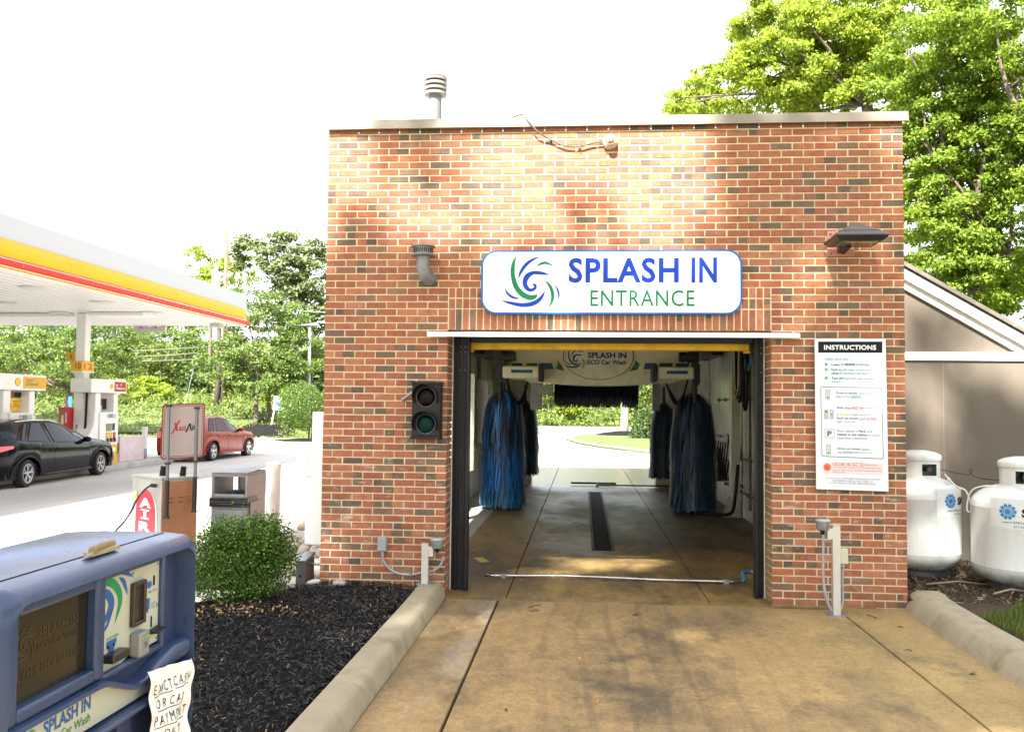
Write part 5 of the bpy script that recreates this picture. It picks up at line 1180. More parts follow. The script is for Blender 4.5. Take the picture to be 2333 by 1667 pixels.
bnd = [(-6.86, 1.190), (-6.476, 1.183), (-6.41, 1.160), (-6.35, 1.133), (-6.268, 1.130), (-6.20, 1.137), (-6.20, 1.10), (-6.27, 1.103), (-6.56, 1.108), (-6.86, 1.10)]
mb = MB(); mb.prism([(1.455, y, z) for y, z in bnd], (.018, 0, 0)); ns = mb.build('name_strip', KW, ki)
mb = MB(); a = at(118, 1655, 'x', 1.474); b2 = at(222, 1604, 'x', 1.474)
ktext(mb, 'SPLASH IN', 1.4738, -6.69, -6.525, 1.148, 1.176, .03, 0); ktext(mb, 'ECO Car Wash', 1.4738, -6.69, -6.525, 1.122, 1.141, .01, 1)
swirl(mb, lambda x, y: (1.4738, -6.80+(x-228)*.00020, 1.184-(y-90)*.00018), {'b': 0, 'g': 1})
mb.build('name_lettering', [pm('print_blue', (0, 0, 0)), pm('print_green', (0, 0, 0))], ns)
mb = MB(); mb.box(1.456, 1.50, -6.86, -6.11, 1.085, 1.099); mb.build('ledge', KB, ki, bevel=.006)
mb = MB(); mb.box(1.30, 1.31, -6.84, -6.10, .88, 1.085); mb.box(1.31, 1.47, -6.40, -6.34, .88, 1.085); mb.box(1.31, 1.47, -6.14, -6.11, .88, 1.085); mb.box(1.31, 1.5, -6.86, -6.09, .86, .905); mb.build('pocket', KD, ki, bevel=.004)
mb = MB(); mb.box(1.32, 1.40, -6.335, -6.15, .91, 1.06); mb.build('receipt_unit', pm('unit_black', (.02, .02, .024), .4), ki, bevel=.006)
mb = MB(); mb.box(1.10, 1.44, -6.80, -6.12, .0, .88); mb.build('pedestal', KD, ki, bevel=.03)
# thin parting line in the hood
mb = MB(); mb.box(1.425, 1.427, -6.80, -6.12, 1.4615, 1.4632); mb.build('hood_seam', INK, ki)
# brush lying on top
wb = thing('hand_brush', (1.38, -6.36, 1.47), 'small worn straw-bristled brush head lying on top of the blue kiosk', 'brush')
a = at(206, 1262, 'z', 1.47); b2 = at(257, 1243, 'z', 1.47)
mb = MB(); rd = random.Random(4); d = (b2-a); 
for i in range(420):
    u = rd.random(); p = a+d*u+Vector((rd.uniform(-.008, .008), rd.uniform(-.004, .004), 0)); h = .017+rd.uniform(-.002, .002)
    mb.add([(p.x-.0009, p.y, p.z), (p.x+.0009, p.y, p.z), (p.x+rd.uniform(-.003, .003), p.y+rd.uniform(-.004, .004), p.z+h)], [(0, 1, 2)], 0, (1, 1, 1))
mb.box(min(a.x, b2.x)-.004, max(a.x, b2.x)+.004, a.y, b2.y, 1.464, 1.473); mb.build('bristles', pm('straw', (.40, .30, .16), .8, var=.3, vs=80), wb)
mb = MB(); mb.tube([a+Vector((0, -.012, -.002)), b2+Vector((0, .012, -.002))], .004, 6); mb.build('wire_core', GREYP, wb)
# taped paper note
pn_ = thing('paper_note', (1.5, -6.2, 1.05), 'crumpled white paper note with handwritten EXACT CASH taped to the kiosk front', 'note')
m, t, b = newmat('crumpled_paper'); b.inputs['Base Color'].default_value = (.74, .74, .74, 1); b.inputs['Roughness'].default_value = .6
vv = objvec(t); h = mth(t, 'ADD', noise(t, vv, 14, 4, .6), mth(t, 'MULTIPLY', noise(t, vv, 45, 3), .4)); bump(t, b, h, .9, .012)
mb = MB(); TL_, TR_, BR_, BL_ = at(336, 1530, 'x', 1.507), at(438, 1498, 'x', 1.507), at(432, 1690, 'x', 1.507), at(346, 1735, 'x', 1.507)
NU, NV = 24, 34
def crum(u, v): return .004*math.sin(u*9+v*5)+.003*math.sin(v*17-u*7)+.0025*math.sin(u*23+v*13)+.006*max(0, u-.8)*5*math.sin(v*6)
def pp(u, v, e=0):
    p = (TL_*(1-u)+TR_*u)*(1-v)+(BL_*(1-u)+BR_*u)*v; p = p.copy(); p.x += crum(u, v)+e
    if u > .9: p.y += .004*math.sin(v*15)
    return p
vs = [pp(i/NU, j/NV) for j in range(NV+1) for i in range(NU+1)]
mb.add(vs, [(j*(NU+1)+i, j*(NU+1)+i+1, (j+1)*(NU+1)+i+1, (j+1)*(NU+1)+i) for j in range(NV) for i in range(NU)]); mb.build('sheet', m, pn_, smooth=True)
mb = MB()
def hand(txt, u0, u1, v0, v1, tiltv, mi=0):
    t2 = MB(); t2.text(txt, (0, 0, 0), (1, 0, 0), (0, 1, 0), 1, 1, -.006, 0, .04, 0, None, 1.45)
    mb.add([pp(u0+(u1-u0)*p[0], v1-(v1-v0)*p[1]+tiltv*p[0], .0016) for p in t2.v], t2.f, mi)
for txt, u0, u1, v0, v1 in (('EXACT', .10, .51, .17, .28), ('CASH', .58, .92, .15, .26), ('OR CAD', .22, .76, .36, .46), ('PAYMENT', .14, .86, .53, .64), ('ONLY', .34, .70, .71, .81)):
    hand(txt, u0, u1, v0, v1, -.015)
    t_ = .008
    for k in range(12):
        ua, ub = u0+(u1-u0)*k/12, u0+(u1-u0)*(k+1)/12; vy = v1+.022-.015*k/12; mb.quad(pp(ua, vy+t_, .0016), pp(ub, vy+t_, .0016), pp(ub, vy, .0016), pp(ua, vy, .0016))
mb.build('handwriting', INK, pn_)
# ================================================================== planting bed, stones, utility box
MX = [(1.0, -.0), (1.0, -12), (-1.9, -12), (-1.75, -4), (-1.5, -2.2), (-1.05, -1.45), (-.62, -.75), (-.42, -.3), (-.2, -.06), (.0, -.0)]
def mz(x, y): return .085+.05*np.exp(-((x-.3)**2+(y+1.6)**2)/1.2)+.02*np.sin(x*4+y*3)
bed = MB(); N_ = 46
gxs = np.linspace(-1.95, 1.01, 40); gys = np.linspace(-12, .0, 90)
def inside(x, y, P=MX):
    c = False
    for i in range(len(P)):
        x1, y1 = P[i]; x2, y2 = P[i-1]
        if (y1 > y) != (y2 > y) and x < (x2-x1)*(y-y1)/(y2-y1)+x1: c = not c
    return c
bed.v = [(x, y, float(mz(x, y)) if inside(x, y) else -.10) for y in gys for x in gxs]
for j in range(89):
    for i in range(39):
        bed.f.append((j*40+i, j*40+i+1, (j+1)*40+i+1, (j+1)*40+i)); bed.mi.append(0); bed.c.append((1, 1, 1))
struct(bed, 'mulch_bed', MULCHB, smooth=True)
def reg(r, n):
    x = r.uniform(-1.5, 1.02, n); y = -5.6*r.random(n)**1.15; k = np.array([inside(a, b) for a, b in zip(x, y)]); return x[k], y[k]
scatter_chips('mulch', 30000, reg, (.007, .024), (.002, .0055), [(0., (.008, .008, .009)), (.5, (.027, .026, .027)), (.92, (.065, .06, .058)), (.985, (.13, .085, .055)), (1., (.32, .20, .10))], mz, 21, .45)
scatter_chips('leaf_litter', 200, lambda r, n: (r.normal(-.35, .33, n), r.normal(-1.42, .13, n)), (.008, .02), (.004, .009), [(0., (.12, .06, .03)), (.6, (.30, .17, .07)), (1., (.5, .34, .16))], lambda x, y: mz(x, y)+.01, 22, .5)
# river stones
struct(flat([(-1.9, 3.4), (-.02, 3.4), (-.02, -.0), (-.5, -.25), (-1.2, .8), (-2.0, 2.2)], -.02, .2), 'gravel_bed', pm('pale_grit', (.42, .37, .29), .9, var=.3, vs=20, bmp=1, bs=60, bdist=.01))
STM = [pm('stone_%d' % i, c, .7, var=.15, vs=7, bmp=.2, bs=40) for i, c in enumerate(((.50, .46, .40), (.40, .37, .34), (.55, .47, .35), (.36, .33, .33), (.46, .40, .33)))]
rd = random.Random(8); protos = []
for i in range(5):
    mb = MB(); a, b_, c_ = .085, .062, .042
    vs = []; fs = []; nu, nv = 14, 8
    ph = rd.uniform(0, 6)
    for j in range(nv+1):
        for k in range(nu):
            t1 = math.pi*j/nv; t2 = 2*math.pi*k/nu; q = 1+.1*math.sin(2*t2+ph)+.07*math.sin(3*t2+ph*2)
            vs.append((a*q*math.sin(t1)*math.cos(t2), b_*q*math.sin(t1)*math.sin(t2), c_*math.cos(t1)))
    for j in range(nv):
        for k in range(nu): fs.append((j*nu+k, j*nu+(k+1) % nu, (j+1)*nu+(k+1) % nu, (j+1)*nu+k))
    mb.add(vs, fs); protos.append((mb, STM[i]))
meshes = []
for mb, m in protos:
    o = mb.build('river_stone', m, smooth=True, local=True); meshes.append(o)
first = list(meshes); cnt = 0
def place(loc, s, rz, pi, lab, grp='river stones in the pale gravel bed'):
    global cnt
    if first and meshes[pi] in first: o = meshes[pi]; first.remove(o)
    else: o = meshes[pi].copy(); col.objects.link(o)
    o.location = loc; o.scale = (s, s*rd.uniform(.85, 1.1), s*rd.uniform(.8, 1.15)); o.rotation_euler = (rd.uniform(-.3, .3), rd.uniform(-.3, .3), rz); tag(o, lab, 'stone', grp); cnt += 1
LB = 'smooth pale river stone among many in the bed by the brick corner'
pts_ = []
for k in range(900):
    y = rd.uniform(.12, 3.1); x = rd.uniform(-.20-.42*y-.3, -.06-.12*y)
    s = rd.uniform(.55, 1.15)
    if any((x-a)**2+(y-b)**2 < (.098*(s+c)/2)**2*1.1 for a, b, c in pts_): continue
    pts_.append((x, y, s))
for x, y, s in pts_[:150]: place((x, y, .0+.03*s), s, rd.uniform(0, 6.3), rd.randrange(5), LB)
place(tuple(at(775, 1331, 'y', -.09)), 1.05, .3, 3, 'flat mauve-grey stone at the foot of the brick corner, on the mulch', None)
place(tuple(at(748, 1344, 'y', -.12)), .95, .6, 1, 'grey stone half sunk in mulch left of the mauve stone', None)
place(tuple(at(716, 1328, 'y', .02)), .95, .2, 0, 'grey stone just right of the dark utility box', None)
place(tuple(at(697, 1197, 'y', 2.9)), 1.6, .8, 2, 'largest tan stone at the top of the gravel bed', None)
for o in first: bpy.data.objects.remove(o)
# utility box with slanted lid
ub = thing('utility_box', (-.25, .2, 0), 'dark grey slant-topped utility box standing among pale stones by the brick corner', 'electrical box')
f0, f1, f2, f3 = at(673, 1335, 'y', .05), at(694, 1333, 'y', .05), at(694, 1279, 'y', .05), at(673, 1283, 'y', .05)
x0, x1 = f0.x, f1.x; z0 = -.02; zt = f2.z
mb = MB(); mb.prism([(x0, .05, z0), (x1, .05, z0), (x1, .05, zt), (x0, .05, zt)], (0, .30, 0)); b_ = mb.build('case', pm('utility_grey', (.10, .095, .10), .5, .2, var=.2, dirt=.3), ub, bevel=.004)
mb = MB(); mb.add([(x0-.006, .04, zt), (x1+.006, .04, zt), (x1+.006, .36, zt+.012), (x0-.006, .36, zt+.012), (x0-.006, .04, zt+.014), (x1+.006, .04, zt+.014), (x1+.006, .36, zt+.05), (x0-.006, .36, zt+.05)], [(0, 3, 2, 1), (4, 5, 6, 7), (0, 1, 5, 4), (1, 2, 6, 5), (2, 3, 7, 6), (3, 0, 4, 7)]); mb.build('lid', pm('utility_lid', (.22, .22, .24), .4, .3, var=.1), ub, bevel=.003)
mb = MB(); mb.lathe([(.012, .0), (.012, -.006), (0, -.007)], ((x0+x1)/2, .05, zt-.14), 'y', 10); mb.build('knockout', INK, ub)
mb = MB(); mb.tube([(x1, .2, zt-.05), (0.0, .2, zt-.05)], .011, 8); mb.build('pipe', GALV, ub, smooth=True)
# white cabinet on the side wall
wcb = thing('white_cabinet', (-.14, 1.2, 0), 'tall thin white cabinet fixed to the side wall just beyond the brick corner', 'cabinet')
mb = MB(); mb.box(-.21, -.003, .35, .9, .40, 1.73); mb.build('case', WHITEP, wcb, bevel=.006)
mb = MB(); mb.box(-.30, -.212, .35, .9, 1.085, 1.11); mb.box(-.27, -.212, .37, .88, .40, 1.085); mb.build('side_shelf', WHITEP, wcb, bevel=.004)
# ================================================================== leafy bush
def leafy(name, n, pts_fn, L, mat, seed, parent=None, kind=None, outc=None, droop=0., wr=.45, fold=.3):
    """n leaves as folded lozenges: pts_fn(r, n) -> positions, outward normals"""
    r = np.random.default_rng(seed); p, nrm = pts_fn(r, n); n = len(p)
    d = r.normal(0, 1, (n, 3)); d += nrm*.5; d[:, 2] -= droop; d /= np.linalg.norm(d, axis=1, keepdims=True)
    u = nrm+r.normal(0, .55, (n, 3)); u -= d*(u*d).sum(1, keepdims=True); u /= np.linalg.norm(u, axis=1, keepdims=True)+1e-9
    s = np.cross(d, u); l = r.uniform(L[0], L[1], n)[:, None]; w_ = l*wr
    v = np.stack([p, p+d*l*.5+s*w_*.5-u*l*fold*.15, p+d*l, p+d*l*.5-s*w_*.5-u*l*fold*.15], 1).reshape(-1, 3)
    return fastmesh(name, v, 4, mat, kind, parent, rnd=r.random(n))
def blob(cs, per_shell=.55):
    """cs: list of (cx,cy,cz, rx,ry,rz); clumped leaves mostly near the surfaces"""
    cs = np.array(cs, float); wts = cs[:, 3]*cs[:, 4]*cs[:, 5]; wts = wts/wts.sum()
    def f(r, n):
        k = r.choice(len(cs), n, p=wts); dd = r.normal(0, 1, (n, 3)); dd /= np.linalg.norm(dd, axis=1, keepdims=True)
        rad = np.where(r.random(n) < per_shell, r.normal(.93, .10, n), r.random(n)**.45)[:, None]
        return cs[k, :3]+dd*rad*cs[k, 3:6], dd
    return f
BUSHM = leafmat('box_leaf', (.022, .062, .008), (.07, .15, .016), (.22, .34, .045), .22, .22)
def bush(name, cx, cy, z0, rx, ry, h, n, L, label, seed, mat=BUSHM, twigs=26, shoots=True):
    t = thing(name, (cx, cy, z0), label, 'bush'); r = random.Random(seed)
    cs = [(0, 0, h*.50, rx*.72, ry*.75, h*.40), (rx*.35, 0, h*.70, rx*.5, ry*.5, h*.28), (-rx*.5, -ry*.2, h*.42, rx*.5, ry*.5, h*.32), (rx*.45, -.05, h*.35, rx*.45, ry*.5, h*.25), (-rx*.15, -ry*.2, h*.22, rx*.75, ry*.7, h*.22)]
    for i in range(26):
        a = r.uniform(0, 6.283); e = r.uniform(-.35, 1.3); q = r.uniform(.55, .8)
        cs.append((rx*q*math.cos(a)*math.cos(e), ry*q*math.sin(a)*math.cos(e), h*.5+h*.42*q*math.sin(e), rx*r.uniform(.16, .40), ry*r.uniform(.16, .36), h*r.uniform(.08, .2)))
    o = leafy('foliage', n, blob(cs, .6), L, mat, seed, t, wr=.62)
    mb = MB()
    for i in range(twigs):
        a = r.uniform(0, 6.283); e = r.uniform(.35, 1.35); l = h*r.uniform(.5, .95)
        p = Vector((rx*.85*math.cos(a)*math.cos(e)*l/h*1.2, ry*.85*math.sin(a)*math.cos(e)*l/h*1.2, l*math.sin(e)+.05)); mb.tube([(r.uniform(-.04, .04), r.uniform(-.04, .04), -.03), p*.5+Vector((0, 0, .06)), p], [.009, .006, .003], 5)
    mb.build('stems', pm('twig_bark', (.26, .2, .14), .8), t, local=True, smooth=True)
    if shoots:
        v = []; 
        def sh_(r2, n2):
            P_, N2 = [], []
            for i in range(26):
                a = r2.uniform(0, 6.283); q = r2.uniform(.5, 1); b0 = np.array([rx*q*math.cos(a), ry*q*math.sin(a), h*(1-.45*q*q)]); dr = np.array([math.cos(a)*.5*q, math.sin(a)*.5*q, 1.]); L_ = r2.uniform(.05, .16)
                for k in range(14):
                    P_.append(b0+dr*L_*k/14+r2.normal(0, .006, 3)); N2.append(dr)
            return np.array(P_), np.array(N2)
        leafy('shoots', 10, sh_, (L[0], L[1]), leafmat('young_leaf', (.13, .22, .03), (.2, .32, .05), None, .35, .35) if 'young_leaf' not in bpy.data.materials else bpy.data.materials['young_leaf'], seed+1, t)
    return t
b_c = at(556, 1290, 'y', -.85)
bush('boxwood_bush', b_c.x-.01, -.85, .10, .52, .44, .78, 30000, (.016, .029), 'clipped glossy green bush on the black mulch left of the brick wall', 31)
# ================================================================== bollards, bin, air machine
BOLW = pm('bollard_white', (.70, .69, .66), .4, var=.05, dirt=.2)
BOLG = pm('bollard_grey', (.25, .27, .30), .6, var=.1, dirt=.3)
def bollard(x, y, z, h, r, lab, dark=True):
    t = thing('bollard', (x, y, z), lab, 'bollard', 'white bollards round the forecourt')
    mb = MB(); mb.lathe([(r, z+(.34 if dark else 0)), (r, z+h-.09), (r*1.03, z+h-.09), (r*1.03, z+h-.02), (r*.8, z+h), (0, z+h+.005)], (x, y, 0), 'z', 28); mb.build('sleeve', BOLW, t, smooth=True, auto=40)
    mb = MB(); mb.lathe([(r*.97, z-.1), (r*.97, z+.345)], (x, y, 0), 'z', 24); mb.build('foot', BOLG if dark else BOLW, t, smooth=True)
c1, c2 = at(608, 1052, 'y', 3.6), at(640, 1052, 'y', 3.6)
bollard((c1.x+c2.x)/2, 3.6, -.2, c1.z+.2, (c2.x-c1.x)/2, 'white bollard just right of the grey litter bin', False)
c1, c2 = at(677, 1030, 'y', 5.2), at(705, 1030, 'y', 5.2)
bollard((c1.x+c2.x)/2, 5.2, -.03, c1.z+.03, (c2.x-c1.x)/2, 'white bollard with grey foot between the litter bin and the brick corner')
tb_ = thing('litter_bin', (-1.75, 2.3, -.2), 'square grey litter bin with open mouth and black bag showing, behind the bush', 'litter bin')
BING = pm('bin_grey', (.30, .31, .325), .5, var=.08, vs=6, bmp=.2, bs=90, dirt=.2)
A, B2 = at(481, 1090, 'y', 2.0), at(565, 1090, 'y', 2.0)
bx0, bx1, by0, by1 = A.x, B2.x, 2.0, 2.62; zt = at(500, 1090, 'y', 2.0).z
# the body, with a mouth cut through the hood
za, zb = at(500, 1125, 'y', 2.0).z, at(500, 1086, 'y', 2.0).z; zl = at(500, 1133, 'y', 2.0).z; zl2 = at(500, 1154, 'y', 2.0).z
mb = MB(); sk = .05
mb.add([(bx0+.0, by0, -.22), (bx1, by0, -.22), (bx1, by1, -.22), (bx0, by1, -.22), (bx0-.0, by0-.0, zl+.004), (bx1+.0, by0-.0, zl+.004), (bx1+.0, by1+.0, zl+.004), (bx0-.0, by1+.0, zl+.004)], [(0, 1, 5, 4), (1, 2, 6, 5), (2, 3, 7, 6), (3, 0, 4, 7)])
mb.build('body', BING, tb_, bevel=.02)
mb = MB(); mb.box(bx0+.05, bx1-.05, by0-.02, by0-.008, -.2, zl2-.04); mb.box(bx1+.008, bx1+.022, by0+.06, by1-.1, -.2, zl2+.05); mb.build('raised_panel', BING, tb_, bevel=.01)
mb = MB(); mb.box(bx0-.012, bx1-.012+.02, by0-.022, by0+.3, zl2, zl); mb.build('bin_bag', pm('bag_black', (.02, .02, .022), .3, var=.4, vs=20, bmp=1, bs=14, stretch=(.3, 1, 3), bdist=.02), tb_, bevel=.006)
mb = MB(); t_ = .035; zh = zt+.045
mb.box(bx0, bx0+t_, by0, by1, zl, zh); mb.box(bx1-t_, bx1, by0, by1, zl+.0, zh); mb.box(bx0+t_, bx1-t_, by0, by0+.02, zl, za); mb.box(bx0+t_, bx1-t_, by0, by0+.02, zb, zh); mb.box(bx0+t_, bx1-t_, by1-.02, by1, zl, za-.0); mb.box(bx0+t_, bx1-t_, by1-.02, by1, zb, zh)
mb.box(bx0, bx1, by0, by1, zh, zh+.03); mb.box(bx0+.21, bx0+.24, by0+.3, by1-.02, za, zb)
mb.build('hood', BING, tb_, bevel=.012)
mb = MB(); a_ = [(bx0-.005, by0-.01, zh+.03), (bx1+.005, by0-.01, zh+.03), (bx1+.005, by1+.01, zh+.06), (bx0-.005, by1+.01, zh+.06), (bx0+.05, by0+.08, zh+.075), (bx1-.05, by0+.08, zh+.075), (bx1-.05, by1-.05, zh+.085), (bx0+.05, by1-.05, zh+.085)]
mb.add(a_, [(4, 5, 6, 7), (0, 1, 5, 4), (1, 2, 6, 5), (2, 3, 7, 6), (3, 0, 4, 7)]); mb.build('lid', BING, tb_, bevel=.008)
# ---- tyre air machine with its sign
am = thing('air_machine', (-2, 1, -.2), 'tyre air machine with red AIR panel, copper side and a square sign on two posts', 'air machine')
# cabinet corners in plan: A (left of AIR face), B (shared edge), C (right of copper face)
A = at(302, 1087, 'y', 1.32); B2 = at(368, 1092, 'y', .95); C2 = at(450, 1085, 'y', 1.28)
zt = B2.z; D2 = A+C2-B2
def v3(p, z): return (p.x, p.y, z)
COP = pm('copper_panel', (.40, .19, .095), .45, .35, var=.14, vs=5, dirt=.35, dirtc=(.5, .3, .2), stretch=(1, 1, .35)); STE = pm('cabinet_steel', (.40, .40, .37), .35, .3, var=.06, dirt=.15)
mb = MB(); mb.add([v3(A, -.25), v3(B2, -.25), v3(C2, -.25), v3(D2, -.25), v3(A, zt), v3(B2, zt), v3(C2, zt), v3(D2, zt)], [(0, 1, 5, 4), (1, 2, 6, 5), (2, 3, 7, 6), (3, 0, 4, 7), (4, 5, 6, 7)]); mb.build('cabinet', STE, am, bevel=.006)
d1 = (B2-A); d1.z = 0; n1 = Vector((d1.y, -d1.x, 0)).normalized(); d2 = (C2-B2); d2.z = 0; n2 = Vector((d2.y, -d2.x, 0)).normalized()
def fa(u, z, e): p = A+d1*u+n1*e; return (p.x, p.y, z)
def fb(u, z, e): p = B2+d2*u+n2*e; return (p.x, p.y, z)
mb = MB(); mb.add([fb(u, z, e) for e in (.001, .012) for u, z in ((.03, -.2), (.99, -.2), (.99, zt-.03), (.03, zt-.03))], [(4, 5, 6, 7), (0, 1, 5, 4), (1, 2, 6, 5), (2, 3, 7, 6), (3, 0, 4, 7)]); cpn = mb.build('side_panel', COP, am)
mb = MB()
for u in (.25, .52, .8):
    for z in (zt-.20, zt-.25): mb.add([fb(u-.07, z-.012, .014), fb(u+.07, z-.012, .014), fb(u+.07, z+.012, .014), fb(u-.07, z+.012, .014), fb(u-.06, z+.004, .03), fb(u+.06, z+.004, .03)], [(0, 1, 5, 4), (2, 3, 4, 5), (1, 2, 5), (3, 0, 4)])
mb.build('louvre', COP, cpn)
REDP = pm('air_red', (.55, .02, .035), .35, var=.05)
mb = MB(); L_ = (d1.length); ztop = at(340, 1115, 'y', 1.1).z; rr = .36
def arch(s, e):
    pts = [fa(.5-s, -.2, e), fa(.5+s, -.2, e)]
    r_ = s*L_
    for k in range(13): a = math.pi*k/12; pts.append(fa(.5+s*math.cos(a), ztop-r_*1.0+(r_*1.25)*math.sin(a)-r_*.25, e))
    return pts
mb.poly(arch(.40, .004), 0); mb.build('air_panel_border', WHITEP, am)
mb = MB(); mb.poly(arch(.345, .007), 0); ap = mb.build('air_panel', REDP, am)
mb = MB()
for ch, ya, yb in (('A', 1134, 1156), ('I', 1160, 1182), ('R', 1188, 1210)):
    za, zb = at(335, yb, 'y', 1.13).z, at(335, ya, 'y', 1.13).z; wd_ = .40 if ch != 'I' else .09
    mb.text(ch, fa(.5-wd_/2, za, .009), d1, ZU, wd_*L_, zb-za, .05)
za, zb = at(335, 1182, 'y', 1.13).z, at(335, 1160, 'y', 1.13).z
for z in (za, zb-.016): mb.quad(fa(.36, z, .0092), fa(.64, z, .0092), fa(.64, z+.016, .0092), fa(.36, z+.016, .0092))
mb.build('lettering', WHITEP, ap)
mb = MB(); mb.add([fa(-.04, zt, .01), fa(1.03, zt, .01), v3(C2+n2*.02, zt), v3(D2, zt)]+[(a, b, c+.02) for a, b, c in [fa(-.04, zt, .01), fa(1.03, zt, .01), v3(C2+n2*.02, zt), v3(D2, zt)]], [(0, 1, 5, 4), (1, 2, 6, 5), (2, 3, 7, 6), (3, 0, 4, 7), (4, 5, 6, 7)]); mb.build('top_cover', STE, am)
mb = MB(); mb.lathe([(.02, 0), (.02, -.01), (.012, -.014), (0, -.014)], fa(.12, at(312, 1124, 'y', 1.2).z, .0), 'y', 14); mb.build('lock', CHROME, am, smooth=True, auto=40)
mb = MB()
for px, py in ((370, 1075), (416, 1071)):
    p = at(px, py, 'y', 1.25); mb.tube([(p.x, p.y, zt), (p.x+.012, p.y, zt+.125)], [.036, .03], 14)
mb.build('vent_stub', RUBBER, am, smooth=True, auto=40)
mb = MB(); hp = [at(x, y, 'y', yy) for x, y, yy in ((354, 1106, 1.0), (345, 1105, .93), (330, 1115, .9), (313, 1136, .95), (298, 1165, 1.0), (285, 1185, .95), (268, 1204, .85), (240, 1235, .8))]
mb.tube([Vector(p) for p in catmull(hp, 5)], .012, 8); mb.tube([hp[0], hp[1]], .022, 10); mb.build('air_hose', pm('hose_black', (.03, .028, .025), .5), am, smooth=True)
mb = MB(); mb.quad(fa(.14, .70, .01), fa(.22, .72, .01), fa(.2, .8, .01), fa(.12, .78, .01)); mb.build('yellow_tag', pm('tag_yellow', (.6, .45, .05), .5), am)
# sign on two square posts
SYp = .92
pL0, pL1 = at(379, 1178, 'y', SYp), at(385, 924, 'y', SYp); pR0, pR1 = at(442, 1164, 'y', 1.14), at(449, 929, 'y', 1.14)
STP = pm('post_zinc', (.14, .155, .16), .45, .3, var=.15, dirt=.3)
for a, b in ((pL0, pL1), (pR0, pR1)):
    mb = MB(); w_ = .014; mb.add([(a.x-w_, a.y-w_, a.z), (a.x+w_, a.y-w_, a.z), (a.x+w_, a.y+w_, a.z), (a.x-w_, a.y+w_, a.z), (b.x-w_, b.y-w_, b.z), (b.x+w_, b.y-w_, b.z), (b.x+w_, b.y+w_, b.z), (b.x-w_, b.y+w_, b.z)], [(0, 3, 2, 1), (4, 5, 6, 7), (0, 1, 5, 4), (1, 2, 6, 5), (2, 3, 7, 6), (3, 0, 4, 7)]); mb.build('sign_post', STP, am, bevel=.003)
    mb = MB(); 
    for f in (.0, .48, 1.0):
        p = a.lerp(b, f); mb.box(p.x-.026, p.x+.026, p.y-.022, p.y+.022, p.z-.012, p.z+.012)
    for f in (.0, ): 
        p = a.lerp(b, f); mb.tube([p, p+Vector((.0, 0, (b.z-a.z)*.33))], .024, 8)
    mb.build('post_clamp', pm('clamp_dark', (.02, .02, .02), .5, .2), am)
c_ = [at(365, 1047, 'y', .96), at(463, 1041, 'y', 1.19), at(467, 930, 'y', 1.19), at(370, 921, 'y', .96)]
su = (c_[1]-c_[0]); sv = (c_[3]-c_[0]); sn = su.cross(sv).normalized(); o_ = c_[0]
def sp_(u, v, e): return o_+su*u+sv*v+sn*e
def srr(m_, e, r=.07):
    pts = rrect(m_, 1-m_, m_*.8, 1-m_*.8, r, 5); return [sp_(u, v, e) for u, v in pts]
mb = MB(); mb.prism(srr(0, -.006), sn*.01); sgn = mb.build('sign_panel', pm('sign_maroon', (.18, .018, .014), .5, var=.12), am)
mb = MB(); mb.poly(srr(.030, .0052)); mb.build('sign_line', pm('sign_offwhite', (.36, .29, .265), .5, var=.1, vs=4, dirt=.4, dirtc=(.45, .33, .28)), sgn)
mb = MB(); mb.poly(srr(.052, .0062)); mb.build('sign_ring', pm('sign_maroon', (0, 0, 0)), sgn)
mb = MB(); mb.poly(srr(.066, .0072)); mb.build('sign_face', pm('sign_offwhite', (0, 0, 0)), sgn)
mb = MB()
def st_(t, u0, u1, v0, v1, b, mi, sh=0.): mb.text(t, sp_(u0, v0, .009), su, sv, (u1-u0)*su.length, (v1-v0)*sv.length, b, mi, sh)
def sl_(u0, v0, u1, v1, w_, mi): mb.quad(*[sp_(u, v, .009) for u, v in ((u0-w_, v0), (u0+w_, v0), (u1+w_, v1), (u1-w_, v1))], mi)
sl_(.245, .46, .41, .70, .022, 0); sl_(.37, .50, .31, .655, .022, 0)
st_('act', .40, .575, .51, .60, .03, 0, .1); sl_(.57, .475, .655, .635, .018, 1); sl_(.66, .635, .69, .50, .016, 1); st_('ir', .71, .80, .51, .615, .03, 1, .1)
mb.build('sign_lettering', [pm('logo_red', (.34, .02, .02), .5), INK], sgn)
# ================================================================== filling station
CW_ = pm('canopy_white', (.40, .41, .43), .35, var=.02); CY = pm('canopy_yellow', (.68, .36, .003), .45, var=.03, spec=.2); CR_ = pm('canopy_red', (.50, .024, .010), .45, var=.03, spec=.2)
SOF = pm('soffit_white', (.80, .79, .77), .4, var=.02)
cn = thing('station_canopy', (-20, 5, 4.5), 'white filling station canopy with yellow and red bands over the pumps', 'canopy')
XF, YE = -9.1, 21.05; Yn = -14
mb = MB()
def fascia(prof, mat, nm, y0=Yn, y1=YE):
    mb = MB()
    for (a, b) in zip(prof[:-1], prof[1:]): mb.quad((XF+a[0], y0, a[1]), (XF+a[0], y1, a[1]), (XF+b[0], y1, b[1]), (XF+b[0], y0, b[1]))
    return mb.build(nm, mat, cn, smooth=True, auto=30)
fascia([(.0, 4.69), (.0, 4.70), (-.02, 5.09), (-.02, 5.57), (-.3, 5.58)], CW_, 'fascia')
fascia([(.004, 4.705), (.055, 4.72), (.085, 4.80), (.08, 4.92), (.045, 5.02), (-.012, 5.085)], CY, 'yellow_band', Yn, YE-.22)
fascia([(-.0, 4.675), (.06, 4.67), (.11, 4.64), (.12, 4.59), (.10, 4.545), (.03, 4.53)], CR_, 'red_band')
fascia([(.03, 4.525), (.03, 4.50), (-.05, 4.495)], CY, 'lower_edge')
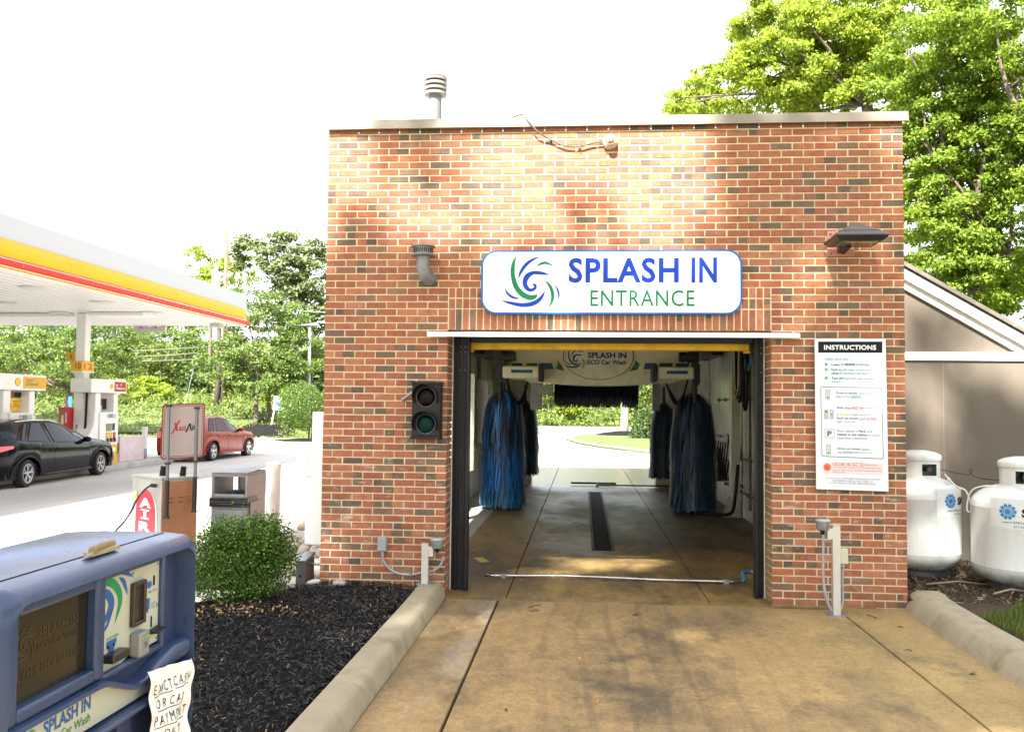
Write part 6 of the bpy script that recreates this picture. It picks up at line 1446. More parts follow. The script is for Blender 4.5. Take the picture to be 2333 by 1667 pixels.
mb = MB(); mb.box(-32, XF-.02, YE-.0, YE+.02, 4.49, 5.57); mb.build('end_fascia', CW_, cn)
mb = MB(); mb.box(-32, XF+.1, YE+.021, YE+.09, 4.52, 4.66); mb.build('end_red_band', CR_, cn, bevel=.02)
mb = MB(); mb.box(-32, XF-.03, Yn, YE-.005, 4.50, 4.52); sf = mb.build('soffit', SOF, cn)
mb = MB()
for k in range(64): x = XF-.5-k*.32; mb.box(x, x+.012, Yn+.2, YE-.05, 4.492, 4.4985)
mb.build('soffit_seams', pm('seam_grey', (.5, .49, .47), .6), sf)
mb = MB(); mb.box(-31, -12.9, 16.9, 17.1, 4.40, 4.49); mb.box(-12.2, -10.5, 16.6, 17.4, 4.40, 4.49); mb.build('soffit_beam', SOF, cn, bevel=.01)
mb = MB()
for k in range(1, 12): y = YE-.22-k*2.6; mb.box(XF+.0, XF+.0865, y, y+.01, 4.79, 4.93); mb.box(XF+.0, XF+.06, y, y+.01, 4.73, 4.99); mb.box(XF+.02, XF+.1205, y+.9, y+.912, 4.56, 4.64)
mb.build('band_joint', pm('joint_orange', (.55, .22, .01), .5), cn)
for px, py in ((75, 655), (232, 688), (135, 712), (347, 712), (10, 690)):
    p = at(px, py, 'z', 4.49); o = MB().lathe([(.30, 4.499), (.31, 4.48), (.25, 4.46), (0, 4.455)], (p.x, p.y, 0), 'z', 24).build('downlight', pm('downlight', (.62, .61, .58), .4), cn, smooth=True, auto=40)
mb = MB(); p = at(497, 741, 'z', 4.45); mb.box(p.x-.2, p.x+.15, p.y-.2, p.y+.1, 4.38, 4.49); mb.tube([(p.x+.3, p.y, 4.49), (p.x+.3, p.y, 4.33), (p.x+.2, p.y, 4.3)], .03, 8); mb.build('soffit_camera', pm('cam_beige', (.5, .45, .4), .5), cn)
sgnb = thing('hanging_sign', (-18, 20.9, 4.3), 'plain grey hanging sign seen edge-on under the canopy end', 'sign')
a, b2 = at(305, 747, 'y', 21.3), at(378, 757, 'y', 21.3); mb = MB(); mb.box(a.x, b2.x, 21.25, 21.35, b2.z, a.z+.05); mb.build('board', pm('sign_back_grey', (.55, .53, .5), .6), sgnb, bevel=.01)
mb = MB(); mb.box(a.x+.3, a.x+.34, 21.14, 21.25, a.z-.02, 4.60); mb.box(b2.x-.34, b2.x-.3, 21.14, 21.25, a.z-.02, 4.60); mb.build('bracket', GALV, sgnb)
# island
mb = MB(); mb.prism([(x, y, -.25) for x, y in rrect(-13.15, -11.75, 9.5, 21.9, .5, 6)], (0, 0, .17)); struct(mb, 'pump_island', pm('island_concrete', (.40, .39, .37), .8, var=.12, vs=2, dirt=.4), bevel=.02)
# column with number boxes
cc_ = thing('canopy_column', (-12.55, 17, -.1), 'white square canopy column standing between the two fuel pumps', 'column')
mb = MB(); mb.box(-12.71, -12.41, 16.85, 17.15, -.1, 4.49); mb.build('shaft', pm('column_white', (.75, .74, .72), .4, var=.03), cc_, bevel=.02)
mb = MB(); mb.box(-12.66, -12.46, 16.843, 16.849, .0, 1.55); mb.build('notice_strip', pm('notice_white', (.68, .68, .66), .5), cc_)
mb = MB(); mb.box(-12.60, -12.51, 16.838, 16.842, 1.02, 1.14); wcm = mb.build('access_sticker', pm('access_blue', (.03, .10, .42), .4), cc_)
for k in range(7):
    pass
def wheelchair(mb, o, ru, s):
    """simple wheelchair symbol: head, back, seat, wheel"""
    ru = Vector(ru).normalized(); o = Vector(o); up = Vector((0, 0, 1))
    P_ = lambda u, v: o+ru*(u*s)+up*(v*s)
    mb.poly([P_(.42+.09*math.cos(a*.5236), .86+.09*math.sin(a*.5236)) for a in range(12)])
    for q in ([(.38, .76), (.46, .76), (.50, .42), (.42, .42)], [(.42, .42), (.42, .48), (.72, .48), (.72, .42)], [(.66, .46), (.73, .48), (.84, .14), (.77, .12)], [(.46, .60), (.46, .65), (.68, .65), (.68, .60)]): mb.poly([P_(*p) for p in q])
    n = 16; r0, r1 = .20, .27; A = [R(95+250*i/n) for i in range(n+1)]
    for i in range(n): mb.poly([P_(.45+q*math.cos(a), .32+q*math.sin(a)) for q, a in ((r0, A[i]), (r1, A[i]), (r1, A[i+1]), (r0, A[i+1]))])
mb = MB(); wheelchair(mb, (-12.60, 16.836, 1.03), (1, 0, 0), .095); mb.build('symbol', WHITEP, wcm)
SY_ = pm('number_yellow', (.66, .36, .008), .4, var=.03); RNUM = pm('number_red', (.40, .02, .008), .4)
for nm, dz, off, nums, lab in (('pump_number_sign', 0, 0, ('10', '12'), 'yellow two-sided number sign reading 10 and 12, lower on the canopy column'), ('pump_number_sign', .33, 1, ('9', '11'), 'yellow number sign reading 9 and 11, upper and partly behind the column')):
    s = thing(nm, (-12.5, 16.8, 2.9+dz), lab, 'sign', 'pump number signs on the column')
    if not off: x0, x1, y0, y1, z0, z1 = at(161, 830, 'y', 16.6).x, at(187, 830, 'y', 16.6).x, 16.6, 17.25, at(175, 845, 'y', 16.6).z, at(175, 822, 'y', 16.6).z
    else: x0, x1, y0, y1, z0, z1 = at(151, 810, 'y', 17.2).x, at(191, 810, 'y', 17.2).x, 17.2, 17.5, at(160, 822, 'y', 17.2).z, at(160, 801, 'y', 17.2).z
    mb = MB(); mb.box(x0, x1, y0, y1, z0, z1); mb.build('case', SY_, s, bevel=.008)
    mb = MB(); mb.box(x0-.01, x1+.01, y0-.01, y1+.01, z0-.03, z0-.002); mb.build('rim', WHITEP, s)
    mb = MB(); h = (z1-z0)
    if not off: mb.text(nums[0], (x0+(x1-x0)*.42, y0-.004, z0+h*.2), XR, ZU, (x1-x0)*.48, h*.62, .01); mb.text(nums[1], (x1+.004, y0+.10, z0+h*.2), (0, 1, 0), ZU, (y1-y0)*.72, h*.62, .01)
    else: mb.text(nums[0], (x0+(x1-x0)*.2, y0-.004, z0+h*.2), XR, ZU, (x1-x0)*.14, h*.5, .01); mb.text(nums[1], (x1+.004, y0+.05, z0+h*.2), (0, 1, 0), ZU, .2, h*.5, .01)
    mb.build('numerals', RNUM, s)
ex = thing('extinguisher_cabinet', (-12.75, 16.7, 1), 'red fire extinguisher cabinet mounted on the left side of the canopy column', 'cabinet')
mb = MB(); mb.box(-13.02, -12.725, 16.6, 16.95, 1.0, 1.66); mb.build('case', pm('cabinet_red', (.50, .02, .03), .35, var=.08), ex, bevel=.02)
mb = MB(); mb.box(-12.97, -12.80, 16.594, 16.60, 1.12, 1.55); mb.build('window', pm('cabinet_window', (.22, .08, .05), .2, var=.5, vs=9), ex)
mb = MB(); mb.tube([(-12.88, 16.588, 1.15), (-12.88, 16.588, 1.42)], .045, 10); mb.build('extinguisher', pm('label_tan', (.6, .45, .25), .5, var=.5, vs=12), ex, smooth=True, auto=40)
mb = MB(); mb.box(-12.79, -12.765, 16.593, 16.598, 1.2, 1.5); mb.build('side_text', WHITEP, ex)
PW_ = pm('pump_white', (.74, .73, .70), .4, var=.03, dirt=.15); SCRN = pm('lcd_green', (.16, .20, .10), .25); DGR = pm('pump_dark', (.01, .01, .012), .5)
def pecten(mb, o, ru, s):
    """scallop emblem: red rim, yellow shell"""
    ru = Vector(ru).normalized(); nn = ru.cross(Vector((0, 0, 1))); o = Vector(o)
    def sh(k, e): 
        pts = [(-.22, -.42), (.22, -.42), (.24, -.30)]
        for i in range(13): a = R(-20+220*i/12); q = .5+.03*math.cos(i*math.pi); pts.append((q*math.cos(a), q*.92*math.sin(a)))
        pts.append((-.24, -.30)); return [o+nn*e+ru*(x*k*s)+Vector((0, 0, y*k*s)) for x, y in pts]
    mb.poly(sh(1, .0), 0); mb.poly(sh(.84, .003), 1)
    for i in range(5): a = R(30+30*i); mb.add([o+nn*.005+ru*(s*q*math.cos(a+d))+Vector((0, 0, s*(q*.92*math.sin(a+d)-.08))) for q, d in ((.08, -.03), (.38, -.018), (.38, .018), (.08, .03))], [(0, 1, 2, 3)], 0)
def pump(y0, kind, lab):
    """fuel pump facing +x; y0 is the near end of its header"""
    X = -12.0; z0 = -.08; t = thing('fuel_pump', (X-.35, y0+1, z0), lab, 'fuel pump', 'white fuel pumps under the canopy')
    mb = MB(); mb.prism([(X-.62, y, z) for y, z in rrect(y0, y0+2.0, 2.10, 2.52, .03, 3)], (.66, 0, 0)); hd = mb.build('header', PW_, t, bevel=.02)
    e = X+.045
    if kind == 'D':
        mb = MB(); mb.box(e-.004, e+.004, y0+1.02, y0+1.97, 2.16, 2.46, 0); mb.box(e-.004, e+.005, y0+1.92, y0+1.985, 2.16, 2.46, 1); mb.build('fuel_panel', [pm('diesel_yellow', (.62, .33, .01), .4), pm('diesel_edge', (.8, .36, .02), .4)], hd)
        mb = MB(); mb.text('Shell', (e+.006, y0+1.13, 2.34), (0, 1, 0), ZU, .27, .07, .02, 0); mb.text('Diesel', (e+.006, y0+1.12, 2.23), (0, 1, 0), ZU, .50, .10, .02, 1); mb.build('lettering', [RNUM, pm('diesel_green', (.03, .22, .05), .5)], hd)
        mb = MB(); pecten(mb, (e, y0+.80, 2.31), (0, 1, 0), .24); mb.build('emblem', [RNUM, pm('shell_yellow', (.85, .50, .01), .4)], hd)
    else:
        mb = MB(); mb.box(e-.004, e+.004, y0+1.28, y0+1.93, 2.16, 2.46, 0); mb.box(e-.004, e+.004, y0+1.932, y0+1.98, 2.16, 2.46, 1); mb.build('fuel_panel', [pm('vp_red', (.34, .006, .01), .4), pm('shell_yellow', (.85, .50, .01), .4)], hd)
        mb = MB(); mb.text('Shell', (e+.006, y0+1.33, 2.33), (0, 1, 0), ZU, .13, .06, .02); mb.text('O', (e+.006, y0+1.62, 2.34), (0, 1, 0), ZU, .06, .08, .03); mb.text('V-Power', (e+.006, y0+1.33, 2.22), (0, 1, 0), ZU, .32, .08, .03); mb.text('NiTRO+', (e+.006, y0+1.67, 2.225), (0, 1, 0), ZU, .22, .05, .02); mb.build('lettering', WHITEP, hd)
        mb = MB(); pecten(mb, (e, y0+1.12, 2.31), (0, 1, 0), .19); mb.build('emblem', [RNUM, pm('shell_yellow', (.85, .50, .01), .4)], hd)
    # uprights
    mb = MB(); mb.box(X-.5, X-.04, y0+.38, y0+.66, 1.50, 2.10); mb.box(X-.5, X-.04, y0+1.42, y0+1.66, 1.50, 2.10); mb.build('upright', PW_, t, bevel=.02)
    # cabinet and its flared shoulder
    mb = MB(); mb.prism([(X-.6, y0+.62, .30), (X-.6, y0+1.62, .30), (X-.6, y0+1.62, 1.52), (X-.6, y0+.62, 1.52)], (.58, 0, 0)); cb_ = mb.build('cabinet', PW_, t, bevel=.02)
    fl_ = [(y0+.615, .30), (y0+.615, 1.62), (y0+.38, 1.62), (y0+.37, 1.25), (y0+.30, 1.05), (y0+.10, .86), (y0+.02, .7), (y0+.02, .30)]
    mb = MB(); mb.prism([(X-.55, y, z) for y, z in fl_], (.5, 0, 0)); mb.build('shoulder', PW_, t, bevel=.03)
    mb = MB(); mb.box(X-.58, X-.03, y0+.62, y0+1.60, z0+.0, .298); mb.box(X-.02, X+.01, y0+1.16, y0+1.62, z0, .52); mb.build('skirt', SY_, t, bevel=.01)
    mb = MB(); mb.box(X-.018, X-.006, y0+1.0, y0+1.5, 1.34, 1.47, 0); mb.box(X-.018, X-.005, y0+1.1, y0+1.3, 1.35, 1.455, 1); mb.box(X-.018, X-.006, y0+.97, y0+1.28, .94, 1.17, 1); mb.box(X-.018, X-.004, y0+1.33, y0+1.45, .96, 1.17, 2); mb.build('display', [pm('bezel_grey', (.42, .44, .45), .4), SCRN, DGR], cb_)
    mb = MB()
    for k, mi in ((0, 0), (1, 0), (2, 1)): mb.box(X-.018, X-.002, y0+.98+.2*k, y0+1.1+.2*k, .68, .90, mi); mb.box(X-.002, X+.03, y0+1.0+.2*k, y0+1.08+.2*k, .60, .72, 2)
    mb.build('grade_button', [SY_, RNUM, DGR], cb_)
    mb = MB(); mb.box(X-.5, X-.04, y0+1.625, y0+1.72, .55, 1.45); mb.build('side_housing', PW_, t, bevel=.02)
    mb = MB(); mb.box(X-.35, X-.18, y0+1.72, y0+1.86, .72, 1.02); mb.box(X-.3, X-.22, y0+1.84, y0+1.98, .88, 1.0); mb.tube([(X-.26, y0+1.93, .92), (X-.26, y0+1.98, .70)], .03, 8); mb.build('nozzle', DGR, t, bevel=.02)
    mb = MB(); mb.tube([Vector(p) for p in catmull([(X-.26, y0+1.93, .72), (X-.2, y0+2.02, .5), (X-.2, y0+2.0, .2), (X-.25, y0+1.85, .08), (X-.3, y0+1.7, .3), (X-.3, y0+1.66, .6)], 6)], .022, 8)
    mb.tube([Vector(p) for p in catmull([(X-.55, y0+1.72, 2.1), (X-.56, y0+1.74, 1.9), (X-.5, y0+1.76, 1.4), (X-.45, y0+1.75, .9)], 6)], .03, 8); mb.tube([(X-.3, y0+.34, 2.1), (X-.28, y0+.30, 1.5), (X-.3, y0+.3, .8)], .035, 8)
    mb.build('hose', RUBBER, t, smooth=True)
    mb = MB()
    if kind == 'D':
        mb.box(X-.30, X-.28, y0+.66, y0+1.42, 1.92, 2.06, 0); mb.box(X-.279, X-.276, y0+1.13, y0+1.42, 1.92, 2.06, 1); mb.box(X-.30, X-.28, y0+.66, y0+1.41, 1.58, 1.89, 2)
        o = mb.build('topper_card', [pm('topper_red', (.33, .03, .02), .5), pm('topper_grey', (.10, .09, .09), .5), pm('topper_yellow', (.72, .45, .02), .5)], t)
        mb = MB(); n = 20; mb.add([(X-.278, y0+.86+q*math.cos(R(200*i/n-10)), 1.63+q*math.sin(R(200*i/n-10))) for q in (.17, .20) for i in range(n+1)], [(i, i+1, n+2+i, n+1+i) for i in range(n)], 0)
        mb.quad((X-.277, y0+.84, 1.62), (X-.277, y0+.86, 1.60), (X-.277, y0+.99, 1.70), (X-.277, y0+.98, 1.71), 0)
        for i, w_ in enumerate(('IMPROVE', 'YOUR', 'MILEAGE')): mb.text(w_, (X-.277, y0+1.10, 1.80-i*.065), (0, 1, 0), ZU, .26 if i != 1 else .17, .04, .02, 0)
        mb.build('topper_print', [RNUM], o)
    else:
        mb.box(X-.30, X-.28, y0+.66, y0+1.12, 1.60, 1.93, 0); mb.box(X-.30, X-.28, y0+1.12, y0+1.44, 1.60, 1.93, 1); mb.box(X-.279, X-.27, y0+.84, y0+1.13, 1.52, 1.72, 2)
        o = mb.build('topper_card', [pm('topper_red2', (.42, .09, .05), .5), pm('topper_grey', (0, 0, 0)), pm('topper_teal', (.35, .55, .52), .5)], t)
        mb = MB(); mb.text('100%', (X-.277, y0+.70, 1.76), (0, 1, 0), ZU, .36, .12, .0); mb.build('topper_print', [pm('print_pale', (.6, .5, .45), .5)], o)
    return t
pump(16.5, 'V', 'white fuel pump with a red header panel right of the canopy column')
pump(12.3, 'D', 'white fuel pump with a yellow Diesel header at the left edge')
bn = thing('advert_panel', (-12.3, 19.3, .3), 'faded pinkish advert panel on the pump island right of the red-topped pump', 'sign')
mb = MB(); mb.box(-12.35, -12.25, 18.75, 20.3, -.08, .72); mb.build('panel', pm('faded_pink', (.62, .50, .52), .5, var=.08, vs=3), bn, bevel=.01)
mb = MB(); mb.text('100%', (-12.246, 19.0, .15), (0, 1, 0), ZU, 1.2, .35, .03); mb.build('lettering', pm('faded_print', (.66, .57, .60), .5), bn)
bollard(-12.42, 20.65, -.08, 1.07, .095, 'white bollard with grey foot at the end of the pump island')

# ================================================================== cars
GLASS = None
def glassmat(name, c):
    m, t, b = newmat(name); b.inputs['Base Color'].default_value = (*c, 1); b.inputs['Roughness'].default_value = .03; b.inputs['Metallic'].default_value = .0; b.inputs['Specular IOR Level'].default_value = .13; return m
GL = glassmat('car_glass', (.002, .003, .003))
TYRE = pm('tyre', (.009, .009, .0095), .8, var=.2, bmp=.3)
def interp(P_, x):
    if x <= P_[0][0]: return P_[0][1]
    for (a, b), (c, d) in zip(P_[:-1], P_[1:]):
        if x <= c: t = (x-a)/(c-a); t = t*t*(3-2*t)*.35+t*.65; return b+(d-b)*t
    return P_[-1][1]
def wheel(nm, par, x, y, r, style, side):
    """side -1: right side of the car (faces -y)"""
    mb = MB(); s = side; w_ = .21
    pr = [(r*.66, 0), (r*.70, -.012), (r*.93, -.012), (r*.985, .01), (r, .04), (r, w_-.04), (r*.97, w_), (r*.6, w_)]
    mb.lathe([(a, y-s*b*-1 if False else y+(-s)*b*-1 if False else y-s*b) for a, b in pr], (x, 0, r), 'y', 36, cap=False); t = mb.build('tyre', TYRE, par, smooth=True, auto=40, local=True)
    RM = pm('alloy', (.5, .5, .5), .35, .6, var=.05); RD = pm('alloy_dark', (.006, .006, .007), .5, spec=.2)
    mb = MB(); yo = y+s*.006
    mb.lathe([(r*.70, y+s*.010), (r*.68, y+s*.016), (r*.64, y+s*.012), (r*.62, y-s*.05)], (x, 0, r), 'y', 36, cap=False)
    n = 5
    for k in range(n):
        a = 2*math.pi*k/n+.3
        for da, wa in ((-.15, .030), (.24, .034)) if style == 'turbine' else ((0, .10),):
            pts = []
            for q, d in ((.10, 0), (.64, da)):
                aa = a+d; u = Vector((math.cos(aa), 0, math.sin(aa))); v = Vector((-math.sin(aa), 0, math.cos(aa))); c = Vector((x, 0, r))+u*(r*q)
                ww = r*wa*(1.1 if q < .3 else 1.75 if style == 'turbine' else 1.3); pts.append((c-v*ww, c+v*ww))
            yy0, yy1 = y+s*.0, y+s*.018
            f = [(p.x, yy1+(-s*.02 if i < 2 else 0), p.z) for i, p in enumerate((pts[0][0], pts[0][1], pts[1][1], pts[1][0]))]; g = [(p[0], yy0-s*.03, p[2]) for p in f]
            mb.add(f, [(0, 1, 2, 3)])
    mb.lathe([(0, y+s*.012), (r*.13, y+s*.008), (r*.15, y-s*.02)], (x, 0, r), 'y', 16)
    rim = mb.build('rim', RM, par, smooth=True, auto=35, local=True)
    mb = MB(); mb.lathe([(0, y-s*.04), (r*.64, y-s*.045)], (x, 0, r), 'y', 24); mb.build('brake_disc', RD, par, local=True)
def car(spec):
    t = thing(spec['name'], (0, 0, 0), spec['label'], 'car', None); L = spec['L']; k = spec.get('stretch', 1.0)
    zt = lambda x: interp(spec['top'], x); zb = lambda x: min(interp(spec['belt'], x), zt(x)-.012)
    hw = spec['hw']; r = spec['r']; xr, xf = spec['xr'], spec['xf']; RA = r+.07; sill = .24
    def plan(x): u = abs(x-L/2)/(L/2); return 1-.16*max(0, (u-.72)/.28)**2.2-.05*max(0, (u-.3)/.7)**2
    def g(x): return min(1, max(0, (zt(x)-zb(x))/.42))
    def zbot(x):
        z = sill+.10*max(0, (x-L+.35)/.35)+.12*max(0, (.35-x)/.35)
        for xc in (xr, xf):
            d = abs(x-xc)
            if d < RA: z = max(z, r*.98+math.sqrt(RA*RA-d*d))
        return min(z, zb(x)-.1)
    def ringp(x):
        p = plan(x); G = g(x); zB = zbot(x); B = zb(x); T = zt(x); fl = 0
        for xc in (xr, xf): fl = max(fl, .022*max(0, 1-abs(abs(x-xc)-RA*.0)/(RA+.12)))
        wr = hw*p*(.93*(1-G)+spec['tum']*G); ze = T-(.012*(1-G)+.075*G)
        md = zB+(B-zB)*.45
        return [(hw*p*.955+fl, zB), (hw*p*.985+fl, zB+(B-zB)*.16), (hw*p*.985+fl*.5, md), (hw*p*1.0, zB+(B-zB)*.78), (hw*p*.965, B), (wr, ze), (wr*.86, T-.02*G), (wr*.45, T-.004), (0, T)]
    xs = sorted(set([round(v, 3) for v in np.linspace(0, L, 89)]+[round(xc+s*RA*.999, 3) for xc in (xr, xf) for s in (-1, 1)]))
    def V(x, y, z): return (x*k if not spec.get('ws') else x, y, z)
    def sx_(x):      # stretch about the wheels keeps them round
        return x*k
    secs = []
    for x in xs:
        rg = ringp(x); secs.append([(sx_(x), -a, b) for a, b in rg]+[(sx_(x), a, b) for a, b in rg[::-1][1:]])
    m_ = len(secs[0]); mb = MB(); mb.add([p for s in secs for p in s], [(i*m_+j, i*m_+j+1, (i+1)*m_+j+1, (i+1)*m_+j) for i in range(len(secs)-1) for j in range(m_-1)])
    mb.add([secs[0][j] for j in range(m_)], [tuple(range(m_))]); mb.add([secs[-1][j] for j in range(m_)], [tuple(range(m_-1, -1, -1))])
    body = mb.build('body', spec['paint'], t, smooth=True, auto=38, local=True)
    def side(x, z, e=.004):
        rg = ringp(x); B, wB = rg[4][1], rg[4][0]; E, wE = rg[5][1], rg[5][0]
        if z >= B: u = min(1, (z-B)/max(1e-3, E-B)); y = wB+(wE-wB)*u
        else:
            a, b = rg[2], rg[4]
            pts = [rg[1], rg[2], rg[3], rg[4]]; y = pts[0][0]
            for (w0, z0), (w1, z1) in zip(pts[:-1], pts[1:]):
                if z0 <= z <= z1: y = w0+(w1-w0)*(z-z0)/max(1e-4, z1-z0)
        return y+e
    # side glass
    for nm, x0, x1, sl0, sl1 in spec['win']:
        for s in (-1, 1):
            mb = MB(); n = 14; vs = []
            for i in range(n+1):
                u = i/n
                def zr(x): return ringp(x)[4][1]+.025, ringp(x)[5][1]-.012
                for f in (0, .5, 1):
                    x = x0+(x1-x0)*u + (sl0*(1-u)+sl1*u)*f; lo, hi = zr(x); hi = max(hi, lo+.01); z = lo+(hi-lo)*f; vs.append((sx_(x), s*side(x, z), z))
            mb.add(vs, [(i*3+j, i*3+j+1, i*3+j+4, i*3+j+3) for i in range(n) for j in range(2)]); mb.build(nm, GL, t, smooth=True, local=True)
            if s == -1 or True:
                mb = MB(); e = [vs[i*3] for i in range(n+1)]; q = [vs[i*3+2] for i in range(n+1)]
                mb.tube([Vector(p)+Vector((0, s*.002, 0)) for p in e+[vs[n*3+1]]+q[::-1]+[vs[1]]+[e[0]]], .008, 5)
                mb.build('window_seal', RUBBER, t, local=True)
    # windscreen and rear glass
    for nm, x0, x1 in (('windscreen', *spec['ws_x']), ('rear_window', *spec['rw_x'])):
        mb = MB(); n = 10; mm = 12; vs = []
        for i in range(n+1):
            x = x0+(x1-x0)*i/n; rg = ringp(x); W_ = rg[5][0]*.95
            for j in range(mm+1):
                y = -W_+2*W_*j/mm; a = abs(y); pts = [(0, rg[8][1]), (rg[7][0], rg[7][1]), (rg[6][0], rg[6][1]), (rg[5][0], rg[5][1])]; z = pts[-1][1]
                for (w0, z0), (w1, z1) in zip(pts[:-1], pts[1:]):
                    if w0 <= a <= w1: z = z0+(z1-z0)*(a-w0)/max(1e-4, w1-w0)
                vs.append((sx_(x), y, z+.006))
        mb.add(vs, [(i*(mm+1)+j, i*(mm+1)+j+1, (i+1)*(mm+1)+j+1, (i+1)*(mm+1)+j) for i in range(n) for j in range(mm)]); mb.build(nm, GL, t, smooth=True, local=True)
    # door seams
    for x0, x1 in spec['seams']:
        mb = MB()
        for s in (-1, 1):
            zs = np.linspace(ringp(x0)[4][1], max(sill+.10, zbot(x1)+.04), 9); mb.tube([(sx_(x0+(x1-x0)*i/8), s*side(x0+(x1-x0)*i/8, z, .001), z) for i, z in enumerate(zs)], .004, 4)
        mb.build('door_seam', RUBBER, t, local=True)
    for x in spec['handles']:
        z = zb(x)-.13
        for s in (-1, 1): mb = MB(); mb.tube([(sx_(x)-.1, s*side(x, z, .012), z), (sx_(x)+.1, s*side(x, z, .012), z)], .016, 8); mb.build('door_handle', spec['paint'], t, smooth=True, local=True)
    # sills, wheel wells, bumpers
    mb = MB(); mb.box(sx_(.25), sx_(L-.25), -hw*.90, hw*.90, .22, .55); mb.build('underbody', RUBBER, t, local=True)
    mb = MB()
    for s in (-1, 1):
        pts = [(sx_(x), s*(hw*plan(x)*.985), sill+.02) for x in np.linspace(xr+RA, xf-RA, 8)]; mb.tube([Vector(p) for p in pts], .035, 6)
        for xc in (xr, xf):
            mb.tube([Vector((sx_(xc)+(RA+.01)*math.cos(R(a))*k, s*(hw*plan(xc)*.99+.012), r*.98+(RA+.008)*math.sin(R(a)))) for a in range(0, 181, 12)], .022, 6)
    mb.build('wheel_arch_trim', spec['trim'], t, smooth=True, local=True)
    for xc in (xr, xf):
        for s in (-1, 1):
            we = bpy.data.objects.new('wheel', None); col.objects.link(we); we.parent = t; WLOC[we.name] = Vector((0, 0, 0))
            wheel('wheel', we, sx_(xc), s*(hw*.985), r, spec['rim'], s)
    # mirrors
    xm = spec['mirror']; zm = zb(xm)+.06
    for s in (-1, 1):
        mb = MB(); mb.T = Matrix.Translation((sx_(xm), s*(side(xm, zm)+.11), zm+.03)) @ Matrix.Diagonal((.085, .12, .075, 1)); mb.lathe([(0, -1), (.5, -.87), (.87, -.5), (1, 0), (.87, .5), (.5, .87), (0, 1)], (0, 0, 0), 'z', 16); mb.T = None
        mb.tube([(sx_(xm), s*(side(xm, zm)-.03), zm-.03), (sx_(xm), s*(side(xm, zm)+.08), zm)], .025, 6); mb.build('mirror', spec['trim'] if spec['mirtrim'] else spec['paint'], t, smooth=True, local=True)
    # lamps
    for s in (-1, 1):
        mb = MB(); xa = .03; vs = []
        for i in range(9):
            x = .0+spec['tl'][0]*i/8
            for z in (spec['tl'][1], spec['tl'][2]-(spec['tl'][2]-spec['tl'][1])*.0):
                zz = spec['tl'][1]+(z-spec['tl'][1])*1.0+ (spec['tl'][3]*i/8 if z == spec['tl'][1] else 0); vs.append((sx_(x)-.006 if i == 0 else sx_(x), s*(side(x, min(zz, ringp(x)[4][1]), .008)), zz))
        y_in = s*hw*.45; vs += [(-.012, y_in, spec['tl'][1]), (-.012, y_in, spec['tl'][2])]
        mb.add(vs, [(2*i, 2*i+1, 2*i+3, 2*i+2) for i in range(8)]+[(0, 1, 19, 18)]); mb.build('tail_light', pm('tail_red', (.62, .01, .01), .15, var=.15, coat=1), t, smooth=True, local=True)
        mb = MB(); mb.box(sx_(L)-.18, sx_(L)-.04, s*hw*.55 if s > 0 else -hw*.84, s*hw*.84 if s > 0 else -hw*.55, zt(L-.1)-.2, zt(L-.1)-.07); mb.build('headlight', CHROME, t, bevel=.02, local=True)
    if spec.get('rails'):
        mb = MB()
        for s in (-1, 1): mb.tube([Vector((sx_(x), s*(ringp(x)[5][0]-.03), ringp(x)[5][1]+.045)) for x in np.linspace(*spec['rails'], 12)], .014, 6)
        mb.build('roof_rail', CHROME, t, smooth=True, local=True)
    return t
BLKP = pm('car_black', (.0025, .003, .006), .10, var=.02, spec=.16); REDC = pm('car_red', (.21, .014, .005), .25, 0, var=.03, spec=.3)
TRB = pm('trim_black', (.008, .008, .009), .5, spec=.3)
def drive(t, rw, fw, xr, xf, k, hw, z):
    """put the car so that its right-hand wheels stand on two points of the lot"""
    d = (fw-rw); d.z = 0; a = math.atan2(d.y, d.x); u = d.normalized(); left = Vector((-u.y, u.x, 0))
    mid = (rw+fw)/2; o = mid-u*((xr+xf)/2*k)+left*hw*.985
    t.location = (o.x, o.y, z); t.rotation_euler = (0, 0, a)
rw, fw = at(62, 1110, 'z', -.25), at(228, 1082, 'z', -.25); kk_ = (fw-rw).length/2.61
print('black car stretch', kk_, rw, fw)
bc = car(dict(name='parked_car', label='glossy black hatchback crossover car beside the pumps at the left edge', L=4.3, stretch=kk_, hw=.885, r=.335, xr=.83, xf=3.44, tum=.70,
    top=[(0, .80), (.02, 1.02), (.06, 1.16), (.14, 1.42), (.22, 1.53), (.6, 1.595), (1.2, 1.63), (1.8, 1.62), (2.3, 1.52), (2.75, 1.31), (3.08, 1.12), (3.5, 1.04), (3.95, .95), (4.2, .80), (4.3, .55)],
    belt=[(0, .98), (.5, 1.14), (.9, 1.08), (2.0, 1.0), (3.0, .96), (3.5, .93), (4.0, .82), (4.3, .5)], paint=BLKP, trim=TRB, rim='turbine', mirtrim=False,
    win=[('side_window', .84, 1.56, .34, -.10), ('side_window', 1.68, 2.86, -.10, -.62), ('quarter_window', .52, .76, .36, .30)], ws_x=(2.2, 3.0), rw_x=(.055, .2), seams=[(1.62, 1.74), (2.98, 3.0), (.90, 1.16)], handles=[1.82], mirror=2.78, tl=(.42, .86, 1.02, .1), rails=(.75, 2.2)))
drive(bc, rw, fw, .83, 3.44, kk_, .885, -.25)
bd_ = thing('car_behind', (0, 0, 0), 'x', 'car') if False else None
rw, fw = at(486, 1050, 'z', -.25), at(566, 1039, 'z', -.25); kr = (fw-rw).length/2.63
print('red car stretch', kr, rw, fw)
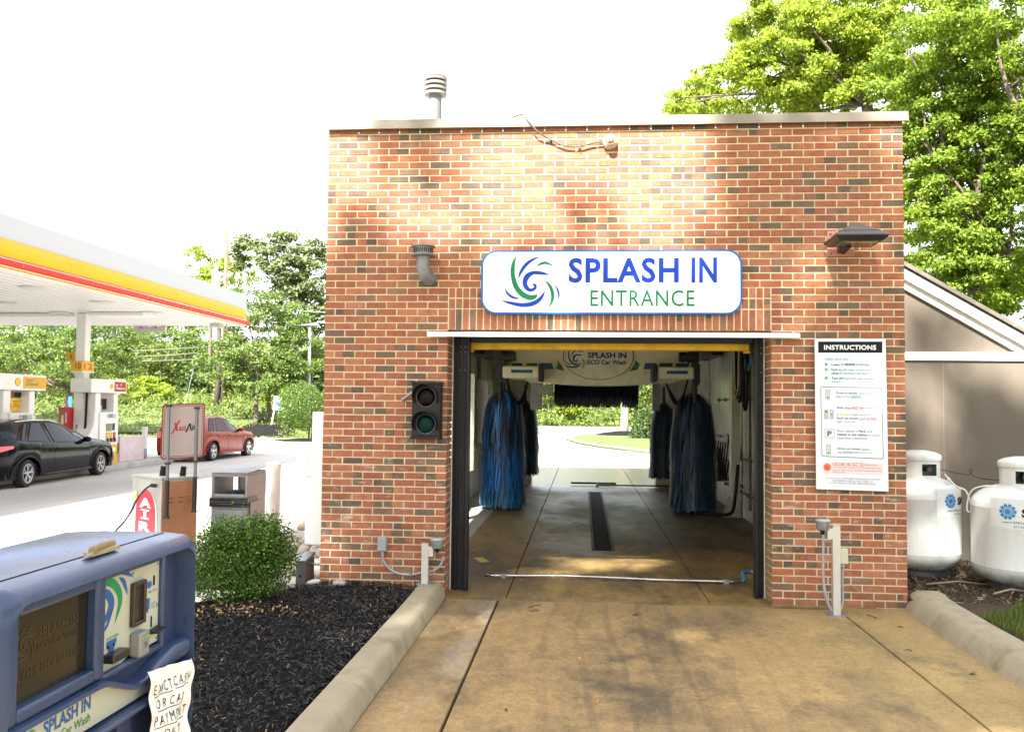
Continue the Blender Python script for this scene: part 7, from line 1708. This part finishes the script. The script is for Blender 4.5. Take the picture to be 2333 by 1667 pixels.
rc_ = car(dict(name='parked_car', label='dusty red hatchback car with dark roof behind the square air machine sign', L=4.4, stretch=kr, hw=.88, r=.345, xr=.95, xf=3.58, tum=.72,
    top=[(0, .80), (.03, 1.08), (.09, 1.22), (.25, 1.50), (.6, 1.60), (1.7, 1.64), (2.2, 1.56), (2.65, 1.32), (3.1, 1.10), (3.35, 1.05), (4.0, .98), (4.25, .86), (4.4, .55)],
    belt=[(0, 1.02), (.8, 1.06), (2.0, 1.02), (3.1, .99), (4.0, .88), (4.4, .5)], paint=REDC, trim=REDC, rim='star', mirtrim=False,
    win=[('side_window', 1.15, 1.85, .22, -.12), ('side_window', 1.98, 2.95, -.12, -.46), ('quarter_window', .62, 1.03, .35, .22)], ws_x=(2.35, 3.05), rw_x=(.08, .5), seams=[(1.90, 2.02), (3.1, 3.1), (1.12, 1.3)], handles=[1.3, 2.15], mirror=2.85, tl=(.22, .85, 1.08, .02)))
drive(rc_, rw, fw, .95, 3.58, kr, .88, -.25)
# ================================================================== trees and planting
BARK = pm('bark', (.13, .10, .075), .9, var=.3, vs=6, bmp=1, bs=22, stretch=(3, 3, .5), bdist=.02)
BARKL = pm('bark_pale', (.27, .23, .17), .9, var=.25, vs=4, bmp=.8, bs=20, stretch=(3, 3, .6), bdist=.02)
WOODP = pm('pole_wood', (.21, .11, .065), .9, var=.2, vs=4, stretch=(3, 3, .2)); WOODD = pm('pole_dark', (.06, .045, .04), .9, var=.2)
LG = dict(maple=leafmat('leaf_maple', (.06, .10, .02), (.13, .20, .045), (.26, .33, .09), .38),
          dark=leafmat('leaf_dark', (.03, .056, .014), (.06, .10, .025), (.13, .175, .05), .3),
          olive=leafmat('leaf_olive', (.07, .10, .035), (.14, .18, .07), (.32, .34, .18), .3),
          lime=leafmat('leaf_lime', (.14, .205, .025), (.28, .36, .045), (.5, .55, .10), .54),
          shrub=leafmat('leaf_shrub', (.06, .095, .02), (.13, .18, .035), (.26, .30, .08), .35),
          near=leafmat('leaf_near', (.10, .165, .02), (.20, .295, .036), (.43, .51, .09), .52))
def limb(mb, a, b, r0, r1, bend, rd, n=6):
    a, b = Vector(a), Vector(b); d = b-a; s = Vector((rd.uniform(-1, 1), rd.uniform(-1, 1), rd.uniform(-.3, .5)))*d.length*bend
    pts = [a+d*(i/n)+s*math.sin(math.pi*i/n) for i in range(n+1)]; mb.tube(pts, [r0+(r1-r0)*i/n for i in range(n+1)], 7); return pts
def tree(name, base, crowns, nleaf, L, mat, label, seed, tr=.18, group=None, bark=None, clumps=90, csz=.17, droop=.2, nlimb=9, cat='tree', shell=.5, lean=(0, 0)):
    """crowns: ellipsoids (dx,dy,dz,rx,ry,rz) about the base; leaves gather in clumps spread through them"""
    t = thing(name, base, label, cat, group); r = np.random.default_rng(seed); rd = random.Random(seed)
    C_ = np.array(crowns, float); vol = C_[:, 3]*C_[:, 4]*C_[:, 5]; vol /= vol.sum(); Rm = (C_[:, 3]*C_[:, 5]).max()**.5
    k = r.choice(len(C_), clumps, p=vol); dd = r.normal(0, 1, (clumps, 3)); dd /= np.linalg.norm(dd, axis=1, keepdims=True)
    rad = np.where(r.random(clumps) < .62, r.uniform(.78, 1.04, clumps), r.random(clumps)**.5)[:, None]
    cc = C_[k, :3]+dd*rad*C_[k, 3:6]; cr = Rm*csz*r.uniform(.6, 1.35, clumps); cw = cr**2; cw /= cw.sum()
    def f(rr, n):
        q = rr.choice(clumps, n, p=cw); e = rr.normal(0, 1, (n, 3)); e /= np.linalg.norm(e, axis=1, keepdims=True); e[:, 2] = np.abs(e[:, 2])*np.where(rr.random(n) < .8, 1, -1)
        ra = rr.uniform(.25, 1.05, n)[:, None]; p = cc[q]+e*ra*cr[q][:, None]*np.array([1.25, 1.25, .62]); nn = e*.7+dd[q]*.5+np.array([0, 0, .6]); return p, nn
    leafy('crown', nleaf, f, L, mat, seed, t, droop=droop, wr=.62)
    mb = MB(); zc = float((C_[:, 2]-C_[:, 5]*.2).min()); top = Vector((lean[0], lean[1], max(zc, .4)))
    limb(mb, (0, 0, -.2), top, tr, tr*.62, .03, rd)
    order = np.argsort(-cr)[:nlimb*2]
    hubs = [top]
    for i, q in enumerate(order):
        tgt = Vector(cc[q]); st = top if i < nlimb else rd.choice(hubs); pts = limb(mb, st, tgt, tr*(.36 if i < nlimb else .15), tr*.07, .10, rd); hubs.append(pts[3])
    mb.build('trunk', bark or BARK, t, local=True, smooth=True); return t
def px_crowns(base, Y, ells, dep=.85):
    """ellipses (px, py, rx, ry) at distance plane Y"""
    o = []
    for px, py, rx, ry in ells:
        p = at(px, py, 'y', Y); s = (p-CAM_LOC).dot(CF)/FPX; o.append((p.x-base[0], p.y-base[1], p.z-base[2], rx*s, rx*s*dep, ry*s))
    return o
def ptree(name, bx, by, Y, ells, n, L, mat, label, seed, **kw):
    b = at(bx, by, 'y', Y); b.z = hgt(b.x, b.y)
    return tree(name, tuple(b), px_crowns(b, Y, ells), n, L, LG[mat], label, seed, **kw)
G1 = 'young maples in the lot island'; G2 = 'woodland trees behind the lot'
ptree('maple_tree', 584, 962, 45, [(585, 790, 95, 75), (560, 700, 70, 70), (530, 830, 75, 55), (600, 870, 85, 45)], 16000, (.10, .22), 'maple', 'leafy maple whose trunk forks low, left of the accessible parking sign', 41, tr=.16, group=G1, clumps=150, csz=.2)
ptree('maple_tree', 612, 962, 46.5, [(665, 820, 85, 65), (640, 740, 70, 60), (690, 880, 55, 40)], 13000, (.10, .22), 'maple', 'leafy maple with a Y-shaped trunk just behind the accessible parking sign', 42, tr=.17, group=G1, clumps=130, csz=.2)
ptree('maple_tree', 152, 985, 38, [(120, 825, 165, 70), (240, 800, 110, 70), (30, 790, 90, 55), (210, 880, 90, 40)], 22000, (.10, .2), 'maple', 'broad dark-trunked maple behind the two fuel pumps', 43, tr=.22, group=G1, clumps=200, csz=.17)
ptree('maple_tree', 62, 985, 42, [(10, 850, 90, 70), (-60, 800, 110, 90)], 7000, (.13, .25), 'maple', 'maple at the left edge behind the yellow Diesel pump', 44, tr=.16, group=G1, clumps=110)
ptree('tall_tree', 640, 955, 66, [(640, 610, 75, 80), (700, 660, 70, 110), (590, 580, 55, 50), (720, 760, 50, 90)], 16000, (.2, .42), 'olive', 'tall grey-green tree rising above the others beside the brick wall', 45, tr=.3, group=G2, clumps=170, csz=.16)
ptree('locust_tree', 470, 955, 70, [(465, 600, 50, 45), (500, 650, 65, 50), (560, 590, 50, 50), (445, 640, 45, 30)], 7000, (.16, .34), 'lime', 'light airy tree behind the brown utility pole', 46, tr=.2, group=G2, clumps=90, csz=.15)
wl_ = [(330, 850, 90, 75, 'shrub', 68, 'pale green tree in the wood seen between canopy column and maples'), (420, 830, 75, 90, 'maple', 72, 'wood tree behind the leaning pole guy'), (250, 800, 90, 80, 'olive', 74, 'olive wood tree high behind the second pump'), (480, 880, 70, 60, 'dark', 64, 'dark undergrowth tree behind the thick dark pole'), (150, 790, 110, 70, 'dark', 70, 'dark wood tree just under the canopy edge, left of the column'), (30, 780, 110, 80, 'maple', 72, 'wood tree under the canopy at the left edge'), (560, 880, 80, 60, 'shrub', 62, 'sunlit low tree behind the forked maple trunks'), (700, 850, 70, 80, 'dark', 60, 'dark tree behind the street light'), (380, 770, 90, 60, 'maple', 76, 'tall wood tree below the hanging grey sign'), (320, 905, 80, 45, 'lime', 58, 'bright low tree on the grass bank left of the air machine sign'), (660, 920, 60, 40, 'lime', 56, 'bright shrub tree behind the round clipped shrub'), (90, 900, 90, 50, 'shrub', 56, 'pale shrub tree between the two fuel pumps'), (730, 900, 60, 90, 'maple', 64, 'wood tree touching the brick wall edge'), (-60, 850, 110, 90, 'dark', 66, 'dark tree beyond the left edge'), (235, 930, 70, 40, 'shrub', 54, 'low bright bush tree right of the red extinguisher cabinet')]
for i, (px, py, rx, ry, m, Y, lab) in enumerate(wl_):
    ptree('wood_tree', px+rx*.1, 950, Y, [(px, py, rx, ry), (px+rx*.4, py-ry*.5, rx*.6, ry*.5), (px-rx*.5, py+ry*.3, rx*.6, ry*.6)], 8000, (.15, .34), m, lab, 60+i, tr=.16, group=G2, clumps=100, csz=.2, nlimb=6)
# ground cover on the bank (nobody could count it)
def cover(name, reg, n, L, mat, seed, hh=.5):
    def f(r, n_):
        x = r.uniform(reg[0], reg[1], n_); y = r.uniform(reg[2], reg[3], n_); b = np.abs(np.sin(x*.9+1.3*np.sin(y*.7)))*np.abs(np.cos(y*.8+x*.3)); z = np.array([hgt(a, c) for a, c in zip(x, y)])+b*hh*r.random(n_)
        return np.stack([x, y, z], 1), np.tile([0, -.4, .9], (n_, 1))
    return leafy(name, n, f, L, mat, seed, None, 'stuff', wr=.6)
cover('bank_undergrowth', (-48, -14, 46, 62), 16000, (.12, .30), LG['shrub'], 81, 1.2)
cover('bank_grass', (-45, -13, 38, 47), 14000, (.06, .16), LG['shrub'], 82, .12)
cover('slope_undergrowth', (-6, 26, 78, 100), 24000, (.2, .5), LG['shrub'], 83, 1.6)
struct(sheet(rng(-46, -8, 2), rng(37.2, 62, 1), .03, lambda x, y: x < -17 or y > 47), 'grass', TURF, smooth=True)
# mulch islands in the lot
def mound(cx, cy, rx, ry, h, nm='mulch_bed', base=None):
    mb = MB(); n, m = 30, 7; z0 = hgt(cx, cy) if base is None else base; vs = [(cx, cy, z0+h)]
    for j in range(1, m+1):
        for i in range(n): a = 2*math.pi*i/n; q = j/m; vs.append((cx+rx*q*math.cos(a), cy+ry*q*math.sin(a), z0+h*math.cos(q*math.pi/2)-.02+.02*math.sin(5*a)))
    fs = [(0, 1+i, 1+(i+1) % n) for i in range(n)]+[(1+j*n+i, 1+(j+1)*n+i, 1+(j+1)*n+(i+1) % n, 1+j*n+(i+1) % n) for j in range(m-1) for i in range(n)]
    mb.add(vs, fs); return struct(mb, nm, pm('mulch_far', (.012, .011, .011), .95, spec=.1, var=.5, vs=5, bmp=1, bs=20, bdist=.05), smooth=True)
mound(-16.6, 44.5, 3.0, 6.0, .55, base=.05); mound(-11.3, 35.7, 2.5, 2.6, .14); mound(-22, 40.3, 5.5, 1.6, .12)
# round clipped shrub on a short trunk
b = at(705, 1003, 'z', 0); rs = thing('round_shrub', (b.x, b.y, hgt(b.x, b.y)), 'round clipped glossy shrub on short stems in the mulch by the brick wall', 'shrub')
s_ = (Vector(b)-CAM_LOC).dot(CF)/FPX; c = at(687, 925, 'y', b.y); rr_ = 52*s_
def fsh(r, n):
    d = r.normal(0, 1, (n, 3)); d /= np.linalg.norm(d, axis=1, keepdims=True); bumpy = 1+.06*np.sin(d[:, 0]*9+d[:, 2]*7)+.05*np.sin(d[:, 1]*11+d[:, 2]*5); q = (np.where(r.random(n) < .7, r.uniform(.88, 1.03, n), r.random(n)**.4)*bumpy)[:, None]
    return np.array([c.x-b.x, 0, c.z-rs.location.z])+d*q*rr_*np.array([1, 1, 1.03]), d
leafy('foliage', 15000, fsh, (.045, .09), leafmat('leaf_holly', (.03, .065, .01), (.07, .13, .02), (.22, .30, .06), .25, .3), 91, rs, wr=.6)
mb = MB(); [mb.tube([(a, 0, -.1), (a*2+.1, 0, c.z-rs.location.z-rr_*.6), (a*6+.2, 0, c.z)], [.05, .035, .02], 6) for a in (-.05, .06, .12)]; mb.build('stem', BARK, rs, local=True, smooth=True)
# tree and shrubs seen through the bay
b = at(1421, 990, 'z', .1); tt = tree('exit_tree', (b.x, b.y, 0), px_crowns((b.x, b.y, 0), b.y, [(1440, 760, 120, 110), (1380, 720, 90, 80), (1500, 800, 90, 90)]), 9000, (.12, .24), LG['maple'], 'pale-barked street tree on the grass island seen through the bay', 95, tr=.30, bark=BARKL, clumps=120)
mound(b.x, b.y-.2, 2.3, 2.0, .35, base=0)
for px, py, rx, ry, Y, m, lab, sd_ in ((1475, 1000, 38, 75, 43, 'dark', 'dark green shrub at the right edge of the view through the bay', 1), (1468, 880, 40, 70, 82, 'shrub', 'sunlit tree up the slope right of the pale street tree', 2), (1250, 870, 40, 30, 84, 'shrub', 'bushy growth on the slope at upper left through the bay', 3), (1300, 925, 30, 22, 81, 'lime', 'round bright bush on the slope by the road through the bay', 4)):
    b = at(px, py, 'y', Y); bz = hgt(b.x, Y); t = thing('slope_shrub', (b.x, Y, bz), lab, 'shrub', 'shrubs beyond the bay'); s_ = (Vector(b)-CAM_LOC).dot(CF)/FPX
    cs = [(0, 0, b.z-bz, rx*s_, rx*s_*.8, ry*s_)]+[(math.cos(k)*rx*s_*.5, 0, b.z-bz+math.sin(k)*ry*s_*.5, rx*s_*.5, rx*s_*.5, ry*s_*.45) for k in (0, 1, 2, 3, 4, 5)]
    leafy('foliage', 4500, blob(cs, .6), (.1, .22) if Y < 60 else (.18, .4), LG[m], 100+sd_, t, wr=.6)
    mb = MB(); mb.tube([(0, 0, -.3), (0, 0, max(.3, b.z-bz))], .06, 6); mb.build('stem', BARK, t, local=True)
isl = [at(1290, 1003, 'z', 0), at(1318, 1012, 'z', 0), at(1370, 1021, 'z', 0), at(1430, 1028, 'z', 0), at(1500, 1037, 'z', 0)]
P_ = [(p.x, p.y) for p in isl]; k_i = kerb(P_[::-1]+[(1.7, 41.5), (2.2, 48)], [(.0, -.02), (.02, .12), (.15, .14), (.3, .13)]); 
kerb_o = struct(kerb(P_, [(.0, -.02), (.0, .12), (-.03, .15), (-.20, .15), (-.22, .02)]), 'kerb', KERB, smooth=True, auto=40)
struct(flat(P_+[(9, 26), (9, 48.5), (2.6, 48.5), (1.6, 42)], .09, .12), 'grass', TURF)
# big trees to the right of the building
ZB = 0.
def right_tree(nm, bx, by, ells, Y, n, L, mat, lab, seed, tr, **kw):
    b = at(bx, by, 'y', Y); base = (b.x, Y, 0)
    return tree(nm, base, px_crowns(base, Y, ells), n, L, LG[mat], lab, seed, tr=tr, **kw)
G3 = 'tall trees behind the building and the tanks'
right_tree('shade_tree', 1980, 900, [(1850, 110, 190, 130), (1760, 190, 160, 85), (2000, 60, 200, 120), (1930, 220, 160, 80), (1630, 235, 110, 34), (1740, 20, 90, 80)], 17, 80000, (.07, .15), 'lime', 'sunlit yellow-green tree spreading over the right end of the roof', 111, .26, group=G3, clumps=520, csz=.13, nlimb=18, shell=.4)
right_tree('shade_tree', 2230, 1000, [(2170, 380, 150, 200), (2290, 250, 150, 200), (2140, 560, 120, 120), (2280, 560, 130, 150), (2120, 180, 130, 140), (2100, 330, 90, 160)], 14.5, 105000, (.06, .125), 'near', 'dense dark green tree with hanging growth above the tan shed', 112, .30, group=G3, clumps=640, csz=.13, nlimb=16, droop=.6)
right_tree('shade_tree', 2400, 1000, [(2330, 60, 190, 110), (2450, 300, 160, 260), (2200, 40, 130, 70)], 12.5, 34000, (.06, .12), 'near', 'light green tree leaning in at the top right corner', 113, .24, group=G3, clumps=240, csz=.13, nlimb=10)
right_tree('shade_tree', 2120, 950, [(2200, 640, 170, 90), (2090, 500, 90, 120), (2330, 660, 120, 90)], 20, 34000, (.08, .16), 'near', 'tree low behind the sloping shed roof', 114, .2, group=G3, clumps=200, csz=.13, nlimb=10)
right_tree('shade_tree', 1600, 900, [(1600, 215, 45, 60), (1575, 255, 60, 22)], 30, 5000, (.12, .24), 'lime', 'small bright tree top above the coping, left of the larger crowns', 115, .15, group=G3, clumps=70, csz=.2, nlimb=6)
mb = MB(); bp_ = [at(1919, 262, 'y', 15.5), at(1890, 215, 'y', 15.4), at(1868, 120, 'y', 15.3), at(1845, 60, 'y', 15.2), at(1790, 0, 'y', 15.2)]
# ================================================================== poles, lights, wires
up = thing('utility_pole', tuple(at(507, 955, 'y', 60)), 'brown timber utility pole carrying two white transformers above the maples', 'utility pole')
a, b2 = at(507, 960, 'y', 60), at(517, 528, 'y', 60)
mb = MB(); mb.tube([a, b2], [.17, .13], 10); mb.build('pole', WOODP, up, smooth=True)
TRF = pm('transformer_grey', (.62, .63, .62), .4, var=.05)
for px, py, ww, hh_ in ((492, 640, 11, 28), (541, 642, 8, 24), (556, 645, 8, 24)):
    p0, p1 = at(px, py+hh_/2, 'y', 59.6), at(px, py-hh_/2, 'y', 59.6); mb = MB(); rr_ = ww*.03
    mb.lathe([(rr_*.9, p0.z), (rr_, p0.z+.1), (rr_, p1.z-.05), (rr_*1.06, p1.z), (0, p1.z+.05)], (p0.x, 59.6, 0), 'z', 14); tf_ = mb.build('transformer', TRF, up, smooth=True, auto=40)
    mb = MB(); mb.tube([(p0.x-.08, 59.6, p1.z), (p0.x-.1, 59.6, p1.z+.35)], .05, 6); mb.tube([(p0.x+.08, 59.6, p1.z), (p0.x+.1, 59.6, p1.z+.35)], .05, 6); mb.build('bushing', TRF, tf_)
mb = MB(); c1_, c2_ = at(480, 585, 'y', 60), at(512, 580, 'y', 60); mb.tube([c1_, c2_], .05, 6)
for px in (484, 491, 498): p = at(px, 575, 'y', 60); mb.tube([p, p-Vector((0, 0, .5))], .07, 6); mb.tube([p-Vector((0, 0, .5)), at(495, 628, 'y', 59.8)], .015, 4)
mb.build('cutouts', TRF, up)
def wire(pts, r, lab, mat=None): mb = MB(); mb.tube([Vector(p) for p in pts], r, 5); tag(mb.build('overhead_wire', mat or DGR), lab, 'wire', 'overhead wires beyond the lot')
def sagw(a, b, s, n=10): a, b = Vector(a), Vector(b); return [a.lerp(b, i/n)-Vector((0, 0, s*4*(i/n)*(1-i/n))) for i in range(n+1)]
wire(sagw(at(517, 531, 'y', 60), at(760, 565, 'y', 50), .3), .02, 'thin power wire running right from the pole top to the brick wall', GALV)
wire(sagw(at(515, 545, 'y', 60), at(760, 590, 'y', 50), .3), .012, 'thinner wire below the pole-top wire', GALV)
wire(sagw(at(515, 690, 'y', 60), at(760, 713, 'y', 50), .1), .04, 'thick pale cable crossing behind the maples at mid height', GALV)
for i, (y0, y1) in enumerate(((799, 791), (813, 804), (823, 818))): wire(sagw(at(300, y0, 'y', 50), at(450, y1, 'y', 52), .02), .02, ['top', 'middle', 'lowest'][i]+' of three cables in front of the wood right of the pumps', pm('cable_grey', (.22, .22, .22), .6))
dp = thing('dark_pole', tuple(at(491, 960, 'y', 52)), 'thick dark wooden pole beside the brown pole, behind the red car', 'utility pole')
mb = MB(); mb.tube([at(488, 965, 'y', 52), at(498, 868, 'y', 52), at(500, 700, 'y', 52)], [.20, .18, .15], 8); mb.tube([at(497, 965, 'y', 52.2), at(507, 868, 'y', 52.2)], .1, 8); mb.build('pole', WOODD, dp, smooth=True)
gw = thing('pole_guy', tuple(at(419, 930, 'y', 52)), 'slanting guy wire with a pale orange guard, left of the dark pole', 'guy wire')
mb = MB(); mb.tube([at(427, 900, 'y', 52), at(441, 838, 'y', 52)], .03, 5); mb.build('wire', GALV, gw); mb = MB(); mb.tube([at(418, 930, 'y', 52), at(427, 898, 'y', 52)], .06, 6); mb.build('guard', pm('guard_orange', (.6, .40, .16), .5), gw)
sl_t = thing('street_light', tuple(at(704, 960, 'y', 46)), 'white street light pole with two flat heads, just left of the brick wall', 'street light')
mb = MB(); mb.tube([at(703, 1000, 'y', 46), at(706, 742, 'y', 46)], [.10, .08], 10); mb.build('pole', CW_, sl_t, smooth=True)
for a, b2 in (((672, 738), (700, 744)), ((701, 741), (726, 740))):
    p, q = at(*a, 'y', 46), at(*b2, 'y', 46); mb = MB(); mb.box(min(p.x, q.x), max(p.x, q.x), 45.8, 46.3, (p.z+q.z)/2-.04, (p.z+q.z)/2+.05); mb.build('lamp_head', CW_, sl_t, bevel=.03)
asg = thing('accessible_sign', tuple(at(615, 990, 'z', 0)), 'small blue wheelchair parking sign on a leaning grey wooden post', 'sign')
p0, p1 = at(614, 989, 'z', 0), at(631, 932, 'z', 0); yy = p0.y; p1 = at(631, 905, 'y', yy)
mb = MB(); mb.tube([p0, p1], .055, 4); mb.build('post', pm('post_grey_wood', (.42, .40, .33), .9, var=.2), asg)
a, c_ = at(622, 934, 'y', yy-.08), at(642, 902, 'y', yy-.08); mb = MB(); mb.box(a.x, c_.x, yy-.09, yy-.07, a.z, c_.z); fcs = mb.build('panel', pm('sign_pale_green', (.62, .70, .66), .4), asg)
mb = MB(); w_ = c_.x-a.x; h_ = c_.z-a.z; mb.box(a.x+w_*.28, a.x+w_*.75, yy-.094, yy-.091, a.z+h_*.12, a.z+h_*.60); bl = mb.build('blue_square', pm('access_blue', (0, 0, 0)), fcs)
mb = MB(); wheelchair(mb, (a.x+w_*.30, yy-.097, a.z+h_*.13), (1, 0, 0), w_*.44); mb.text('RESERVED', (a.x+w_*.15, yy-.093, a.z+h_*.78), XR, ZU, w_*.7, h_*.12, .02); mb.build('symbol', WHITEP, asg)
bs_ = thing('blue_sign', tuple(at(159, 950, 'y', 36)), 'narrow blue and white sign mostly hidden behind the canopy column', 'sign')
a, c_ = at(155, 925, 'y', 36), at(164, 903, 'y', 36); mb = MB(); mb.box(a.x, c_.x, 36, 36.05, a.z, c_.z); mb.build('panel', pm('sign_blue', (.02, .12, .5), .4), bs_); mb = MB(); mb.tube([((a.x+c_.x)/2, 36.05, a.z), ((a.x+c_.x)/2, 36.05, -.1)], .03, 6); mb.build('post', GALV, bs_)
# ================================================================== small litter on the slab
LF = {'orange': pm('leaf_orange', (.62, .25, .02), .6), 'green': pm('leaf_green', (.16, .35, .03), .6), 'brown': pm('leaf_brown', (.08, .045, .025), .8), 'yellow': pm('leaf_yellow', (.5, .45, .08), .6)}
def leaf(px, py, s, c, lab, zz=.008):
    p = at(px, py, 'z', zz); a = random.random()*6; mb = MB(); q = [(1, 0, .004), (.35, .4, .010), (-.6, .35, .006), (-1, 0, .0), (-.5, -.4, .008), (.3, -.35, .012)]
    mb.poly([(p.x+s*(x*math.cos(a)-y*math.sin(a)), p.y+s*(x*math.sin(a)+y*math.cos(a)), zz+z) for x, y, z in q]); tag(mb.build('fallen_leaf', LF[c]), lab, 'leaf', 'fallen leaves and twigs on the concrete')
leaf(1320, 1500, .022, 'orange', 'small orange leaf near the middle of the slab'); leaf(1363, 1598, .016, 'orange', 'tiny orange leaf close to the bottom of the slab')
leaf(1704, 1472, .02, 'green', 'green leaf on the right half of the slab'); leaf(1450, 1400, .04, 'brown', 'dark brown leaf on the slab just outside the threshold'); leaf(1187, 1322, .03, 'yellow', 'yellow-green leaf lying against the spray pipe')
leaf(1152, 1618, .02, 'brown', 'small brown leaf low on the left of the slab'); leaf(2218, 1535, .035, 'brown', 'brown leaf at the foot of the right kerb'); leaf(2050, 1428, .03, 'brown', 'dark leaf on the strip beside the right kerb'); leaf(1425, 1450, .02, 'brown', 'little dark leaf a step below the dark brown leaf'); leaf(1888, 1468, .02, 'green', 'tiny green sprig near the right-hand joint')
for (a, b_), lab in ((((1205, 1383), (1232, 1377)), 'upper short twig by the left joint of the slab'), (((1208, 1392), (1228, 1389)), 'lower short twig by the left joint of the slab'), (((1975, 1400), (1998, 1408)), 'thin twig on the strip right of the joint'), (((2062, 1480), (2078, 1482)), 'small dark twig half way down the right strip')):
    p, q = at(*a, 'z', .012), at(*b_, 'z', .012); mb = MB(); mb.tube([p, (p+q)/2+Vector((0, .01, .006)), q], .0035, 5); tag(mb.build('fallen_twig', pm('twig_dark', (.05, .035, .025), .8)), lab, 'twig')
wd = leafy('weed_sprigs', 260, lambda r, n: (np.array([[*at(2045/1.0-0, 1400, 'z', .02)]])*0+np.array([list(at(px, py, 'z', .02)) for px, py in ((1923, 1392), (950, 1332), (905, 1440), (890, 1452), (684, 1343), (680, 1348), (1000, 1335), (2210, 1345))])[r.integers(0, 8, n)]+r.normal(0, .018, (n, 3))*[1, 1, .6]+[0, 0, .02], np.tile([0, 0, 1.], (n, 1))), (.01, .022), LG['lime'], 77, None, 'stuff')
# ================================================================== trees behind the photographer, which dapple the front
SH = dict(group='street trees behind the photographer')
def shade(nm, x, y, crowns, n, seed, lab): return tree(nm, (x, y, -.2), crowns, n, (.2, .36), LG['near'], lab, seed, tr=.28, clumps=230, csz=.16, nlimb=12, group='street trees on the near side of the lane')
shade('street_tree', -.3, -13, [(-1.2, 0, 13.4, 3.2, 2.2, 2.7), (1.9, .2, 14.9, 2.6, 2.2, 2.5), (0, 0, 10.8, 3.6, 2.2, 2.4), (3.4, 0, 12, 2.8, 2.2, 2.8), (-3.3, 0, 11.8, 1.3, 1.6, 1.3), (-3.0, 0, 16.6, 1.0, 1.5, 1.3)], 24000, 201, 'leafy street tree behind the camera, centre of the near side')
shade('street_tree', -6.6, -13.2, [(.5, 0, 15.6, 1.35, 1.6, 2.0), (-1.5, -1.5, 12, 1.2, 1.4, 1.5)], 6000, 204, 'slim street tree behind the camera, left of the near side')
st2 = shade('street_tree', 6.2, -15, [(0, 0, 13, 3.0, 3.0, 4.2), (-2.0, 1, 16.5, 2.0, 2.0, 1.6), (2.8, 0, 11, 2.6, 2.6, 3.0)], 14000, 202, 'leafy street tree behind the camera, right of the near side')
for i, (x, y, s_, l_) in enumerate(((26, -8, 1.0, 'unseen tree added for reflections, nearest of the right-hand row'), (32, 4, 1.1, 'unseen tree added for reflections, middle of the right-hand row'), (29, 16, 1.05, 'unseen tree added for reflections, furthest of the right-hand row'))):  # unseen row added to darken car reflections and cut sky light
    c = copy_tree(st2); c.location = (x, y, -.3); c.scale = (s_*1.5, s_*1.5, s_*.8); c.rotation_euler = (0, 0, i*1.1); c['label'] = l_; c['group'] = 'unseen trees added for reflections and to cut sky light'

src = [o for o in bpy.data.objects if o.name.startswith('wood_tree') and o.parent is None][3]
for i, (x, y, s_) in enumerate(((16, 44, 1.5), (26, 50, 1.7), (38, 46, 1.6), (50, 40, 1.7), (13, 62, 1.7), (62, 28, 1.7))):
    c = copy_tree(src); c.location = (x, y, hgt(x, y)-.2); c.scale = (s_, s_, s_); c.rotation_euler = (0, 0, i*1.3); c['label'] = ['nearest', 'second', 'third', 'fourth', 'furthest back', 'rightmost'][i]+' tree in the belt behind the tan shed'; c['group'] = 'tree belt behind the shed'
